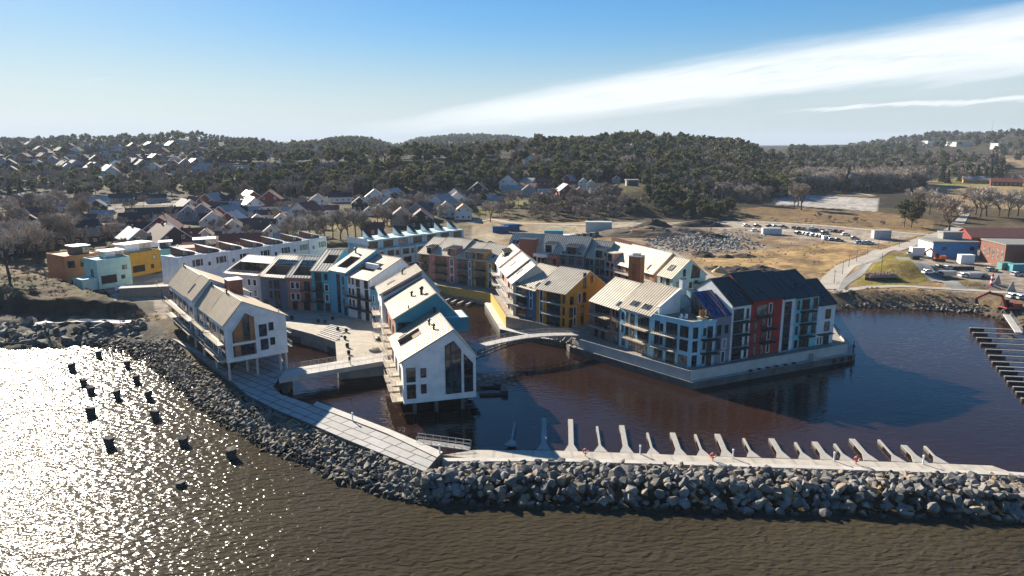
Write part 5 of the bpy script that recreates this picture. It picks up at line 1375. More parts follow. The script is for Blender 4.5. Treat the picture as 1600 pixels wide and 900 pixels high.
# retaining walls of the channel
def wall_thing(pts, z0, z1, th, m, label, name='timber_wall'):
    f = MB(); v = [G(*p_, z1) for p_ in pts]
    for a, b in zip(v[:-1], v[1:]):
        n = (b - a).cross(V((0, 0, 1))).normalized() * th
        f.hexa([(a.x, a.y, z0), (b.x, b.y, z0), (b.x - n.x, b.y - n.y, z0), (a.x - n.x, a.y - n.y, z0), (a.x, a.y, z1), (b.x, b.y, z1), (b.x - n.x, b.y - n.y, z1), (a.x - n.x, a.y - n.y, z1)])
    return solo(f, name, m, label, 'wall')
wall_thing([(664, 441.5), (672, 443.5), (766, 458.3)], 1.4, 3.95, .3, m_ywood, 'ochre timber retaining wall under the row over the channel')
wall_thing([(766.5, 458.5), (790.3, 494.3)], 1.4, 4.2, .3, mat('timber_gold', (.62, .42, .09), .75, line=(0, .35, .5)), 'golden timber wall in sunshine beside the canal walk')  # sunlit copy of the yellow timber, sunshine put into the brighter colour
wall_thing([(790.6, 494.6), (838, 503.6), (898, 520.4)], 1.4, 4.3, .3, m_timber, 'dark timber wall below the navy and yellow houses')
v = [G(*p_, 3.2) for p_ in [(905, 532), (1078, 582), (1323, 540), (1312, 527)]]
c0 = v[0]; t0 = empty('terrace_wall', c0, 0, 'raised concrete terrace wall with a glass and steel railing round the pier', 'wall')
f = MB()
for a, b in zip(v[:-1], v[1:]):
    a, b = a - c0, b - c0; n = (b - a).cross(V((0, 0, 1))).normalized() * .25
    f.hexa([(a.x + n.x, a.y + n.y, -1.695), (b.x + n.x, b.y + n.y, -1.695), (b.x, b.y, -1.695), (a.x, a.y, -1.695), (a.x + n.x, a.y + n.y, .42), (b.x + n.x, b.y + n.y, .42), (b.x, b.y, .42), (a.x, a.y, .42)])
f.build('parapet', m_concl, t0)
f = MB(); railing_mb(f, [p_ - c0 + V((0, 0, .42)) for p_ in v], .85, 1.3, 4, .025); f.build('railing', m_rail, t0)
f = MB(); a, b = v[1] - c0, v[2] - c0
d = (b - a).normalized(); n = V((d.y, -d.x, 0))
for k in range(7): f.hexa([a.lerp(b, .73) + n * (.3) + d * (k * .32) + V((0, 0, -1.69)), a.lerp(b, .73) + n * 1.5 + d * (k * .32) + V((0, 0, -1.69)), a.lerp(b, .73) + n * 1.5 + d * ((k + 1) * .32) + V((0, 0, -1.69)), a.lerp(b, .73) + n * .3 + d * ((k + 1) * .32) + V((0, 0, -1.69))] + [a.lerp(b, .73) + n * .3 + d * (k * .32) + V((0, 0, -1.5 + .22 * (6 - k))), a.lerp(b, .73) + n * 1.5 + d * (k * .32) + V((0, 0, -1.5 + .22 * (6 - k))), a.lerp(b, .73) + n * 1.5 + d * ((k + 1) * .32) + V((0, 0, -1.5 + .22 * (6 - k))), a.lerp(b, .73) + n * .3 + d * ((k + 1) * .32) + V((0, 0, -1.5 + .22 * (6 - k)))])
f.build('steps', m_conc, t0)
# black rubber fenders lying on the pier ledge, piles under its edge
e0, e1 = G(1082, 598, 1.5), G(1337, 553, 1.5); ed = (e1 - e0).normalized(); en = V((ed.y, -ed.x, 0)); EL = (e1 - e0).length
for k in range(6):
    c = G(1173 + k * 13.5, 580 - k * 2.3, 1.5)
    f = MB(); f.lathe([(.34, 0), (.45, .1), (.45, .22), (.34, .3), (.2, .31)], n=12)
    tag(f.build('rubber_ring', m_black, loc=c), 'black rubber ring lying on the pier ledge below the red house', 'rubber ring', 'rubber rings on the pier ledge')
for k, t_ in enumerate((.85, .905, .96)):
    c = e0.lerp(e1, t_) + en * .12
    f = MB()
    for j in range(12):
        t1, t2 = 2 * PI * j / 12, 2 * PI * (j + 1) / 12
        f.tube(ed * (.42 * math.cos(t1)) + V((0, 0, .42 * math.sin(t1))), ed * (.42 * math.cos(t2)) + V((0, 0, .42 * math.sin(t2))), .17, n=6, cap=False)
    tag(f.build('tyre_fender', m_black, loc=c - V((0, 0, .7))), 'black tyre fender hanging on the edge at the pier head', 'tyre fender', 'tyre fenders at the pier head')
n = 34
for k in range(n):
    c = e0.lerp(e1, (k + .5) / n) - en * .35
    f = MB(); f.tube((0, 0, -1.6), (0, 0, 1.75), .2, n=8)
    tag(f.build('quay_pile', m_concd, loc=c - V((0, 0, 2.0))), 'dark round pile under the front edge of the pier ledge', 'quay pile', 'piles under the pier')
c = G(1333, 552, 1.5)
t0 = empty('mooring_mast', c, 0, 'dark slender mooring mast with a round head at the outer corner of the pier', 'mast')
f = MB(); f.tube((0, 0, 0), (0, 0, 1.5), .16, n=8); f.build('post', m_fdark, t0)
f = MB(); f.lathe([(.1, 1.3), (.34, 1.5), (.36, 1.8), (.15, 2.0), (.08, 2.2), (.05, 3.0)], n=10); f.build('head', m_fdark, t0)

# plaza: broad steps down to the basin, benches, planters
v = vlist([(487, 522), (523, 535), (531, 528), (545, 512), (520, 505)], 3.3)
for k in range(4):
    a, b = G(497 + k * 5.5, 521.5 - k * 4, 3.3), G(527 + k * 4.5, 531.5 - k * 5, 3.3)
    d = b - a
    f = MB(); f.box(0, d.length, -.35, .35, 0, .16, 0); f.box(.0, d.length, .35, .7, 0, .32, 0)
    tag(f.build('stone_step', m_concl, loc=a + V((0, 0, .001)), rz=math.atan2(d.y, d.x)), 'long pale stone step above the basin, %s from the water' % onames[k], 'step', 'long steps on the plaza')
m_plant = mat('evergreen_leaves', (.03, .05, .025), .8, var=.4, scale=4)
for i, (px, py, s) in enumerate(((539, 530.5, .8), (543, 543, 1.0), (545, 554, .9), (528, 517, 1.1), (541, 519, .9), (497, 504, .9), (508, 505, .8), (520, 500, .9), (456, 499, 1.1))):
    c = G(px, py, 3.3)
    t0 = empty('planter', c, rnd.random(), 'dark planter tub on the plaza, %s counted from the bridge inward' % onames[i], 'planter', 'planters on the plaza')
    f = MB(); s *= .7; f.lathe([(.45 * s, 0), (.6 * s, .45), (.5 * s, .46)], n=10); f.build('tub', m_fdark, t0)
    f = MB()
    for k in range(40):
        a = rnd.random() * 2 * PI; r0 = rnd.random() * .5 * s; z = .4 + rnd.random() * .7 * s
        p_ = V((r0 * math.cos(a), r0 * math.sin(a), z)); n_ = V((rnd.uniform(-1, 1), rnd.uniform(-1, 1), rnd.uniform(-.3, 1))).normalized(); u = n_.orthogonal().normalized() * .16; w_ = n_.cross(u)
        f.poly([p_ - u - w_, p_ + u - w_, p_ + u + w_, p_ - u + w_])
    f.build('shrub', m_plant, t0)
for i, (px, py, w_, d_) in enumerate(((592, 531, 1.8, 1.4), (585, 548, 2.6, 2.0))):
    c = G(px, py, 3.3); f = MB(); f.lathe([(d_ * .5, 0), (d_ * .62, .2), (d_ * .6, .55), (d_ * .3, .75)], n=12)
    tag(f.build('covered_tub', m_timber if i else m_fdark, loc=c), ('small dark round tub beside the balconies of the white house', 'large grey round covered tub beside the balconies of the white house')[i], 'tub')
# person leaning on the bridge rail
def person(loc, rz, label, coat, legs, walk=.2):
    t = {}
    me = bpy.data.meshes.new('person'); bm = None
    vs = [(0, 0, .95), (0, 0, 1.2), (0, .0, 1.42), (0, .0, 1.55), (0, .03, 1.68), (-.11, 0, .92), (-.12, walk, .5), (-.12, walk * 1.2 - .02, .08), (-.12, walk * 1.2 + .14, .04), (.11, 0, .92), (.12, -walk * .6, .5), (.12, -walk * 1.3, .1), (.12, -walk * 1.3 + .13, .04), (-.2, 0, 1.42), (-.26, -.02, 1.15), (-.24, .16, .95), (.2, 0, 1.42), (.26, -.02, 1.15), (.24, .16, .95)]
    es = [(0, 1), (1, 2), (2, 3), (3, 4), (0, 5), (5, 6), (6, 7), (7, 8), (0, 9), (9, 10), (10, 11), (11, 12), (2, 13), (13, 14), (14, 15), (2, 16), (16, 17), (17, 18)]
    rs = [.15, .15, .16, .06, .11, .10, .075, .055, .045, .10, .075, .055, .045, .075, .055, .04, .075, .055, .04]
    me.from_pydata(vs, es, [])
    o = bpy.data.objects.new('person', me); COL.objects.link(o)
    sk = o.modifiers.new('skin', 'SKIN'); ss = o.modifiers.new('sub', 'SUBSURF'); ss.levels = ss.render_levels = 1
    if not me.skin_vertices: 
        bpy.context.view_layer.objects.active = o
    for i, r in enumerate(rs): me.skin_vertices[0].data[i].radius = (r, r)
    me.skin_vertices[0].data[0].use_root = True
    dg = bpy.context.evaluated_depsgraph_get(); m2 = bpy.data.meshes.new_from_object(o.evaluated_get(dg))
    o.modifiers.clear(); o.data = m2
    for m in (coat, legs, mat('skin', (.45, .28, .2), .6), mat('hair', (.06, .04, .03), .8)): m2.materials.append(m)
    for p_ in m2.polygons:
        z = p_.center.z; p_.material_index = 1 if z < .93 else 3 if (z > 1.72 or (z > 1.62 and p_.center.y < 0)) else 2 if z > 1.5 else 0
        p_.use_smooth = True
    o.location = loc; o.rotation_euler = (0, 0, rz)
    return tag(o, label, 'person')
person(G(546.5, 568.5, 3.42), R(200), 'person in dark clothes standing at the railing of the flat footbridge', mat('coat_dark', (.03, .03, .04), .8), mat('jeans', (.03, .04, .07), .8))

# ================================================================== dark blocks standing in the sea
st = [(113, 573), (155, 553), (199, 568), (131, 596), (142, 609), (213, 592), (183, 616), (233, 617), (142, 643), (243, 648), (171, 692), (287, 689), (362, 709), (282, 753)]
m_block = mat('block_dark', (.055, .05, .045), .85, var=.35, scale=1.2, bump=.5, bscale=3)
for i, (px, py) in enumerate(st):
    c = G(px, py + 5, 0); f = MB(); s = .62 + .12 * rnd.random() + (.1 if py > 640 else 0); hh = 1.2 + .3 * rnd.random()
    if i == 13: hh = .5
    prof = [(.82, -1.5), (.86, .3), (1.0, hh * .6), (1.06, hh - .15), (.92, hh)]
    ns = 9; base = len(f.v); ph = rnd.random() * 6
    rr = [1 + rnd.uniform(-.14, .14) for _ in range(ns)]
    for r, z in prof:
        for k in range(ns):
            a = 2 * PI * k / ns + ph; g = s * r * rr[k] * (1 + rnd.uniform(-.05, .05)); f.v.append((g * math.cos(a), g * math.sin(a), z + (rnd.uniform(-.1, .1) if z > 1 else 0) + .12 * math.cos(a + i)))
    for q_ in range(len(prof) - 1):
        for k in range(ns):
            j = (k + 1) % ns; f.f.append((base + q_ * ns + k, base + q_ * ns + j, base + (q_ + 1) * ns + j, base + (q_ + 1) * ns + k)); f.m.append(0)
    f.f.append(tuple(base + (len(prof) - 1) * ns + k for k in range(ns))); f.m.append(0)
    o = f.build('sea_block', m_block, loc=c)
    tag(o, 'low dark rock barely rising from the glittering sea, nearest of all' if i == 13 else 'dark rough block standing in the glittering sea off the rock bank', 'sea block', 'dark blocks standing in the sea')

# ================================================================== boulders of the rock bank
def hull_rock(seed, n=15, sq=(1, .8, .65)):
    import bmesh
    r = random.Random(seed); bm = bmesh.new()
    for _ in range(n):
        d = V((r.gauss(0, 1), r.gauss(0, 1), r.gauss(0, 1))).normalized() * r.uniform(.82, 1.05)
        bm.verts.new((d.x * sq[0], d.y * sq[1], d.z * sq[2]))
    g = bmesh.ops.convex_hull(bm, input=bm.verts)
    bmesh.ops.delete(bm, geom=[e for e in g['geom_interior'] if isinstance(e, bmesh.types.BMVert)], context='VERTS')
    bmesh.ops.dissolve_limit(bm, angle_limit=R(9), verts=bm.verts, edges=bm.edges)
    bmesh.ops.bevel(bm, geom=list(bm.edges), offset=.03, segments=1, affect='EDGES', clamp_overlap=True)
    bmesh.ops.triangulate(bm, faces=bm.faces)
    vs = np.array([v.co[:] for v in bm.verts]); bm.verts.index_update(); fs = np.array([[v.index for v in f_.verts] for f_ in bm.faces]); bm.free()
    return vs, fs
def rock_mat(name, c1, c2, c3):
    m = bpy.data.materials.new(name); m.use_nodes = True
    t = NT(m.node_tree); p = t.n['Principled BSDF']; p.inputs['Roughness'].default_value = .8; p.inputs['Specular IOR Level'].default_value = .35
    pos = t.new('ShaderNodeNewGeometry').outputs['Position']
    vo = t.new('ShaderNodeTexVoronoi'); vo.inputs['Scale'].default_value = .55; t.link(pos, vo.inputs['Vector'])
    s = t.new('ShaderNodeSeparateColor'); t.link(vo.outputs['Color'], s.inputs[0])
    n = t.noise(pos, 2.2, 6, .7); n2 = t.noise(pos, 9, 4, .7)
    c = t.mix(t.ramp(s.outputs[0], (.2, .9)), c1, c2); c = t.mix(t.math('MULTIPLY', t.ramp(s.outputs[1], (.78, .86)), .8), c, c3)
    c = t.mix(t.ramp(n, (.35, .7, 0, .65)), c, t.mix(1.0, c, (.5, .48, .45), 'MULTIPLY')); c = t.mix(t.ramp(n2, (.5, .75, 0, .35)), c, (.55, .53, .5))
    sp = t.new('ShaderNodeSeparateXYZ'); t.link(pos, sp.inputs[0])
    c = t.mix(t.ramp(t.math('ADD', sp.outputs[2], t.math('MULTIPLY', n, .5)), (.95, .5, 0, .85)), c, (.022, .02, .014))        # darker towards the waterline
    t.link(c, p.inputs['Base Color'])
    b = t.new('ShaderNodeBump'); b.inputs['Strength'].default_value = .5; b.inputs['Distance'].default_value = .12
    t.link(t.math('ADD', n, t.math('MULTIPLY', n2, .4)), b.inputs['Height']); t.link(b.outputs[0], p.inputs['Normal'])
    return m
m_rock = rock_mat('boulder_granite', (.125, .12, .11), (.27, .25, .225), (.33, .25, .16))
m_rock2 = rock_mat('boulder_slaty', (.10, .09, .075), (.25, .225, .185), (.29, .23, .15))
rocks_a = [hull_rock(100 + i, 11 + i % 4, (1.05, .8, .72)) for i in range(10)]
rocks_b = [hull_rock(200 + i, 10 + i % 4, (1.15, .72, .42)) for i in range(10)]
def rot(rs):
    a, b, c = rs.uniform(0, 2 * PI), rs.uniform(-.5, .5), rs.uniform(-.5, .5)
    b, c = b * 1.8, c * 1.8
    return Matrix.Rotation(a, 3, 'Z') @ Matrix.Rotation(b, 3, 'X') @ Matrix.Rotation(c, 3, 'Y')
place = []                                       # (x, y, z, size, kind)
rs = random.Random(5)
# big boulders along the breakwater: rows from the wall down to the water
top = [G(px, py, 1.6) for px, py in ((672, 738), (735, 722), (866, 721), (1000, 725), (1150, 730), (1300, 735), (1450, 740), (1600, 746), (1760, 752))]
bot = [G(px, py, 0) for px, py in ((655, 782), (735, 788), (866, 792), (1000, 796), (1150, 800), (1300, 804), (1450, 809), (1600, 815), (1760, 823))]
def along(line, t):
    t = min(max(t, 0), .99999) * (len(line) - 1); i = int(t); return line[i].lerp(line[i + 1], t - i)
Ltop = sum((a - b).length for a, b in zip(top[:-1], top[1:]))
nrow = 12
for r in range(nrow):
    v_ = (r + .2) / (nrow - .6)
    n = int(Ltop / 1.2)
    for k in range(n):
        t_ = (k + rs.uniform(.15, .85)) / n
        a, b = along(top, t_), along(bot, t_)
        p_ = a.lerp(b, min(1.05, v_ + rs.uniform(-.05, .05)))
        s = (.48 + .72 * rs.random() ** 1.7) * (1.12 if v_ > .15 else .95) * (.7 if v_ < .08 else 1)
        zz = (1.45 + .75 * math.sin(min(v_ / .6, 1) * PI / 2) if v_ < .74 else 2.2 * max(0, 1 - (v_ - .74) / .26) ** .9 - .15)
        place.append((p_.x, p_.y, zz + rs.uniform(-.25, .2), s, 0))
# slaty rubble along the curved bank
topL = [G(px, py, 2.3) for px, py in ((160, 507), (235, 503), (258, 522), (300, 560), (345, 597), (388, 624), (432, 645), (471, 661), (540, 692), (610, 720), (668, 744))]
botL = [G(px, py, 0) for px, py in ((135, 541), (190, 553), (225, 567), (252, 590), (292, 622), (330, 653), (385, 688), (435, 713), (520, 750), (600, 776), (668, 790))]
LL = sum((a - b).length for a, b in zip(topL[:-1], topL[1:]))
nrow = 17
for r in range(nrow):
    v_ = (r + .1) / (nrow - .8)
    n = int(LL * 1.25 / 1.0)
    for k in range(n):
        t_ = (k + rs.uniform(.1, .9)) / n
        a, b = along(topL, t_), along(botL, t_)
        p_ = a.lerp(b, min(1.04, v_ + rs.uniform(-.035, .035)))
        s = (.3 + .6 * rs.random() ** 1.4) * (1.2 if t_ > .75 else 1)
        place.append((p_.x, p_.y, 2.2 * (1 - v_) + rs.uniform(-.2, .15) - .1, s, 1))
for px0, py0, px1, py1, n, s0 in ((1480, 478, 1600, 505, 110, .7), (1310, 474, 1540, 490, 190, 1.0), (1330, 462, 1500, 474, 40, .7), (1550, 505, 1640, 560, 60, .8)):
    for _ in range(n):
        c = hit(rs.uniform(px0, px1), rs.uniform(py0, py1)); place.append((c.x, c.y, c.z + .1, rs.uniform(.4, 1) * s0, 1))
for _ in range(170):
    c = hit(rs.uniform(-60, 225), rs.uniform(500, 541)); place.append((c.x, c.y, c.z - .35, rs.uniform(.8, 2.6), 1))
app = [s / math.hypot(x, y) if abs(x / max(y, 1)) < .78 and y < 140 else 0 for x, y, z, s, k in place]
orderi = sorted(range(len(place)), key=lambda i: -app[i])
indiv = set(orderi[:300])
meshes = {}
for k, rocks, m in ((0, rocks_a, m_rock), (1, rocks_b, m_rock2)):
    for i, (vs, fs) in enumerate(rocks): meshes[k, i] = numpy_mesh('boulder', vs, fs, [m])
sv = {0: [], 1: []}; sf = {0: [], 1: []}; off = {0: 0, 1: 0}
for i, (x, y, z, s, k) in enumerate(place):
    j = rs.randrange(10); M3 = rot(rs)
    if i in indiv:
        o = bpy.data.objects.new('boulder', meshes[k, j]); COL.objects.link(o)
        o.location = (x, y, z); o.rotation_euler = M3.to_euler(); o.scale = (s, s, s)
        tag(o, 'big angular grey boulder piled along the breakwater' if k == 0 else 'flat dark slab of rock in the curved rock bank', 'boulder', 'boulders along the breakwater' if k == 0 else 'slabs of rock in the curved bank')
    else:
        vs, fs = (rocks_a, rocks_b)[k][j]
        sv[k].append(vs @ np.array(M3).T * s + np.array([x, y, z])); sf[k].append(fs + off[k]); off[k] += len(vs)
for k, nm, m in ((0, 'boulder_heap', m_rock), (1, 'rock_rubble', m_rock2)):
    if sv[k]:
        o = bpy.data.objects.new(nm, numpy_mesh(nm, np.concatenate(sv[k]), np.concatenate(sf[k]), [m])); COL.objects.link(o); kind(o, 'stuff')
        tag(o, 'smaller grey boulders filling the gaps of the breakwater' if k == 0 else 'dark broken rubble of the curved rock bank and shore', 'boulders' if k == 0 else 'rubble')
# ================================================================== town and hillside houses
ORD = ['first', 'second', 'third', 'fourth', 'fifth', 'sixth', 'seventh', 'eighth', 'ninth', 'tenth', 'eleventh', 'twelfth', 'thirteenth', 'fourteenth', 'fifteenth', 'sixteenth', 'seventeenth', 'eighteenth', 'nineteenth', 'twentieth']
REG = []          # (object, phrase, px) labels finished at the end
def finish_labels():
    d = {}
    for o, ph, px in REG: d.setdefault(ph, []).append((px, o))
    for ph, L in d.items():
        L.sort(key=lambda q: q[0])
        for i, (px, o) in enumerate(L):
            if len(L) == 1: o['label'] = ph
            elif i == 0: o['label'] = ph + ', leftmost of its kind'
            elif i == len(L) - 1: o['label'] = ph + ', rightmost of its kind'
            else: o['label'] = ph + ', ' + (ORD[i] if i < 20 else 'twenty-' + ORD[i - 20]) + ' from the left'
HW = {'white': mat('house_white', (.62, .62, .60), .8, var=.08), 'red': mat('house_red', (.20, .045, .03), .8), 'grey': mat('house_grey', (.24, .26, .28), .8), 'dark': mat('house_dark', (.035, .03, .028), .8), 'beige': mat('house_beige', (.42, .34, .24), .8), 'ochre': mat('house_ochre', (.45, .24, .07), .8), 'brick': m_brick, 'teal': mat('house_teal', (.12, .33, .36), .8), 'bluegrey': mat('house_bluegrey', (.10, .15, .19), .8)}
HR = {'black': mat('tiles_black', (.022, .024, .028), .75, var=.3, scale=2, line=(2, .25, .5)), 'brown': mat('tiles_brown', (.11, .06, .045), .8, var=.3, scale=2, line=(2, .25, .5)), 'red': mat('tiles_red', (.21, .065, .04), .8, var=.3, scale=2, line=(2, .25, .5)), 'grey': mat('roofing_grey', (.26, .26, .26), .6), 'pale': mat('roofing_pale', (.36, .35, .34), .5), 'tan': mat('tiles_tan', (.36, .24, .15), .8)}
RNAME = {'black': 'black', 'brown': 'brown', 'red': 'red', 'grey': 'grey', 'pale': 'pale', 'tan': 'tan'}
def house(px, py, wpx, kind_, wall, roof, zone, extra='', eave=None, lfac=None, turn=0.0, detail=True, pt=None):
    c = pt if pt is not None else hit(px, py)
    dist = c.y
    size = wpx / FPX * math.hypot(c.y, H)
    if kind_ in 'g': w = size; l = lfac * size if lfac else min(max(size * 1.35, 8), 16); rz = PI / 2 + turn
    else: l = size; w = size * lfac if lfac else min(max(7.0, size * .55), 9.5); rz = turn
    rz -= math.atan2(c.x, c.y) * .8
    eave = eave or (min(4.6, w * .48) if kind_ in 'g' else 3.6 if kind_ != 'f' else 3.4)
    pitch = .78 if kind_ == 'g' else .62
    t0 = empty('house', c + V((0, 0, -.2)), rz, 'x', 'house')
    REG.append((t0, {'g': '%s gabled house with %s roof %s%s', 's': '%s house with long %s roof %s%s', 'h': '%s house with hipped %s roof %s%s', 'f': '%s house with flat %s roof %s%s'}[kind_] % (dict(bluegrey='blue-grey').get(wall, wall), RNAME[roof], zone, extra), px))
    wm, rm = HW[wall], HR[roof]
    # local x along the ridge, y across
    hl, hw = l / 2, w / 2; rise = hw * pitch
    f = MB()
    if kind_ == 'f':
        f.box(-hl, hl, -hw, hw, -1.5, eave); f.build('wall', wm, t0)
        f = MB(); f.box(-hl - .4, hl + .4, -hw - .4, hw + .4, eave + .003, eave + .35); f.build('roof', rm, t0)
    elif kind_ == 'h':
        f.box(-hl, hl, -hw, hw, -1.5, eave); f.build('wall', wm, t0)
        f = MB(); e = .5; rr = hl - hw * .9; z0, z1 = eave + .003, eave + hw * .5
        A_ = [(-hl - e, -hw - e, z0), (hl + e, -hw - e, z0), (hl + e, hw + e, z0), (-hl - e, hw + e, z0)]; B_, C2 = (-rr, 0, z1), (rr, 0, z1)
        f.poly([A_[0], A_[1], C2, B_]); f.poly([A_[2], A_[3], B_, C2]); f.poly([A_[1], A_[2], C2]); f.poly([A_[3], A_[0], B_]); f.poly(A_[::-1])
        ro = f.build('roof', rm, t0)
        f = MB(); f.box(-.4, .4, -.4, .4, z1 - .5, z1 + 1.2); f.build('chimney', m_brick, ro)
    else:
        f.prism([(-hl, -hw), (hl, -hw), (hl, hw), (-hl, hw)], -1.5, eave)
        for s in (-1, 1):
            q_ = [(s * hl, -hw, eave), (s * hl, hw, eave), (s * hl, 0, eave + rise)]
            f.poly(q_ if s > 0 else q_[::-1])
        f.build('wall', wm, t0)
        f = MB(); o_ = .45; th = .22
        for s in (-1, 1):
            y1 = s * (hw + o_); z1 = eave - o_ * pitch
            a, b, c_, d = V((-hl - o_, y1, z1 + .02)), V((hl + o_, y1, z1 + .02)), V((hl + o_, 0, eave + rise + .02)), V((-hl - o_, 0, eave + rise + .02))
            up = V((0, 0, th))
            f.hexa([a, b, c_, d, a + up, b + up, c_ + up, d + up] if s < 0 else [b, a, d, c_, b + up, a + up, d + up, c_ + up])
        ro = f.build('roof', rm, t0)
        for sx_ in (-1, 1):
            f = MB(); xg = sx_ * (hl + o_ + .04); p0, p1, p2 = (xg, -(hw + o_), eave - o_ * pitch), (xg, 0, eave + rise), (xg, hw + o_, eave - o_ * pitch)
            up = V((0, 0, .3)); e_ = V((.05 * sx_, 0, 0)); q0, q1, q2 = V(p0), V(p1), V(p2)
            f.poly([q0 + e_, q1 + e_, q1 + up + e_, q0 + up + e_]); f.poly([q1 + e_, q2 + e_, q2 + up + e_, q1 + up + e_]); f.poly([q0, q0 + e_, q1 + e_, q1]); f.poly([q1, q1 + e_, q2 + e_, q2])
            i0 = {}; nv = []; 
            for v_ in f.v: nv.append(i0.setdefault(tuple(round(c_, 4) for c_ in v_), len(i0)))
            f.f = [tuple(nv[k] for k in q_) for q_ in f.f]; f.v = list(i0)
            if detail and dist < 760 and (wall != 'white' or roof in ('black', 'brown', 'red')): f.build('bargeboard', m_white, ro)
        f = MB(); xx = rnd.uniform(-.5, .5) * hl; f.box(xx - .35, xx + .35, -.35, .35, eave + rise - .4, eave + rise + 1.1); f.build('chimney', m_brick, ro)
    if detail and dist < 760:
        def wins(face, length, zz, n, ww=1.1, hh=1.25):
            for k in range(n):
                u = length * (k + .5) / n - ww / 2
                f = MB(); f.fbox(face, u - .12, u + ww + .12, zz - .12, zz + hh + .12, -.02, .05, 0); f.fbox(face, u, u + ww, zz, zz + hh, .03, .065, 1); f.fbox(face, u + ww / 2 - .05, u + ww / 2 + .05, zz, zz + hh, .03, .08, 0)
                f.build('window', [m_fwhite if wall != 'dark' else m_fwhite, pick_pane()], t0)
        near_side = face_front(-hl, -hw)
        left_g = face_left(-hl, hw)
        if kind_ == 'g':
            # its gable at -x looks towards the water after the turn
            wins(left_g, w, 1.0, 2 if w < 9 else 3); wins(left_g, w, eave + .1, 1 if w < 8 else 2)
            wins((V((-hl, -hw, 0)), V((1, 0, 0)), V((0, -1, 0))), l, 1.0, 2); wins((V((hl, hw, 0)), V((-1, 0, 0)), V((0, 1, 0))), l, 1.0, 2)
        else:
            wins(near_side, l, 1.1, max(2, int(l / 3.2)))
            wins(face_right(hl, -hw), w, 1.1, 2)
            if kind_ != 'f' and l > 18:
                pass
    return t0
TOWN = 'in the left town'; MID = 'below the wooded slope'; CEN = 'behind the white row houses'; HIL = 'on the left hillside'; RID = 'on the cliff edge'
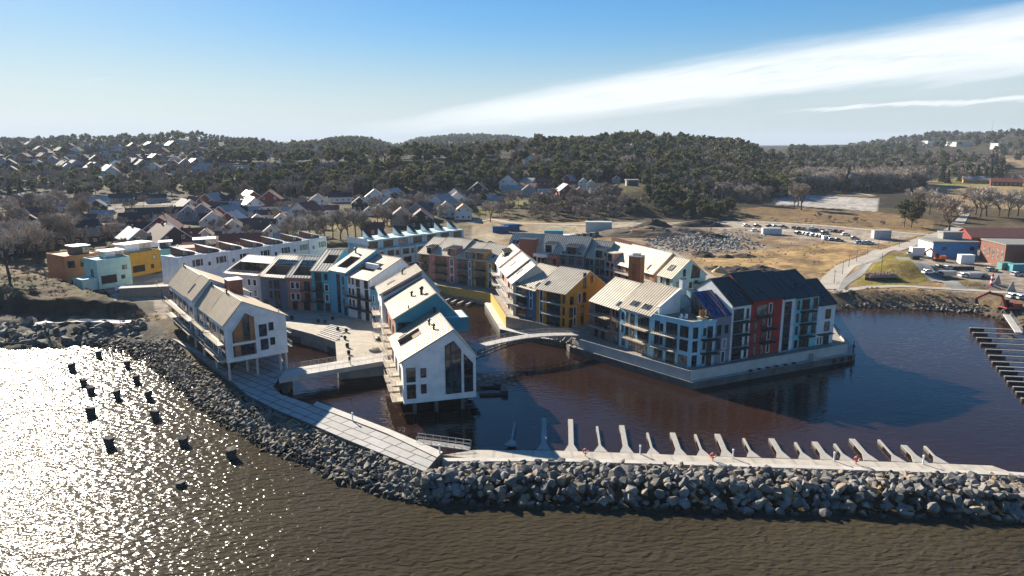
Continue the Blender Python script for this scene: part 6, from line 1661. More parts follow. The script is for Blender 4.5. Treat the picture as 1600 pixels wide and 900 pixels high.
H_ = [
 (125, 364, 52, 's', 'red', 'black', TOWN), (124, 380, 58, 's', 'dark', 'tan', TOWN), (220, 398, 62, 'h', 'red', 'pale', TOWN), (213, 350, 44, 's', 'red', 'black', TOWN), (228, 366, 46, 's', 'brick', 'black', TOWN),
 (254, 342, 96, 's', 'white', 'black', TOWN, ', a long terrace'), (262, 378, 34, 'g', 'white', 'pale', TOWN), (303, 376, 30, 's', 'white', 'red', TOWN), (297, 344, 28, 'g', 'grey', 'brown', TOWN), (190, 316, 32, 's', 'bluegrey', 'black', TOWN), (245, 316, 28, 's', 'grey', 'black', TOWN), (222, 314, 18, 's', 'red', 'brown', TOWN),
 (22, 365, 36, 's', 'dark', 'black', TOWN), (38, 384, 26, 'g', 'beige', 'black', TOWN), (72, 352, 26, 's', 'red', 'brown', TOWN), (20, 398, 40, 's', 'dark', 'brown', TOWN), (95, 330, 24, 's', 'white', 'grey', TOWN), (172, 372, 30, 's', 'dark', 'grey', TOWN), (160, 345, 30, 's', 'white', 'pale', TOWN),
 (362, 321, 74, 's', 'bluegrey', 'black', TOWN, ', a long terrace'), (318, 342, 32, 'g', 'grey', 'brown', TOWN), (358, 341, 54, 's', 'white', 'black', TOWN, ' and three dormers'), (336, 358, 38, 'g', 'white', 'brown', TOWN), (425, 330, 40, 's', 'white', 'red', TOWN), (417, 344, 34, 's', 'white', 'brown', TOWN), (440, 352, 22, 'g', 'white', 'tan', TOWN),
 (497, 326, 30, 'g', 'white', 'brown', MID), (512, 336, 34, 's', 'white', 'red', MID), (532, 315, 34, 's', 'white', 'black', MID), (586, 318, 30, 'g', 'white', 'grey', MID), (563, 328, 24, 'g', 'dark', 'black', MID), (578, 336, 16, 'g', 'white', 'brown', MID), (594, 334, 18, 'g', 'white', 'brown', MID), (612, 331, 26, 'g', 'white', 'black', MID),
 (366, 368, 30, 'g', 'white', 'brown', CEN), (402, 368, 36, 's', 'white', 'brown', CEN), (364, 386, 34, 's', 'brick', 'red', CEN), (292, 388, 40, 's', 'white', 'red', CEN), (322, 376, 22, 'g', 'white', 'tan', CEN), (402, 350, 18, 'g', 'white', 'grey', CEN), (468, 324, 22, 's', 'beige', 'tan', MID), (455, 338, 24, 's', 'white', 'pale', TOWN), (583, 366, 34, 's', 'red', 'brown', CEN), (395, 385, 28, 's', 'red', 'red', CEN), (425, 372, 24, 'g', 'white', 'black', CEN), (440, 384, 20, 's', 'white', 'grey', CEN), (330, 390, 26, 'g', 'beige', 'red', CEN),
 (656, 312, 26, 's', 'dark', 'brown', MID), (688, 311, 26, 's', 'white', 'brown', MID), (747, 306, 30, 'g', 'dark', 'black', MID, ' with white bargeboards'), (715, 322, 30, 'g', 'white', 'red', MID), (698, 337, 28, 'g', 'white', 'black', MID), (724, 341, 26, 'g', 'white', 'tan', MID), (628, 350, 34, 'g', 'beige', 'brown', MID), (659, 353, 34, 'g', 'dark', 'red', MID), (758, 317, 24, 's', 'teal', 'pale', MID), (777, 320, 16, 's', 'teal', 'grey', MID), (740, 318, 14, 's', 'white', 'grey', MID), (638, 332, 18, 's', 'white', 'red', MID), (668, 332, 18, 's', 'grey', 'black', MID),
 (800, 303, 32, 's', 'beige', 'grey', MID), (852, 301, 24, 's', 'white', 'brown', MID), (826, 306, 20, 'g', 'grey', 'black', MID), (848, 313, 14, 'g', 'red', 'red', MID), (912, 294, 18, 'g', 'white', 'black', MID), (924, 295, 16, 'g', 'white', 'black', MID), (934, 300, 24, 's', 'white', 'tan', MID), (906, 304, 14, 'g', 'white', 'brown', MID), (880, 300, 14, 's', 'white', 'pale', MID), (963, 285, 12, 'g', 'grey', 'black', MID),
 (628, 258, 40, 'f', 'bluegrey', 'grey', RID), (682, 261, 32, 'f', 'bluegrey', 'black', RID), (768, 254, 26, 's', 'white', 'brown', RID), (797, 258, 22, 's', 'red', 'red', RID), (828, 257, 16, 'g', 'white', 'black', RID), (856, 258, 44, 's', 'white', 'brown', RID), (397, 269, 28, 's', 'dark', 'pale', RID), (428, 266, 34, 's', 'dark', 'pale', RID), (472, 263, 36, 'f', 'dark', 'grey', RID), (515, 265, 26, 's', 'dark', 'pale', RID), (356, 270, 26, 's', 'dark', 'pale', RID), (340, 259, 34, 's', 'brick', 'brown', RID),
 (967, 241, 26, 'h', 'dark', 'red', 'on the forested hill'), (885, 240, 34, 's', 'brick', 'red', 'on the forested hill'),
 (177, 278, 26, 'g', 'white', 'red', HIL), (242, 271, 24, 'g', 'white', 'black', HIL), (220, 271, 20, 's', 'dark', 'black', HIL), (85, 252, 14, 'g', 'white', 'grey', HIL), (60, 262, 14, 'g', 'white', 'brown', HIL), (178, 236, 24, 's', 'white', 'pale', HIL), (192, 243, 18, 's', 'white', 'grey', HIL), (237, 246, 34, 'f', 'white', 'pale', HIL), (273, 251, 26, 'f', 'white', 'pale', HIL), (6, 257, 12, 'g', 'grey', 'black', HIL), (281, 222, 16, 'f', 'white', 'pale', HIL), (302, 227, 18, 'f', 'white', 'pale', HIL), (295, 214, 18, 'f', 'teal', 'pale', HIL), (152, 215, 18, 's', 'bluegrey', 'pale', HIL), (72, 292, 24, 'f', 'dark', 'grey', HIL), (495, 241, 18, 'g', 'white', 'grey', HIL), (527, 242, 38, 'f', 'teal', 'grey', HIL), (409, 225, 16, 'f', 'white', 'pale', HIL), (348, 232, 20, 'f', 'bluegrey', 'pale', HIL),
 (1222, 268, 22, 's', 'dark', 'grey', 'at the wood edge'), (1190, 267, 12, 's', 'white', 'grey', 'at the wood edge'), (1523, 286, 32, 's', 'ochre', 'grey', 'by the fields'), (1571, 290, 40, 's', 'red', 'red', 'by the fields'), (1598, 284, 24, 's', 'red', 'tan', 'by the fields'), (1557, 259, 22, 's', 'red', 'brown', 'by the fields'), (1488, 273, 10, 's', 'white', 'grey', 'by the fields')]
for h in H_:
    house(*h)
# more small houses scattered over the left hillside and the far right hill
for (x0, x1, y0, y1, n, zone, walls) in ((-40, 330, 221, 274, 120, HIL, 'white white dark grey bluegrey red'), (330, 560, 219, 250, 44, HIL, 'white dark grey'), (560, 640, 224, 238, 8, HIL, 'white grey'), (1330, 1560, 208, 219, 22, 'on the far right hill', 'white dark grey red'), (0, 300, 318, 392, 18, TOWN, 'white dark red beige'), (330, 480, 318, 362, 14, TOWN, 'white white red'), (600, 720, 308, 345, 7, MID, 'white white grey'), (780, 900, 290, 310, 8, MID, 'white white red')):
    done = 0; tries = 0; used = [(h[0], h[1]) for h in H_]
    while done < n and tries < 900:
        tries += 1
        px, py = rnd.uniform(x0, x1), rnd.uniform(y0, y1)
        sp = 10 if y1 < 300 else 22
        if any(abs(px - a) < sp and abs(py - b) < sp * .35 for a, b in used): continue
        c = hit(px, py)
        if c.y > 2200: continue
        used.append((px, py)); done += 1
        w_ = rnd.uniform(9, 14) * FPX / c.y
        house(px, py, w_, rnd.choice('ggss' if py > 250 else 'ssfg'), rnd.choice(walls.split()), rnd.choice(('black', 'brown', 'pale', 'grey', 'red') if y1 > 300 else ('black', 'pale', 'black', 'grey', 'red', 'brown')), zone, turn=rnd.uniform(-.5, .5), pt=c)
# white works buildings on the far right hill
for i, (px, py, w_) in enumerate(((1420, 227, 20), (1438, 226, 22), (1460, 227, 30), (1484, 226, 18), (1500, 228, 22), (1562, 232, 18))):
    c = hit(px, py); L = w_ / FPX * c.y
    f = MB(); f.box(-L / 2, L / 2, -10, 10, -2, 5 + (i % 3) * 1.5); f.box(-L / 2 - .3, L / 2 + .3, -10.3, 10.3, 5.003 + (i % 3) * 1.5, 5.6 + (i % 3) * 1.5)
    t0 = empty('factory_hall', c, 0, 'x', 'hall'); REG.append((t0, 'low white factory hall on the far right hill', px))
    f.build('wall', HW['white'], t0)
c = hit(1548, 214); f = MB(); f.tube((0, 0, 0), (0, 0, 38), .9, .3, 6); tag(f.build('radio_mast', m_galv, loc=c), 'tall thin radio mast on the far right skyline', 'mast')
c = hit(1408, 216); f = MB(); f.tube((0, 0, 0), (0, 0, 26), .7, .3, 6); f.box(-4, 4, -.5, .5, 20, 20.8); tag(f.build('pylon', m_galv, loc=c), 'small power pylon on the hill left of the white halls', 'pylon')
# bunker on the hillock
c = hit(987, 291); f = MB(); f.box(-4.2, 4.2, -3, 3, -1, 4.2, 0); f.box(-4.6, 4.6, -3.4, 3.4, 4.203, 4.8, 0); f.box(-2.8, 3.8, -3.05, -3.005, .2, 3.9, 1)
tag(f.build('concrete_shelter', [m_conc, m_fdark], loc=c), 'square concrete shelter on the grassy hillock', 'shelter')

# ================================================================== trees
m_bark = mat('bark', (.075, .055, .04), .9, var=.3, scale=3)
m_twig = mat('twigs', (.33, .265, .21), .9, var=.35, scale=.5)
m_twig2 = mat('twigs_grey', (.47, .40, .335), .9, var=.3, scale=.5)
def leafmat(name, col, var):
    m = bpy.data.materials.new(name); m.use_nodes = True
    t = NT(m.node_tree); p = t.n['Principled BSDF']; p.inputs['Roughness'].default_value = .75; p.inputs['Specular IOR Level'].default_value = .2
    oi = t.new('ShaderNodeObjectInfo'); pos = t.new('ShaderNodeNewGeometry').outputs['Position']
    n = t.noise(pos, .45, 3, .6); n2 = t.noise(pos, .035, 2, .5)
    c = t.mix(t.ramp(n, (.3, .7)), tuple(q * (1 - var) for q in col), tuple(q * (1 + var) for q in col))
    n3 = t.noise(pos, .11, 2, .5)
    c = t.mix(1.0, c, t.mix(t.ramp(n3, (.32, .68)), (.5, .52, .55), (1.5, 1.4, 1.25)), 'MULTIPLY')
    c = t.mix(t.ramp(n2, (.35, .65, 0, .7)), c, (col[0] * 1.7, col[1] * 1.15, col[2] * .9))
    c = t.mix(t.math('MULTIPLY', oi.outputs['Random'], .5), c, t.mix(1.0, c, (.55, .62, .7), 'MULTIPLY'))
    t.link(c, p.inputs['Base Color'])
    tr = t.new('ShaderNodeBsdfTranslucent'); t.link(c, tr.inputs['Color'])
    mx = t.new('ShaderNodeMixShader'); mx.inputs[0].default_value = .4; t.link(p.outputs[0], mx.inputs[1]); t.link(tr.outputs[0], mx.inputs[2]); t.link(mx.outputs[0], t.n['Material Output'].inputs[0])
    return m
m_pine = leafmat('pine_needles', (.085, .105, .045), .5)
m_spruce = leafmat('spruce_needles', (.045, .065, .034), .4)
def quads_mesh(name, P, U, Wv, m):
    """rectangles centred at P with half vectors U, Wv"""
    n = len(P); vs = np.stack([P - U - Wv, P + U - Wv, P + U + Wv, P - U + Wv], 1).reshape(-1, 3)
    return numpy_mesh(name, vs, np.arange(n * 4).reshape(n, 4), [m])
def bare_parts(seed, h, spread=.5, ntw=900, depth=4):
    """trunk mesh builder, twig arrays (a0, a1)"""
    r = random.Random(seed); tb = MB(); tw = []
    def grow(p, d, L, rad, k):
        q = p + d * L
        tb.tube(p, q, rad, rad * .68, 6 if k == 0 else 4 if k < 3 else 3, cap=False)
        if k >= depth: 
            tw.append((q, d, L)); return
        n = r.choice((2, 3)) if k else r.choice((3, 4, 4))
        for i in range(n):
            nd = (d + V((r.gauss(0, 1), r.gauss(0, 1), r.gauss(.25, .6))).normalized() * (spread + .25 * r.random())).normalized()
            if nd.z < -.1: nd.z = .05
            grow(p.lerp(q, r.uniform(.7, 1.0)) if i else q, nd, L * r.uniform(.62, .82), rad * .62, k + 1)
        tw.append((q, d, L))
    grow(V((0, 0, 0)), V((r.gauss(0, .05), r.gauss(0, .05), 1)).normalized(), h * .27, h * .022, 0)
    A = []; B = []
    for _ in range(ntw):
        q, d, L = r.choice(tw)
        s = q + V((r.gauss(0, 1), r.gauss(0, 1), r.gauss(0, 1))) * (L * .22)
        nd = (d + V((r.gauss(0, 1), r.gauss(0, 1), r.gauss(.4, .8))) * .55).normalized()
        A.append(s); B.append(s + nd * r.uniform(.5, 1.0) * h * .11)
    return tb, np.array([a[:] for a in A]), np.array([b[:] for b in B])
def twig_quads(A, B, w, seed):
    rr = np.random.RandomState(seed); d = B - A; L = np.linalg.norm(d, axis=1, keepdims=True)
    s = np.cross(d, rr.normal(size=d.shape)); s /= np.maximum(np.linalg.norm(s, axis=1, keepdims=True), 1e-6)
    return (A + B) / 2, d / 2, s * w
class TreeKind: pass
def make_bare(seed, h, m, ntw=900, w=.035, spread=.5):
    t = TreeKind(); tb, A, B = bare_parts(seed, h, spread, ntw)
    t.trunk = tb.mesh('trunk', [m_bark]); P, Uq, Wq = twig_quads(A, B, w, seed); t.q = (P, Uq, Wq); t.crown = quads_mesh('crown', P, Uq, Wq, m); t.h = float(np.percentile(np.maximum(A[:, 2], B[:, 2]), 99))
    return t
def make_pine(seed, h, m, n=1100, conic=False, s0=.34):
    t = TreeKind(); r = np.random.RandomState(seed); tb = MB()
    tb.tube((0, 0, 0), (r.normal(0, .15), r.normal(0, .15), h * .94), h * .018, h * .005, 6)
    if conic:
        z = h * (.1 + .9 * r.rand(n) ** 1.25); R_ = (1 - z / h) * h * .22 + .15; a = r.rand(n) * 2 * PI; rad = R_ * np.sqrt(r.rand(n)) * (1 + .25 * np.sin(z * 5 + 0 * a))
        P = np.stack([rad * np.cos(a), rad * np.sin(a), z - rad * .35], 1)
    else:
        k = 15; cz = h * (.38 + .58 * r.rand(k)); cr = h * .24 * np.sin(np.clip((cz / h - .30) / .72, .05, 1) * PI) ** .6; ca = r.rand(k) * 2 * PI
        C0 = np.stack([cr * np.cos(ca) * r.rand(k) ** .4, cr * np.sin(ca) * r.rand(k) ** .4, cz], 1)
        i = r.randint(0, k, n); g = r.normal(size=(n, 3)); g /= np.linalg.norm(g, axis=1, keepdims=True)
        P = C0[i] + g * (r.rand(n, 1) ** .5) * np.array([h * .135, h * .135, h * .075]) * (.7 + .6 * r.rand(k)[i][:, None])
        for c in C0: tb.tube((0, 0, c[2] - h * .06), tuple(c), h * .007, h * .002, 3, cap=False)
    nrm = r.normal(size=(n, 3)); nrm[:, 2] += .4; nrm /= np.linalg.norm(nrm, axis=1, keepdims=True)
    u = np.cross(nrm, r.normal(size=(n, 3))); u /= np.linalg.norm(u, axis=1, keepdims=True); v = np.cross(nrm, u)
    s = s0 * (.6 + .8 * r.rand(n, 1)) * h / 12
    t.q = (P, u * s * 1.4, v * s * .55); t.trunk = tb.mesh('trunk', [m_bark]); t.crown = quads_mesh('crown', *t.q, m); t.h = h
    return t
bares = [make_bare(10 + i, 11, m_twig if i % 2 else m_twig2, 1000, .05, (.45, .6, .5, .7, .55)[i]) for i in range(5)]
bigbare = make_bare(31, 14, m_twig, 1700, .05, .75)
pines = [make_pine(40 + i, 12, m_pine, 1000) for i in range(4)]
spruces = [make_pine(60 + i, 13, m_spruce, 1000, True) for i in range(3)]
bushes = [make_bare(80 + i, 4.5, m_twig if i else m_twig2, 700, .035, .9) for i in range(2)]
TREES = []      # (kind, x, y, z, scale, group key)
def trees_at(px, py, h, kind_, zone): 
    c = hit(px, py); TREES.append((kind_, c.x, c.y, c.z, h * 1.3, zone))
def scatter(pts, n, hmin, hmax, mix, zone, y0=0, y1=1e9, dens=None):
    """random trees inside an image-space outline read off the photograph, stood on the terrain there"""
    xs = [p_[0] for p_ in pts]; ys = [p_[1] for p_ in pts]
    done = tries = 0
    while done < n and tries < n * 12:
        tries += 1
        px, py = rnd.uniform(min(xs), max(xs)), rnd.uniform(min(ys), max(ys))
        if not inpoly(np.array([px]), np.array([py]), pts)[0]: continue
        c = hit(px, py)
        if not (y0 < c.y < y1): continue
        k = rnd.choices(list(mix), list(mix.values()))[0]
        TREES.append((k, c.x, c.y, c.z, rnd.uniform(hmin, hmax) * {'bush': .42, 'bare': 1.0}.get(k, 1.1), zone)); done += 1
def scatter_xy(pxr, Yr, n, hmin, hmax, mix, zone):
    for _ in range(n):
        px = rnd.uniform(*pxr); Y = math.sqrt(rnd.uniform(Yr[0] ** 2, Yr[1] ** 2)); X = (px - 800) / 1075 * Y
        k = rnd.choices(list(mix), list(mix.values()))[0]
        TREES.append((k, X, Y, hz(X, Y), rnd.uniform(hmin, hmax) * (1.0 if k == 'bare' else 1.2), zone))
# singled out trees
for px, py, h in ((456, 384, 8), (470, 380, 9), (484, 378, 9.5), (497, 376, 9), (508, 375, 9), (520, 373, 9.5), (532, 374, 9), (544, 371, 10), (556, 372, 10.5), (566, 371, 9), (575, 367, 9)): trees_at(px, py, h, 'bare', 'row left of the pale turquoise terrace')
for px, py, h in ((15, 434, 12), (60, 412, 12), (77, 403, 13), (30, 404, 12), (5, 392, 13), (45, 386, 13), (92, 392, 11), (110, 398, 10)): trees_at(px, py, h, 'bare', 'heath at the left edge')
for px, py, h in ((1163, 316, 9), (1172, 317, 10), (1188, 318, 9), (1200, 317, 9), (1240, 327, 12), (1252, 328, 13), (1247, 322, 12), (1428, 332, 12), (1440, 340, 12), (1452, 335, 12), (1524, 336, 13), (1531, 340, 14), (1541, 338, 13), (1560, 338, 11), (1575, 340, 12), (1590, 338, 12)): trees_at(px, py, h, 'bare', 'surroundings of the gravel pitch')
trees_at(1482, 366, 14, 'big', 'one')
for px, py, h in ((1413, 354, 11), (1424, 356, 10), (1432, 348, 10)): trees_at(px, py, h, 'pine', 'group by the car park road')
for px, py, h in ((766, 347, 9), (624, 341, 9), (632, 338, 8), (655, 325, 8), (687, 341, 7), (600, 356, 8), (590, 348, 8)): trees_at(px, py, h, 'bare', 'gardens below the wooded slope')
# wooded areas
B_, P_, S_, U_ = 'bare', 'pine', 'spruce', 'bush'
scatter([(0, 318), (140, 318), (130, 345), (110, 385), (80, 400), (0, 410)], 55, 8, 13, {B_: 1}, 'copse at the left edge of the town')
scatter([(0, 325), (480, 320), (560, 345), (470, 385), (280, 395), (120, 400), (0, 400)], 130, 5, 9, {B_: 8, U_: 4, S_: .5}, 'gardens in the left town')
scatter([(560, 315), (900, 300), (880, 330), (740, 345), (620, 360), (560, 340)], 110, 5, 9, {B_: 7, U_: 4, P_: .7}, 'gardens below the wooded slope')
scatter([(0, 272), (300, 268), (420, 280), (560, 285), (600, 300), (540, 312), (300, 312), (0, 312)], 520, 7, 12, {B_: 5, P_: 5, S_: 1}, 'dark slope above the left town')
scatter([(390, 268), (600, 262), (900, 262), (960, 285), (900, 300), (600, 306), (390, 300)], 560, 7, 13, {B_: 3, P_: 7, S_: 2}, 'steep slope in the middle')
scatter([(530, 250), (640, 262), (700, 255), (760, 262), (840, 262), (840, 250), (700, 245), (560, 244)], 70, 9, 14, {B_: 1, P_: 8}, 'cliff edge')
scatter([(0, 222), (330, 222), (330, 272), (0, 274)], 1100, 5, 8.5, {B_: 6, P_: 5, S_: 1}, 'left hillside between its houses')
scatter([(330, 222), (560, 222), (560, 258), (330, 258)], 520, 7, 12, {B_: 3, P_: 6}, 'left hillside')
scatter([(825, 300), (960, 300), (1000, 330), (960, 345), (830, 345)], 260, 5, 8, {B_: 5, U_: 6, P_: .3}, 'hillock with the shelter, left flank')
scatter([(1010, 290), (1130, 306), (1150, 340), (1060, 345), (1000, 330)], 150, 5, 9, {P_: 6, U_: 3, B_: 1}, 'hillock with the shelter, right flank')
scatter([(1130, 335), (1290, 345), (1450, 352), (1450, 358), (1290, 352), (1130, 346)], 26, 3, 5, {U_: 5, B_: 1}, 'bank above the car park')
scatter_xy((840, 1240), (500, 560), 220, 9, 13, {B_: 4, P_: 5, S_: 1}, 'foot of the forested hill')
scatter_xy((1000, 1160), (480, 600), 260, 8, 11, {B_: 12, P_: 1}, 'grey wood edge below the forested hill')
scatter_xy((1140, 1250), (540, 720), 160, 9, 13, {B_: 8, P_: 2}, 'forest')
scatter_xy((830, 1245), (560, 860), 1050, 7, 15, {B_: 4, P_: 8, S_: .6}, 'forest')
scatter_xy((460, 640), (1000, 1900), 500, 10, 15, {B_: 1, P_: 5}, 'forest')
scatter_xy((600, 900), (620, 1250), 420, 8, 12, {B_: 6, P_: 3}, 'forest')
scatter_xy((600, 900), (1700, 2800), 900, 12, 17, {P_: 7, B_: 1}, 'forest')
scatter_xy((1235, 1440), (560, 640), 220, 13, 18, {B_: 8, S_: .4}, 'tree belt behind the gravel pitch')
scatter_xy((1150, 1250), (520, 600), 90, 10, 14, {B_: 6, P_: 2}, 'tree belt behind the gravel pitch')
scatter_xy((1240, 1560), (640, 980), 430, 10, 14, {B_: 7, S_: 2, P_: 1.5}, 'forest')
scatter_xy((1230, 1420), (950, 1400), 330, 10, 15, {P_: 5, S_: 2, B_: 5}, 'forest')
scatter_xy((1320, 1620), (1200, 2100), 520, 9, 14, {P_: 4, B_: 5}, 'forest')
scatter_xy((1540, 1900), (720, 1200), 300, 9, 14, {P_: 4, B_: 5}, 'forest')
scatter_xy((-120, 480), (1050, 1500), 500, 8, 13, {P_: 5, B_: 5}, 'forest')
scatter_xy((-500, 0), (350, 1200), 300, 8, 13, {P_: 4, B_: 6}, 'forest')
scatter_xy((1600, 2100), (380, 760), 200, 8, 13, {P_: 3, B_: 6}, 'forest')
scatter([(-40, 412), (60, 418), (130, 440), (170, 460), (60, 464), (-40, 462)], 90, 2.2, 4, {U_: 1}, 'heath at the left edge')
scatter([(160, 500), (245, 486), (250, 500), (200, 505)], 12, 2, 3.5, {U_: 1}, 'heath at the left edge')
scatter([(1290, 452), (1440, 455), (1560, 466), (1500, 474), (1310, 470)], 60, 1.8, 3.5, {U_: 1}, 'rough bank above the right shore')
scatter([(1000, 396), (1290, 378), (1290, 420), (1100, 426)], 70, 1.5, 3, {U_: 1}, 'straw-coloured field')
# keep trees off the houses
hp = np.array([(o.location.x, o.location.y) for o, ph, px in REG])
def clear(x, y): 
    dd = np.array([x, y]) - hp; r_ = hp / np.linalg.norm(hp, axis=1, keepdims=True)
    al = (dd * r_).sum(1); ac = np.abs(dd[:, 0] * r_[:, 1] - dd[:, 1] * r_[:, 0]); farh = hp[:, 1] > 480
    return not (((al ** 2 + ac ** 2) < 34) | (farh & (al < 0) & (al > -26) & (ac < 8))).any()
TREES = [q for q in TREES if q[0] == 'big' or 'row left' in q[5] or clear(q[1], q[2])]
KN = {'bare': (bares, 'bare_tree', 'bare tree'), 'big': ([bigbare], 'bare_tree', 'bare tree'), 'pine': (pines, 'pine_tree', 'pine'), 'spruce': (spruces, 'spruce_tree', 'spruce'), 'bush': (bushes, 'bare_bush', 'bush')}
byk = {}
for q in TREES: byk.setdefault({'big': 'bare'}.get(q[0], q[0]), []).append(q)
for k, L in byk.items():
    def seen(q): 
        a = abs(q[1] / q[2]); return q[4] / q[2] * (1 if a < .8 else .01)
    L.sort(key=lambda q: -seen(q))
    lim = 300
    P0, U0, W0 = {}, {}, {}
    rest = {0: [], 1: [], 2: []}
    for i, (kk, x, y, z, h, zone) in enumerate(L):
        kinds, nm, cat = KN[kk]; T = rnd.choice(kinds); s = h / T.h
        if i < lim:
            t0 = empty(nm, (x, y, z - .15), rnd.random() * 2 * PI)
            t0.scale = (s * rnd.uniform(.9, 1.15),) * 2 + (s,)
            if kk == 'big': tag(t0, 'great twisted bare tree beside the brick red barn', 'tree')
            else:
                zn = zone if zone not in ('forest',) else 'distant forest'
                phr = {'bare': 'leafless brown tree in the ', 'pine': 'dark green pine in the ', 'spruce': 'dark narrow spruce in the ', 'bush': 'low leafless bush in the '}[k]
                tag(t0, phr + zn, cat, zn + ', ' + {'bare': 'leafless', 'pine': 'pines', 'spruce': 'spruces', 'bush': 'bushes'}[k])
            for nme, me in (('trunk', T.trunk), ('crown', T.crown)):
                o = bpy.data.objects.new(nme, me); COL.objects.link(o); o.parent = t0
        else:
            Pq, Uq, Wq = T.q; n = 110 if y > 1000 else 190 if y > 600 else 300
            sel = nr.choice(len(Pq), min(n, len(Pq)), replace=False); g = math.sqrt(len(Pq) / len(sel)) 
            gl = g if k in ('pine', 'spruce') else min(g, 1.6)
            a = rnd.random() * 2 * PI; Rm = np.array([[math.cos(a), -math.sin(a), 0], [math.sin(a), math.cos(a), 0], [0, 0, 1]]).T
            wf = g if k in ('pine', 'spruce') else g * 1.6
            rest[0].append(Pq[sel] @ Rm * s + np.array([x, y, z])); rest[1].append(Uq[sel] @ Rm * s * gl); rest[2].append(Wq[sel] @ Rm * s * wf)
            if k == 'bare':     # a visible stem
                rest[0].append(np.array([[x, y, z + h * .25]])); rest[1].append(np.array([[0, 0, h * .25]])); rest[2].append(np.array([[h * .018, 0, 0]]))
    if rest[0]:
        me = quads_mesh('woods', np.concatenate(rest[0]), np.concatenate(rest[1]), np.concatenate(rest[2]), {'bare': m_twig, 'pine': m_pine, 'spruce': m_spruce, 'bush': m_twig2}[k])
        nm = {'bare': 'leafless_woods', 'pine': 'pine_forest', 'spruce': 'spruce_woods', 'bush': 'scrub'}[k]
        o = bpy.data.objects.new(nm, me); COL.objects.link(o); kind(o, 'stuff'); tag(o, {'bare': 'far leafless brown woods on the hills', 'pine': 'far dark pine forest covering the hills', 'spruce': 'far dark spruces scattered in the woods', 'bush': 'low leafless scrub on the far slopes'}[k], 'woods')
# ================================================================== roads
def strip(name, pts, width, m, dz=.07):
    """road surface draped over the ground along points read off the photograph"""
    c = [hit(*p_) for p_ in pts]
    fine = []
    for a, b in zip(c[:-1], c[1:]):
        n = max(1, int((b - a).length / 2.5))
        fine += [a.lerp(b, k / n) for k in range(n)]
    fine.append(c[-1])
    xy = np.array([(v.x, v.y) for v in fine])
    for _ in range(6): xy[1:-1] = (xy[:-2] + 2 * xy[1:-1] + xy[2:]) / 4
    d = np.gradient(xy, axis=0); d /= np.linalg.norm(d, axis=1, keepdims=True); nrm = np.stack([-d[:, 1], d[:, 0]], 1)
    offs = np.linspace(-.5, .5, 7) * width
    Vx = xy[:, None, :] + nrm[:, None, :] * offs[None, :, None]
    zz = height(Vx[..., 0], Vx[..., 1])
    zz = np.maximum(zz, zz.mean(1, keepdims=True)) + dz
    n, k = Vx.shape[:2]; vs = np.concatenate([Vx, zz[..., None]], -1).reshape(-1, 3)
    ix = np.arange(n * k).reshape(n, k); fs = np.stack([ix[:-1, :-1], ix[1:, :-1], ix[1:, 1:], ix[:-1, 1:]], -1).reshape(-1, 4)[:, ::-1]
    o = bpy.data.objects.new(name, numpy_mesh(name, vs, fs, [m], smooth=True)); COL.objects.link(o); return kind(o, 'structure'), xy, nrm
m_road = mat('road_gravel', (.40, .36, .30), .9, var=.15, scale=.25, world=True)
m_asph = mat('road_asphalt', (.26, .25, .23), .9, var=.15, scale=.25, world=True)
_, rxy, rn = strip('road', [(1292, 452), (1300, 436), (1325, 415), (1360, 402), (1400, 389), (1440, 375), (1470, 366), (1500, 354)], 6.5, m_road, .12)
strip('road', [(1120, 347), (1200, 347), (1300, 354), (1400, 363), (1470, 369)], 5, m_road, .1)
strip('path', [(1306, 452), (1330, 434), (1352, 418), (1372, 404)], 3.6, m_asph, .1)
strip('path', [(1300, 458), (1350, 449), (1420, 447), (1480, 452), (1550, 456), (1620, 460)], 3.2, m_road, .1)
strip('path', [(1410, 402), (1440, 418), (1462, 436), (1500, 452)], 5, m_asph, .1)
strip('road', [(735, 349), (765, 342), (800, 349), (870, 350), (930, 352)], 5, m_road, .1)
strip('road', [(1210, 306), (1250, 297), (1320, 299), (1365, 306)], 5, m_road, .15)
strip('road', [(1440, 310), (1480, 318), (1510, 330), (1498, 350)], 5, m_road, .15)
strip('road', [(150, 318), (240, 316), (310, 314), (400, 312)], 4.5, m_road, .15)
strip('path', [(54, 513), (90, 509), (140, 505.5), (205, 506)], 1.6, mat('boardwalk_pale', (.62, .60, .56), .7), .55)
t0 = None
a, b = hit(55, 514), hit(32, 541)
f = MB(); f.beam(a - a + V((0, 0, .3)), b - a + V((0, 0, .1)), 1.2, .12)
for k in range(9):
    c = (b - a) * (k / 9); f.beam(c + V((-.6, 0, .42 - .02 * k)), c + V((.6, 0, .42 - .02 * k)), .25, .08)
tag(f.build('shore_steps', m_timber, loc=a), 'narrow steps leading from the boardwalk down the rocks into the sea', 'steps')
c = hit(70, 516); f = MB(); f.tube((0, 0, 0), (0, 0, 2.0), .09, n=6); f.box(-.3, .3, -.05, .05, 1.1, 1.6); tag(f.build('sign_post', m_fdark, loc=c), 'dark sign post standing at the end of the boardwalk', 'sign')
# row of edge stones along the right road
m_est = m_rock
for k in range(46):
    i = int(8 + k * (len(rxy) - 14) / 46); p_ = rxy[i] + rn[i] * 4.4
    o = bpy.data.objects.new('edge_stone', meshes[1, k % 10]); COL.objects.link(o); s = .38 + .12 * rnd.random(); o.scale = (s, s, s)
    o.location = (p_[0], p_[1], hz(*p_) + .2); o.rotation_euler = (0, 0, rnd.random() * 6)
    tag(o, 'dark edge stone in the row along the left side of the gravel road', 'edge stone', 'edge stones along the road')
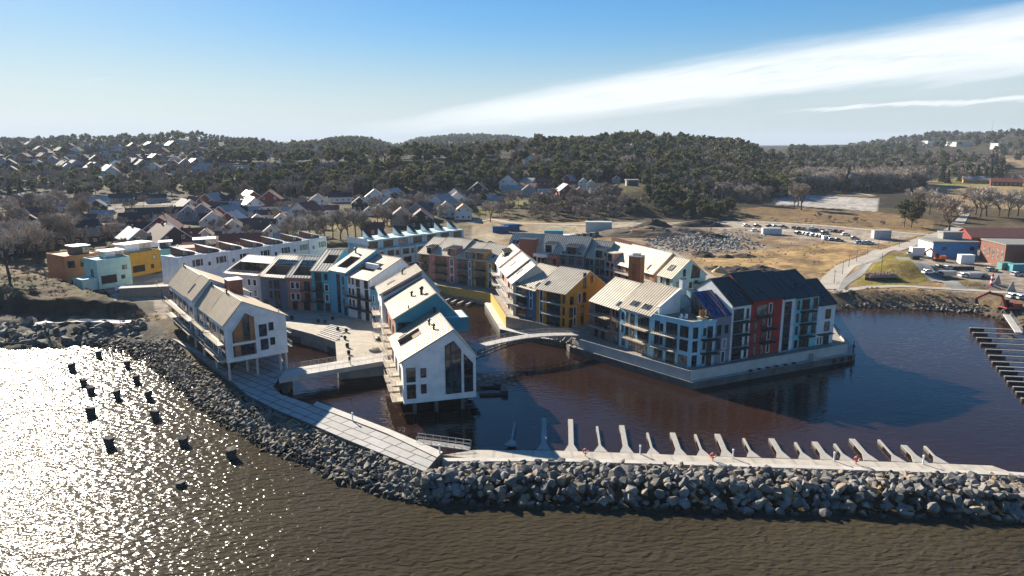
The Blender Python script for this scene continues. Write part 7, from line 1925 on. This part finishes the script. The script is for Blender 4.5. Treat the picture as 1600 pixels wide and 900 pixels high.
# street lamps
def lamp(c, h, label, group):
    t0 = empty('street_lamp', c, 0, label, 'street lamp', group)
    f = MB(); f.tube((0, 0, 0), (0, 0, h), .09, .06, 6); f.build('pole', m_fdark, t0)
    f = MB(); f.lathe([(.06, h), (.28, h + .06), (.3, h + .16), (.05, h + .3)], n=8); f.build('lamp_head', m_fdark, t0)
for i, (px, py) in enumerate(((1303, 444), (1316, 429), (1326, 418), (1338, 409), (1355, 399), (1372, 391), (1389, 383), (1405, 386))):
    lamp(hit(px, py), 4.2, 'dark street lamp along the gravel road, %s counted from the shore' % ORD[i], 'street lamps along the road')
for px, py, lab in ((254, 470, 'street lamp at the parked van'), (247, 461, 'street lamp by the mustard yellow house'), (195, 441, 'street lamp in front of the mint green house')):
    lamp(hit(px, py), 4.0, 'dark ' + lab, 'street lamps by the villas')

# ================================================================== vehicles
def car_mesh_parts(colm, van=False):
    L, Wd_, hb = (4.3, 1.78, .82) if not van else (5.0, 1.9, 1.0)
    b = MB(); hw = Wd_ / 2
    prof = [(-L / 2, .32), (-L / 2 + .05, .78), (-L / 2 + .25, hb + .05), (L * .22, hb + .02), (L / 2 - .15, hb - .14), (L / 2, .5), (L / 2 - .02, .3)]
    n = len(prof)
    for s in (-1, 1): b.poly([(x, s * hw, z) for x, z in (prof if s < 0 else prof[::-1])])
    for i in range(n):
        (xa, za), (xb, zb_) = prof[i], prof[(i + 1) % n]
        b.poly([(xa, hw, za), (xa, -hw, za), (xb, -hw, zb_), (xb, hw, zb_)][::-1])
    top = 1.42 if not van else 1.95
    x0, x1, xt0, xt1 = (-L / 2 + .3, L * .2, -L / 2 + .75, L * .02) if not van else (-L / 2 + .06, L * .30, -L / 2 + .12, L * .17)
    hw2 = hw - .18
    cab = [(x0, -hw + .06, hb), (x1, -hw + .06, hb), (x1, hw - .06, hb), (x0, hw - .06, hb), (xt0, -hw2, top), (xt1, -hw2, top), (xt1, hw2, top), (xt0, hw2, top)]
    w = MB(); w.hexa([V(q_) for q_ in cab], 0)
    r = MB(); r.hexa([(xt0 - .05, -hw2 - .02, top - .06), (xt1 + .05, -hw2 - .02, top - .06), (xt1 + .05, hw2 + .02, top - .06), (xt0 - .05, hw2 + .02, top - .06), (xt0, -hw2, top + .03), (xt1, -hw2, top + .03), (xt1, hw2, top + .03), (xt0, hw2, top + .03)], 0)
    if van: r.hexa([(x0 - .01, -hw + .04, hb), (L * .05, -hw + .04, hb), (L * .05, hw - .04, hb), (x0 - .01, hw - .04, hb), (x0 + .05, -hw2 - .02, top), (L * .05, -hw2 - .02, top), (L * .05, hw2 + .02, top), (x0 + .05, hw2 + .02, top)], 0)
    wh = MB(); wh.tube((0, -.1, 0), (0, .1, 0), .31, n=10)
    return b.mesh('body', [colm]), w.mesh('window', [m_pane[0]]), r.mesh('roof', [colm]), wh.mesh('wheel', [m_black]), L, hw
CARM = {}
for nm, c in (('white', (.75, .75, .74)), ('silver', (.45, .46, .47)), ('black', (.02, .02, .022)), ('dark blue', (.03, .05, .11)), ('red', (.42, .03, .025)), ('grey', (.16, .17, .18)), ('pale blue', (.35, .45, .52))):
    CARM[nm] = mat('car_' + nm.replace(' ', '_'), c, .3, .1, .02, spec=.6)
cache = {}
def car(px, py, rz, colour, zone, van=False, c=None):
    key = (colour, van)
    if key not in cache: cache[key] = car_mesh_parts(CARM[colour], van)
    b, w, r, wh, L, hw = cache[key]
    c = c if c is not None else hit(px, py)
    t0 = empty('parked_van' if van else 'parked_car', c + V((0, 0, .06)), rz, 'x', 'van' if van else 'car', 'cars parked ' + zone)
    REG.append((t0, '%s %s parked %s' % (colour, 'van' if van else 'car', zone), px))
    for nm, me in (('body', b), ('window', w), ('roof', r)):
        o = bpy.data.objects.new(nm, me); COL.objects.link(o); o.parent = t0
    for x in (-L * .3, L * .31):
        for s in (-1, 1):
            o = bpy.data.objects.new('wheel', wh); COL.objects.link(o); o.parent = t0; o.location = (x, s * (hw - .08), .31)
ZP = 'on the gravel car park'; ZY = 'in the yard of the blue shed'
for px, py, col, rz in ((1166, 354, 'white', .2), (1183, 354.5, 'black', .2), (1203, 355, 'black', .1), (1211, 355.5, 'silver', .2), (1224, 356, 'black', .1), (1241, 358, 'dark blue', .9), (1249, 358.5, 'black', .9), (1257, 359.5, 'grey', .9), (1268, 359.5, 'white', .9), (1276, 361, 'dark blue', .9), (1285, 361.5, 'silver', .9), (1297, 362, 'white', .9), (1306, 363, 'black', .9), (1315, 364, 'red', .9), (1248, 366, 'black', .2), (1258, 366.5, 'white', .2), (1264, 368, 'pale blue', .2), (1271, 369, 'white', .2), (1279, 370, 'pale blue', .2), (1284, 370.5, 'silver', .2), (1292, 375, 'white', .2), (1299, 376, 'silver', .2), (1310, 377, 'dark blue', .1), (1321, 368, 'white', .1), (1343, 381, 'pale blue', 0), (1351, 381.5, 'silver', 0), (1358, 381, 'pale blue', 0), (1180, 362, 'white', .1), (1335, 374, 'grey', .1), (1268, 362, 'grey', .9), (1288, 366, 'black', .2)):
    car(px, py, rz, col, ZP, col == 'white' and px in (1268, 1292))
for px, py, col, rz, van in ((1421, 398, 'silver', 1.2, 0), (1451, 428, 'white', .1, 0), (1466, 430, 'dark blue', 1.4, 0), (1469, 420, 'black', .2, 0), (1483, 421, 'silver', .2, 0), (1508, 433, 'white', .1, 0), (1538, 434, 'black', .5, 0), (1549, 424, 'grey', .2, 0), (1589, 431, 'silver', .2, 0), (1585, 466, 'white', .1, 0), (1598, 468, 'silver', .1, 0), (1510, 391, 'black', .3, 0), (1537, 390, 'grey', .3, 0)):
    car(px, py, rz, col, ZY, bool(van))
car(195, 455, .3, 'white', 'beside the mint green house', True)
car(362, 383, 1.2, 'white', 'in the street behind the white row houses', False)
car(314, 315, .1, 'white', 'on the lane below the slope', True)
for px, py in ((562, 383), (572, 384), (553, 381)): car(px, py, .3, rnd.choice(('white', 'silver')), 'under the bare street trees', px == 562)
for px, py in ((745, 378), (753, 381), (768, 382)): car(px, py, .2, 'black', 'behind the row over the channel', False)
for px, py, lab in ((1127, 291, 'white bus on the road behind the hillock'), (1209, 283, 'white bus by the houses at the wood edge')):
    c = hit(px, py); t0 = empty('bus', c + V((0, 0, .1)), .05, lab, 'bus')
    f = MB(); f.box(-6, 6, -1.3, 1.3, .4, 3.1); f.build('body', m_white, t0)
    f = MB(); f.box(-5.7, 5.8, -1.33, -1.303, 1.5, 2.6); f.build('window', m_pane[0], t0)
    for x in (-3.6, 3.6):
        f = MB(); f.tube((x, -1.35, .5), (x, -1.0, .5), .5, n=10); f.build('wheel', m_black, t0)

# ================================================================== containers, sheds, building site
def container(px, py, rz, m, label, L=6, w_=2.4, h=2.6, nm='container', cat='container'):
    c = hit(px, py); t0 = empty(nm, c, rz, label, cat)
    f = MB(); f.box(-L / 2, L / 2, -w_ / 2, w_ / 2, .1, h)
    n = int(L / .35)
    for k in range(n):
        x = -L / 2 + (k + .5) * L / n; f.box(x - .07, x + .07, -w_ / 2 - .05, -w_ / 2 - .002, .25, h - .15)
    f.build('shell', m, t0)
    f = MB(); f.box(-L / 2 - .06, L / 2 + .06, -w_ / 2 - .08, w_ / 2 + .08, h + .003, h + .12); f.build('roof', m, t0)
    f = MB(); f.box(L / 2 + .003, L / 2 + .05, -w_ / 2 + .1, w_ / 2 - .1, .2, h - .1); f.build('door', m, t0)
container(782, 363, .1, m_navyc, 'left one of two dark blue containers on the dry field', 8, 3, 3)
container(799, 359.5, .1, m_navyc, 'right one of two dark blue containers on the dry field', 8, 3, 3)
container(865, 370, -.05, mat('container_cyan', (.10, .36, .42), .5), 'turquoise site container behind the courtyard row', 9, 3, 3)
container(935, 362, -.1, mat('cabin_pale', (.5, .53, .52), .6), 'pale grey site cabin at the end of the sheet pile wall', 13, 5, 5, 'site_cabin', 'cabin')
container(1205, 366, -.05, mat('cabin_white', (.6, .6, .6), .6), 'white site cabin by the rubble heaps', 9, 3, 3, 'site_cabin', 'cabin')
container(1376, 373, 0, mat('cabin_grey', (.42, .44, .45), .6), 'grey box trailer at the end of the car park', 8, 3, 4, 'box_trailer', 'trailer')
container(1432, 400, -.05, m_white, 'white box trailer left of the blue shed', 5, 2.6, 3.4, 'box_trailer', 'trailer')
container(1429, 405, .1, m_black, 'small black skip in front of the white box trailer', 3, 1.6, 1.2, 'skip', 'skip')
container(1508, 412, -.05, m_white, 'white construction caravan right of the blue shed', 5, 2.6, 3.4, 'caravan', 'caravan')
container(1569, 421, .05, mat('container_green', (.12, .3, .27), .6), 'green container by the brick workshop', 4, 2.5, 2.5)
container(1590, 424, .05, mat('container_teal', (.10, .33, .38), .6), 'teal container at the right edge of the yard', 6, 2.5, 2.6)
container(1480, 431, .02, m_galv, 'grey pallet cage standing between the parked cars, left one', 5, 1.8, 1.6, 'pallet_cage', 'cage')
container(1523, 434, .02, m_galv, 'grey pallet cage standing between the parked cars, right one', 5, 1.8, 1.6, 'pallet_cage', 'cage')
c = hit(228, 462); t0 = empty('storage_shed', c, R(14), 'long pale timber store beside the parked white van', 'shed')
f = MB(); f.box(-6.5, 6.5, -1.4, 1.4, 0, 2.7)
for k in range(13): f.box(-6.4 + k, -5.9 + k, -1.48, -1.403, .1, 2.5)
f.build('wall', m_timber, t0); f = MB(); f.box(-6.8, 6.8, -1.8, 1.6, 2.703, 2.9); f.build('roof', m_conc, t0)
# blue shed
c = hit(1478, 399); t0 = empty('blue_shed', c, R(-4), 'bright blue workshop with a grey flat roof and a small roof cabin', 'workshop')
f = MB(); f.box(-8.5, 8.5, -6, 6, -.5, 6); f.build('wall', m_blue, t0)
f = MB(); f.box(-9, 9, -6.4, 6.4, 6.003, 6.5); f.build('roof', mat('roof_felt', (.22, .22, .2), .8), t0)
f = MB(); f.box(-1.5, 6, 1, 5, 6.503, 9, 0); f.box(-1.8, 6.3, .7, 5.3, 9.003, 9.4, 0); f.build('roof_cabin', mat('cabin_roof_grey', (.3, .3, .28), .7), t0)
f = MB(); f.box(-8.53, -8.503, -5.6, 5.6, .2, 5.8); f.build('end_wall', m_white, t0)
for x in (-5, 5.5):
    f = MB(); f.box(x, x + 1.6, -6.05, -6.003, 3, 4.4); f.build('window', m_pane[0], t0)
# red barn
c = hit(1562, 386); t0 = empty('red_barn', c, R(-3), 'long brick red timber barn with a rusty red roof', 'barn')
f = MB(); f.box(-16, 16, -6, 6, -1, 5.2)
f.poly([(-16, -6, 5.2), (-16, 0, 8.1), (-16, 6, 5.2)]); f.poly([(16, 6, 5.2), (16, 0, 8.1), (16, -6, 5.2)]); f.build('wall', mat('barn_red', (.28, .04, .03), .8, line=(0, .3, .4)), t0)
f = MB()
f.hexa([(-16.5, -6.6, 4.75), (16.5, -6.6, 4.75), (16.5, 0, 8.15), (-16.5, 0, 8.15), (-16.5, -6.6, 5), (16.5, -6.6, 5), (16.5, 0, 8.4), (-16.5, 0, 8.4)]); f.hexa([(16.5, 6.6, 4.75), (-16.5, 6.6, 4.75), (-16.5, 0, 8.15), (16.5, 0, 8.15), (16.5, 6.6, 5), (-16.5, 6.6, 5), (-16.5, 0, 8.4), (16.5, 0, 8.4)])
f.build('roof', mat('barn_roof', (.40, .16, .105), .75, line=(0, .5, .4)), t0)
for k in range(7):
    f = MB(); f.box(-13.5 + k * 4.2, -12.2 + k * 4.2, -6.08, -6.003, 1.3, 2.6); f.box(-13.4 + k * 4.2, -12.3 + k * 4.2, -6.1, -6.083, 1.4, 2.5, 1); f.build('window', [m_fwhite, m_pane[0]], t0)
for k in range(5):
    f = MB(); f.box(-12 + k * 5.6, -11 + k * 5.6, -6.08, -6.003, 3.6, 4.6); f.build('hatch', m_fdark, t0)
# brick workshop with chimney at the right edge
c = hit(1590, 413); t0 = empty('brick_workshop', c, R(-6), 'red brick workshop with a grey flat roof at the right edge', 'workshop')
f = MB(); f.box(-9, 14, -7, 9, -.5, 8); f.build('wall', m_brick, t0)
f = MB(); f.box(-9.3, 14.3, -7.3, 9.3, 8.003, 8.5); f.build('roof', MATS['roof_felt'], t0)
f = MB(); f.box(-3, 14, -12, -7.003, -.5, 5.5); f.build('annexe', m_brick, t0); f = MB(); f.box(-3.3, 14.2, -12.3, -6.9, 5.503, 5.9); f.build('annexe_roof', MATS['roof_felt'], t0)
for k in range(5):
    f = MB(); f.box(-9.05, -9.003, -6 + k * 2.9, -4.7 + k * 2.9, 2, 6.2); f.build('window', m_pane[2], t0)
c = hit(1597, 409) + V((1.5, 0, 0)); f = MB(); f.tube((0, 0, 0), (0, 0, 17), 1.3, .9, 14); tag(f.build('chimney_stack', m_brick, loc=c), 'tall brick chimney stack at the right edge', 'chimney')
# sheet pile wall
pts = [hit(*p_) for p_ in ((955, 384), (975, 390), (1000, 397), (1016, 402), (1022, 408))]
f = MB()
for a, b in zip(pts[:-1], pts[1:]):
    n = int((b - a).length / .9)
    for k in range(n):
        p0_, p1_ = a.lerp(b, k / n), a.lerp(b, (k + 1) / n); o_ = V((0, .3 if k % 2 else -.3, 0)); z = V((0, 0, 4.2))
        f.poly([p0_ + o_ - V((0, 0, 1)), p1_ + o_ - V((0, 0, 1)), p1_ + o_ + z, p0_ + o_ + z]); f.poly([p1_ + o_ - V((0, 0, 1)), p1_ - o_ - V((0, 0, 1)), p1_ - o_ + z, p1_ + o_ + z])
solo(f, 'sheet_pile_wall', mat('rusty_steel', (.20, .075, .045), .8, var=.3), 'rust red sheet pile wall behind the courtyard row', 'wall')
# soil heaps and rubble
def heap(px, py, rx, ry, h, m, label, seed, name='soil_heap'):
    c = hit(px, py); r_ = 24; a_ = 40; vs = []; 
    for i in range(r_):
        for j in range(a_):
            q_ = i / (r_ - 1); t_ = 2 * PI * j / a_
            x, y = rx * q_ * math.cos(t_), ry * q_ * math.sin(t_)
            vs.append((x, y))
    vs = np.array(vs); X, Y = vs[:, 0] + c.x, vs[:, 1] + c.y
    q_ = np.hypot(vs[:, 0] / rx, vs[:, 1] / ry)
    z = h * np.clip(1 - q_ ** 1.5, 0, 1) * (.75 + 1.0 * (fbm(X + seed, Y, rx * .5, 4, seed) + .1)) + fbm(X, Y, 2.2, 3, seed + 2) * .9 * np.clip(1.3 - q_, 0, 1) * min(1, h / 2) - .25 * q_ + height(X, Y) - c.z
    ix = np.arange(r_ * a_).reshape(r_, a_); fs = np.stack([ix[:-1], np.roll(ix[:-1], -1, 1), np.roll(ix[1:], -1, 1), ix[1:]], -1).reshape(-1, 4)[:, ::-1]
    me = numpy_mesh(name, np.stack([vs[:, 0], vs[:, 1], z], -1), fs, [m]); o = bpy.data.objects.new(name, me); COL.objects.link(o); o.location = c
    return tag(o, label, 'heap')
m_soil = mat('soil_brown', (.15, .115, .08), .95, var=.35, scale=.8, bump=.8, bscale=3, world=True); m_soild = mat('soil_dark', (.05, .038, .028), .95, var=.4, scale=1, bump=.8, bscale=3, world=True)
heap(1000, 366, 26, 13, 5.5, m_soil, 'long grey-brown soil heap beside the sheet pile wall', 3)
heap(1020, 356, 12, 8, 5, m_soild, 'dark peak of soil behind the long heap', 5)
heap(1095, 353, 18, 7, 3.4, m_soild, 'dark flat heap at the back of the cleared site', 7)
heap(1058, 362, 20, 7, 2.6, m_soil, 'middle grey heap between the dark ones', 8)
heap(1105, 372, 12, 6, 3.2, m_soild, 'dark heap in the middle of the grey rubble', 9)
for i, (px, py, r0, h) in enumerate(((1097, 398, 5, 1.8), (1104, 401, 5, 1.6), (1134, 402, 4, 1.4), (1162, 401, 6, 1.5), (1146, 422, 7, 2.4), (1163, 425, 4, 1.3), (1118, 420, 5, 1.4), (1190, 423, 9, 2.0))):
    o = heap(px, py, r0, r0 * .7, h, m_soild, 'x', 20 + i); REG.append((o, 'small dark mound of soil on the straw-coloured field', px))
heap(1124, 425, 3, 3, 2.6, mat('sand_pale', (.45, .33, .2), .95), 'small pale sand cone behind the black roofs', 33, 'sand_heap')
heap(1004, 391, 5, 3, 2.2, mat('tarpaulin_red', (.5, .13, .07), .6), 'orange-red tarpaulin-covered heap at the end of the sheet pile wall', 34, 'covered_heap')
vsL = []; fsL = []; of = 0; rb = [hull_rock(400 + i, 9, (1, .8, .6)) for i in range(5)]
for _ in range(1500):
    px, py = rnd.gauss(1090, 46), rnd.gauss(378, 8.5)
    if not (1008 < px < 1195 and 358 < py < 397): continue
    c = hit(px, py); vs, fs = rb[_ % 5]; s = rnd.uniform(.4, 1.25); vsL.append(vs @ np.array(rot(rnd)).T * s + np.array([c.x, c.y, c.z + rnd.uniform(0, 1.3) * math.exp(-((px - 1090) / 45) ** 2 - ((py - 377) / 9) ** 2)])); fsL.append(fs + of); of += len(vs)
o = bpy.data.objects.new('rubble', numpy_mesh('rubble', np.concatenate(vsL), np.concatenate(fsL), [mat('rubble_grey', (.31, .295, .27), .9, var=.5, scale=.5, world=True)])); COL.objects.link(o); kind(o, 'stuff'); tag(o, 'field of broken grey demolition rubble', 'rubble')
c = hit(1002, 372); f = MB(); f.box(-5, 5, -1, 1, 3.2, 3.6); f.box(-4.6, 5.3, -.9, .8, 3.6, 3.9); tag(f.build('plank_stack', mat('planks_orange', (.42, .2, .09), .8), loc=c), 'stack of orange planks lying on the soil heap', 'planks')
# white sheeting and piles behind the courtyard row
for i in range(12):
    px, py = 880 + i * 4.6, 371 - i * .55; c = hit(px, py + 4)
    f = MB(); f.box(-1.3, 1.3, -.9, .9, 0, 1.6); f.box(-1.2, 1.2, -.8, .8, 1.603, 2.0)
    tag(f.build('wrapped_pallet', m_fdark if i % 2 else m_conc, loc=c, rz=rnd.random()), 'x', 'pallet', 'pallets behind the courtyard row'); REG.append((COL.objects[-1], 'wrapped building pallet behind the courtyard row', px))
c = hit(850, 368); f = MB(); f.box(-16, 16, -3, 3, 0, .25); tag(f.build('white_sheeting', m_white, loc=c, rz=R(5)), 'bright white sheeting spread on the ground behind the courtyard row', 'sheeting')
# excavators
def excavator(c, rz, label, s=1.0, reach=1.0, m_orange=m_orange):
    t0 = empty('excavator', c, rz, label, 'excavator'); t0.scale = (s, s, s)
    for y in (-1.1, 1.1):
        f = MB(); f.prism([(-1.9, y - .3), (1.9, y - .3), (1.9, y + .3), (-1.9, y + .3)], .15, .85); f.tube((-1.9, y - .3, .5), (-1.9, y + .3, .5), .36, n=10); f.tube((1.9, y - .3, .5), (1.9, y + .3, .5), .36, n=10); f.build('track', m_black, t0)
    f = MB(); f.box(-2.4, 1.5, -1.3, 1.3, .95, 1.3); f.box(-2.5, -.3, -1.3, 1.3, 1.303, 2.3); f.build('body', m_orange, t0)
    f = MB(); f.hexa([(-.2, -1.3, 1.303), (1.4, -1.3, 1.303), (1.4, -.2, 1.303), (-.2, -.2, 1.303), (-.1, -1.25, 3), (1.0, -1.25, 3), (1.0, -.25, 3), (-.1, -.25, 3)]); f.build('cab', [m_pane[0]], t0)
    f = MB(); a1, a2 = V((1.2, .35, 1.4)), V((4.2 * reach, .35, 5.0)); a3 = V((6.6 * reach, .35, 3.4)); f.beam(a1, V((2.4, .35, 4.2)), .4, .6); f.beam(V((2.4, .35, 4.2)), a2, .4, .6); f.build('boom', m_orange, t0)
    f = MB(); f.beam(a2 + V((-.4, 0, .3)), a3, .35, .5); f.build('stick', m_orange, t0)
    f = MB(); f.hexa([a3 + V((-.9, -.6, -1.3)), a3 + V((.2, -.6, -1.1)), a3 + V((.2, .6, -1.1)), a3 + V((-.9, .6, -1.3)), a3 + V((-.3, -.6, .1)), a3 + V((.3, -.6, .1)), a3 + V((.3, .6, .1)), a3 + V((-.3, .6, .1))]); f.build('bucket', m_fdark, t0)
excavator(hit(1466, 408), R(160), 'orange excavator with a folded arm before the blue shed', .95, .8)
excavator(hit(1575, 487), R(180), 'orange-red excavator with its arm stretched over the shore rocks', 1.1, 1.4, mat('paint_rust', (.30, .05, .025), .6))
# play ship on the green mound
c = hit(1376, 437); t0 = empty('log_ship', c, R(2), 'long wooden play ship made of stacked logs on the green mound', 'play ship')
f = MB(); f.prism([(-4.2, -1.6), (4.2, -1.6), (6, 0), (4.2, 1.6), (-4.2, 1.6), (-5.4, 0)], -.3, 1.0); f.build('hull', mat('tarred_wood', (.04, .035, .03), .8), t0)
f = MB(); r9 = random.Random(4)
m_pal = mat('palisade_pink', (.42, .29, .25), .85, var=.4, scale=3)
for y in (-1.5, 1.5):
    f = MB(); f.box(-4.7, 4.7, y - .06, y + .06, 1.003, 1.7)
    for k in range(46): x = -4.6 + k * .2; f.box(x, x + .14, y - .1, y + .09, 1.003, 1.9 + r9.random() * .9)
    f.build('palisade', m_pal, t0)
f = MB(); f.tube((0, 0, 1), (-.3, 0, 9), .09, .06, 6); f.tube((-.2, 0, 8.2), (5.4, 0, 1.2), .03, n=4); f.tube((-.2, 0, 8.2), (-4.8, 0, 1.2), .03, n=4); f.build('mast', m_fdark, t0)
# small beacon, sails and stones of the play ground
c = hit(1549, 446); t0 = empty('toy_lighthouse', c, 0, 'small red and white toy lighthouse on the play ground', 'lighthouse')
for k in range(4):
    f = MB(); f.lathe([(.55 - .06 * k, k * .75), (.49 - .06 * k, k * .75 + .745)], n=10); f.build('band', m_white if k % 2 else m_red, t0)
f = MB(); f.lathe([(.4, 3.0), (.4, 3.2), (.25, 3.25), (.25, 3.6), (.02, 4.0)], n=10); f.build('lantern', m_red, t0)
for px, py, s, lab in ((1558, 444, 1.0, 'grey triangular play sail next to the toy lighthouse'), (1580, 456, 1.1, 'grey triangular play sail on the shore path')):
    c = hit(px, py); f = MB(); f.poly([(-1.4 * s, 0, 0), (1.3 * s, 0, 0), (.2, .1, 3.2 * s)]); f.poly([(-1.4 * s, .12, 0), (.2, .22, 3.2 * s), (1.3 * s, .12, 0)]); f.poly([(1.3 * s, 0, 0), (1.3 * s, .12, 0), (.2, .22, 3.2 * s), (.2, .1, 3.2 * s)]); f.poly([(-1.4 * s, .12, 0), (-1.4 * s, 0, 0), (.2, .1, 3.2 * s), (.2, .22, 3.2 * s)])
    tag(f.build('play_sail', m_conc, loc=c), lab, 'sail')
for i in range(6):
    c = hit(1491 + i * 5.5, 421.5); f = MB(); f.box(-.5, .5, -.5, .5, 0, 1.1); f.box(-.56, .56, -.56, .56, 1.103, 1.2); tag(f.build('black_bin', m_black, loc=c), 'x', 'bin', 'black bins in the yard'); REG.append((COL.objects[-1], 'square black bin in the row behind the parked cars', 1491 + i))
finish_labels()
# ================================================================== the air
hm = bpy.data.materials.new('haze'); hm.use_nodes = True
t = NT(hm.node_tree); t.n.remove(t.n['Principled BSDF'])
pv = t.new('ShaderNodeVolumePrincipled'); pv.inputs['Color'].default_value = (.70, .83, 1, 1); pv.inputs['Density'].default_value = HAZE; pv.inputs['Anisotropy'].default_value = 0
t.link(pv.outputs[0], t.n['Material Output'].inputs['Volume'])
if HAZE > 0:
    f = MB(); f.box(-14500, 14500, -3200, 15000, -8, 240)
    o = f.build('haze', hm); kind(o, 'stuff')
